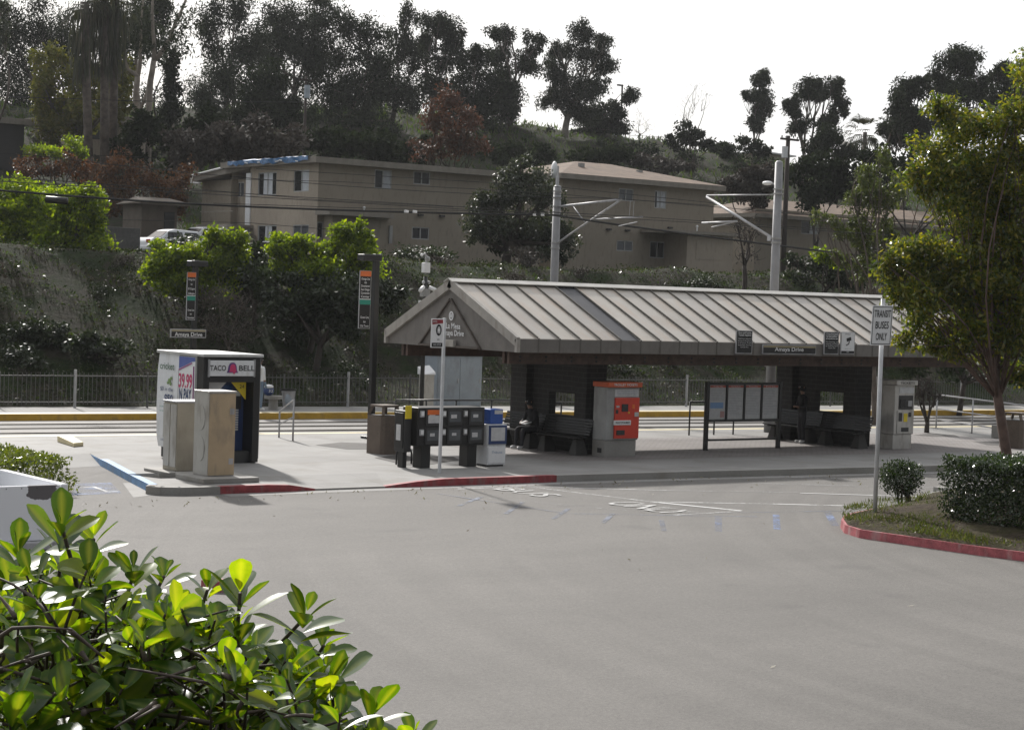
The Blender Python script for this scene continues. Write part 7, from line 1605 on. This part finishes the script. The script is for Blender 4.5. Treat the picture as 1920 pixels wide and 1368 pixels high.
# ------------------------------------------------------------------ bank and the foreground bush
bk_ = MB(); n = 24
def bankz(d_, side): return max(ZR-.02, 2.15-.205*d_)
W0 = -14
for i in range(n):
    for j in range(20):
        def pt(i, j):
            d_ = i*.5; s_ = W0+j*1.4; p = np.array([math.sin(YAW), math.cos(YAW), 0])*d_+np.array([math.cos(YAW), -math.sin(YAW), 0])*s_; return (p[0], p[1], bankz(d_, s_)-.03*math.sin(s_*2+d_*3))
        bk_.quad(pt(i, j), pt(i, j+1), pt(i+1, j+1), pt(i+1, j))
struct('planted_bank', bk_, soilM('bank_soil', [(.3, (.03, .024, .018)), (.7, (.07, .055, .04))], 1.5, 8), smooth=True)
# a second red kerb peeping through behind the bush
A, B = G(340, 1105, ZR), G(445, 1112, ZR); q = MB(); d_ = B-A; nrm = np.array([-d_[1], d_[0], 0]); nrm /= np.linalg.norm(nrm)
A2, B2 = G(330, 1098, ZR), G(436, 1100, ZR)
q.prism([A+d_*.35, B, B+nrm*.25, A+d_*.35+nrm*.25], [A+d_*.35+(0, 0, .15), B+(0, 0, .15), B+nrm*.25+(0, 0, .15), A+d_*.35+nrm*.25+(0, 0, .15)]); struct('bank_kerb', q, m_redk2)
def bushleafM():
    m, n, b, o = _new('big_glossy_leaf'); g = n.nodes.new('ShaderNodeNewGeometry')
    cc = _ramp(n, g.outputs['Random Per Island'], [(0, (.022, .055, .008)), (.5, (.038, .09, .010)), (.85, (.065, .125, .012)), (1, (.11, .16, .016))])
    f = _noise(n, 30, 3); cc = _mix(n, 1.0, cc, _ramp(n, f, [(.3, (.8,)*3), (.7, (1.2,)*3)]), 'MULTIPLY')
    ca = n.nodes.new('ShaderNodeAttribute'); ca.attribute_name = 'rib'; cc = _mix(n, ca.outputs['Fac'], cc, (.16, .20, .05))
    n.links.new(cc, b.inputs['Base Color']); b.inputs['Roughness'].default_value = .34; b.inputs['Specular IOR Level'].default_value = .5
    _bump(n, b, f, .15, .002)
    t = n.nodes.new('ShaderNodeBsdfTranslucent'); n.links.new(_mix(n, 1.0, cc, (4.2, 3.4, .35), 'MULTIPLY'), t.inputs[0]); s = n.nodes.new('ShaderNodeMixShader'); s.inputs[0].default_value = .5; n.links.new(_ramp(n, g.outputs['Random Per Island'], [(0, (.12,)*3), (.35, (.28,)*3), (.62, (.55,)*3), (1, (.66,)*3)]), s.inputs[0])
    n.links.new(b.outputs[0], s.inputs[1]); n.links.new(t.outputs[0], s.inputs[2]); n.links.new(s.outputs[0], o.inputs[0]); return m
rng = np.random.default_rng(123)
fb = thing('foreground_bush', 'large leafy bush with broad glossy backlit leaves filling the lower left corner', 'bush', D(150, 1368, 3.2))
NL, NW = 8, 5   # leaf grid
tt_l = np.linspace(0, 1, NL); wprof = np.array([.05, .32, .58, .80, .95, 1.0, .82, .12]); ww = np.linspace(-1, 1, NW)
LV = []; LF = []; RIB = []
def add_leaf(base, d, nrm, L, Wd, curl):
    side = np.cross(d, nrm); k = len(LV)*1
    k = add_leaf.n; rows = []
    for i, t_ in enumerate(tt_l):
        cpt = base+d*(t_*L)+nrm*(-curl*L*t_*t_)
        for j, w_ in enumerate(ww):
            off = side*w_*wprof[i]*Wd/2+nrm*abs(w_)*wprof[i]*Wd*.10; LV.append(cpt+off); RIB.append(1.0 if (j == 2 and t_ < .95) else 0.0)
    for i in range(NL-1):
        for j in range(NW-1): a = k+i*NW+j; LF.append((a, a+1, a+NW+1, a+NW))
    add_leaf.n += NL*NW
add_leaf.n = 0
stems = MB(); UPV = np.array([0, 0, 1.]); camu = cU; 
def rosette(tip, axis, nl, size, ang0=.35):
    axis = axis/np.linalg.norm(axis); a = np.cross(axis, (0, 0, 1.) if abs(axis[2]) < .9 else (1., 0, 0)); a /= np.linalg.norm(a); b = np.cross(axis, a); ph = rng.uniform(0, 6.28)
    for i in range(nl):
        q_ = ph+i*2.399; lev = i/max(1, nl-1); tilt = ang0+lev*rng.uniform(.75, 1.15); rad = a*math.cos(q_)+b*math.sin(q_)
        d = axis*math.cos(tilt)+rad*math.sin(tilt); nrm = axis*math.sin(tilt)-rad*math.cos(tilt); L = size*(.62+.5*lev)*rng.uniform(.8, 1.15)
        if lev < .12: L *= .6
        d = d+rng.normal(size=3)*.08; d /= np.linalg.norm(d); nrm = nrm-d*(nrm@d); nrm /= np.linalg.norm(nrm)
        add_leaf(tip-axis*lev*.035*size/.055+rad*.003, d, nrm, L, L*rng.uniform(.46, .62), rng.uniform(-.02, .22))
# silhouette of the bush in the photograph (x, top y), surveyed
sil_x = [-60, 0, 60, 110, 170, 190, 250, 330, 400, 460, 500, 560, 600, 640, 660, 700, 760, 800, 850, 900]
sil_y = [1010, 1020, 990, 975, 990, 1040, 1060, 1060, 1080, 1080, 1150, 1160, 1160, 1230, 1300, 1310, 1350, 1375, 1420, 1460]
tips = [(118, 965, 2.9, .062), (175, 985, 3.1, .05), (35, 1010, 3.0, .055), (250, 1050, 3.1, .055), (310, 1055, 3.3, .05), (450, 1085, 3.0, .062), (390, 1080, 3.2, .05), (575, 1130, 3.0, .060), (610, 1185, 3.1, .05), (600, 1260, 3.0, .055), (705, 1310, 2.95, .066), (775, 1360, 3.0, .055), (560, 1215, 3.1, .05), (200, 1270, 2.75, .075), (20, 1310, 2.6, .08), (120, 1010, 3.2, .05), (690, 1370, 2.9, .05)]
rootc = D(150, 1700, 3.4)
for (x, y, dpt, sz) in tips: 
    tp_ = D(x, y+14, dpt); ax = np.array([0, 0, 1.])+cR*rng.uniform(-.25, .35)+cF*rng.uniform(-.3, .1); rosette(tp_, ax, 8, sz*1.25)
    ro = D(x*.75+30, y+330, dpt+.25); limb(stems, ro, tp_-ax/np.linalg.norm(ax)*.01, .006, .0028, rng, 6, .06, 6)
cnt = 0
while cnt < 660:
    x = rng.uniform(-60, 860); ytop = np.interp(x, sil_x, sil_y); y = ytop+72+rng.uniform(0, 1)**1.15*(1500-ytop)
    dpt = 2.75+rng.uniform(0, 1.1)-.2*(y-1000)/400
    if x > 500 and y < ytop+40: continue
    tp_ = D(x, y, dpt); ax = np.array([0, 0, 1.])+rng.normal(size=3)*.42-cF*.15; rosette(tp_, ax, int(rng.integers(5, 9)), rng.uniform(.040, .074), rng.uniform(.3, .6)); cnt += 1
    ro = D(x*.85+20+rng.uniform(-60, 60), y+rng.uniform(120, 330), dpt+rng.uniform(.05, .4)); limb(stems, ro, tp_, .0035, .0018, rng, 4, .06, 5)
for i in range(280):   # bare twiggy interior
    x = rng.uniform(-40, 600); y = np.interp(x, sil_x, sil_y)+rng.uniform(150, 420); a = D(x, y, rng.uniform(2.6, 3.4)); v_ = cR*rng.uniform(-.12, .12)+np.array([0, 0, 1])*rng.uniform(-.05, .06)+cF*rng.uniform(-.1, .1)
    limb(stems, a, a+v_, rng.uniform(.002, .005), .0014, rng, 4, .1, 6)
for x0, x1, dd in ((60, 110, 3.2), (250, 200, 3.3), (420, 380, 3.3), (150, 60, 3.4), (560, 480, 3.3), (300, 420, 3.1)):
    limb(stems, D(x0, 1650, dd+.2), D(x1, 1190+abs(x1-100)*.2, dd), .012, .004, rng, 6, .04, 8)
part('branches', stems, m_twig, fb, smooth=True)
V_ = np.array(LV)-np.array(fb.location); me = bpy.data.meshes.new('leaves'); me.vertices.add(len(V_)); me.vertices.foreach_set('co', V_.ravel().astype(np.float32))
F_ = np.array(LF, dtype=np.int32); me.loops.add(F_.size); me.loops.foreach_set('vertex_index', F_.ravel()); me.polygons.add(len(F_)); me.polygons.foreach_set('loop_start', np.arange(0, F_.size, 4, dtype=np.int32)); me.polygons.foreach_set('loop_total', np.full(len(F_), 4, dtype=np.int32))
me.update(calc_edges=True); me.polygons.foreach_set('use_smooth', [True]*len(F_)); at = me.attributes.new('rib', 'FLOAT', 'POINT'); at.data.foreach_set('value', np.array(RIB, dtype=np.float32)*.6)
link('leaves', me, fb, bushleafM())

# ------------------------------------------------------------------ thin haze in the air
hz = MB(); hz.box(-121, -61, -1.4, 321, 331, 62)
ho = part('haze', hz, []); ho['kind'] = 'stuff'
hm = bpy.data.materials.new('haze_air'); hm.use_nodes = True; n = hm.node_tree; n.nodes.clear(); o_ = n.nodes.new('ShaderNodeOutputMaterial'); v = n.nodes.new('ShaderNodeVolumePrincipled')
v.inputs['Density'].default_value = .00014; v.inputs['Color'].default_value = (.9, .92, .95, 1); v.inputs['Anisotropy'].default_value = .3
n.links.new(v.outputs[0], o_.inputs['Volume']); ho.data.materials.append(hm)
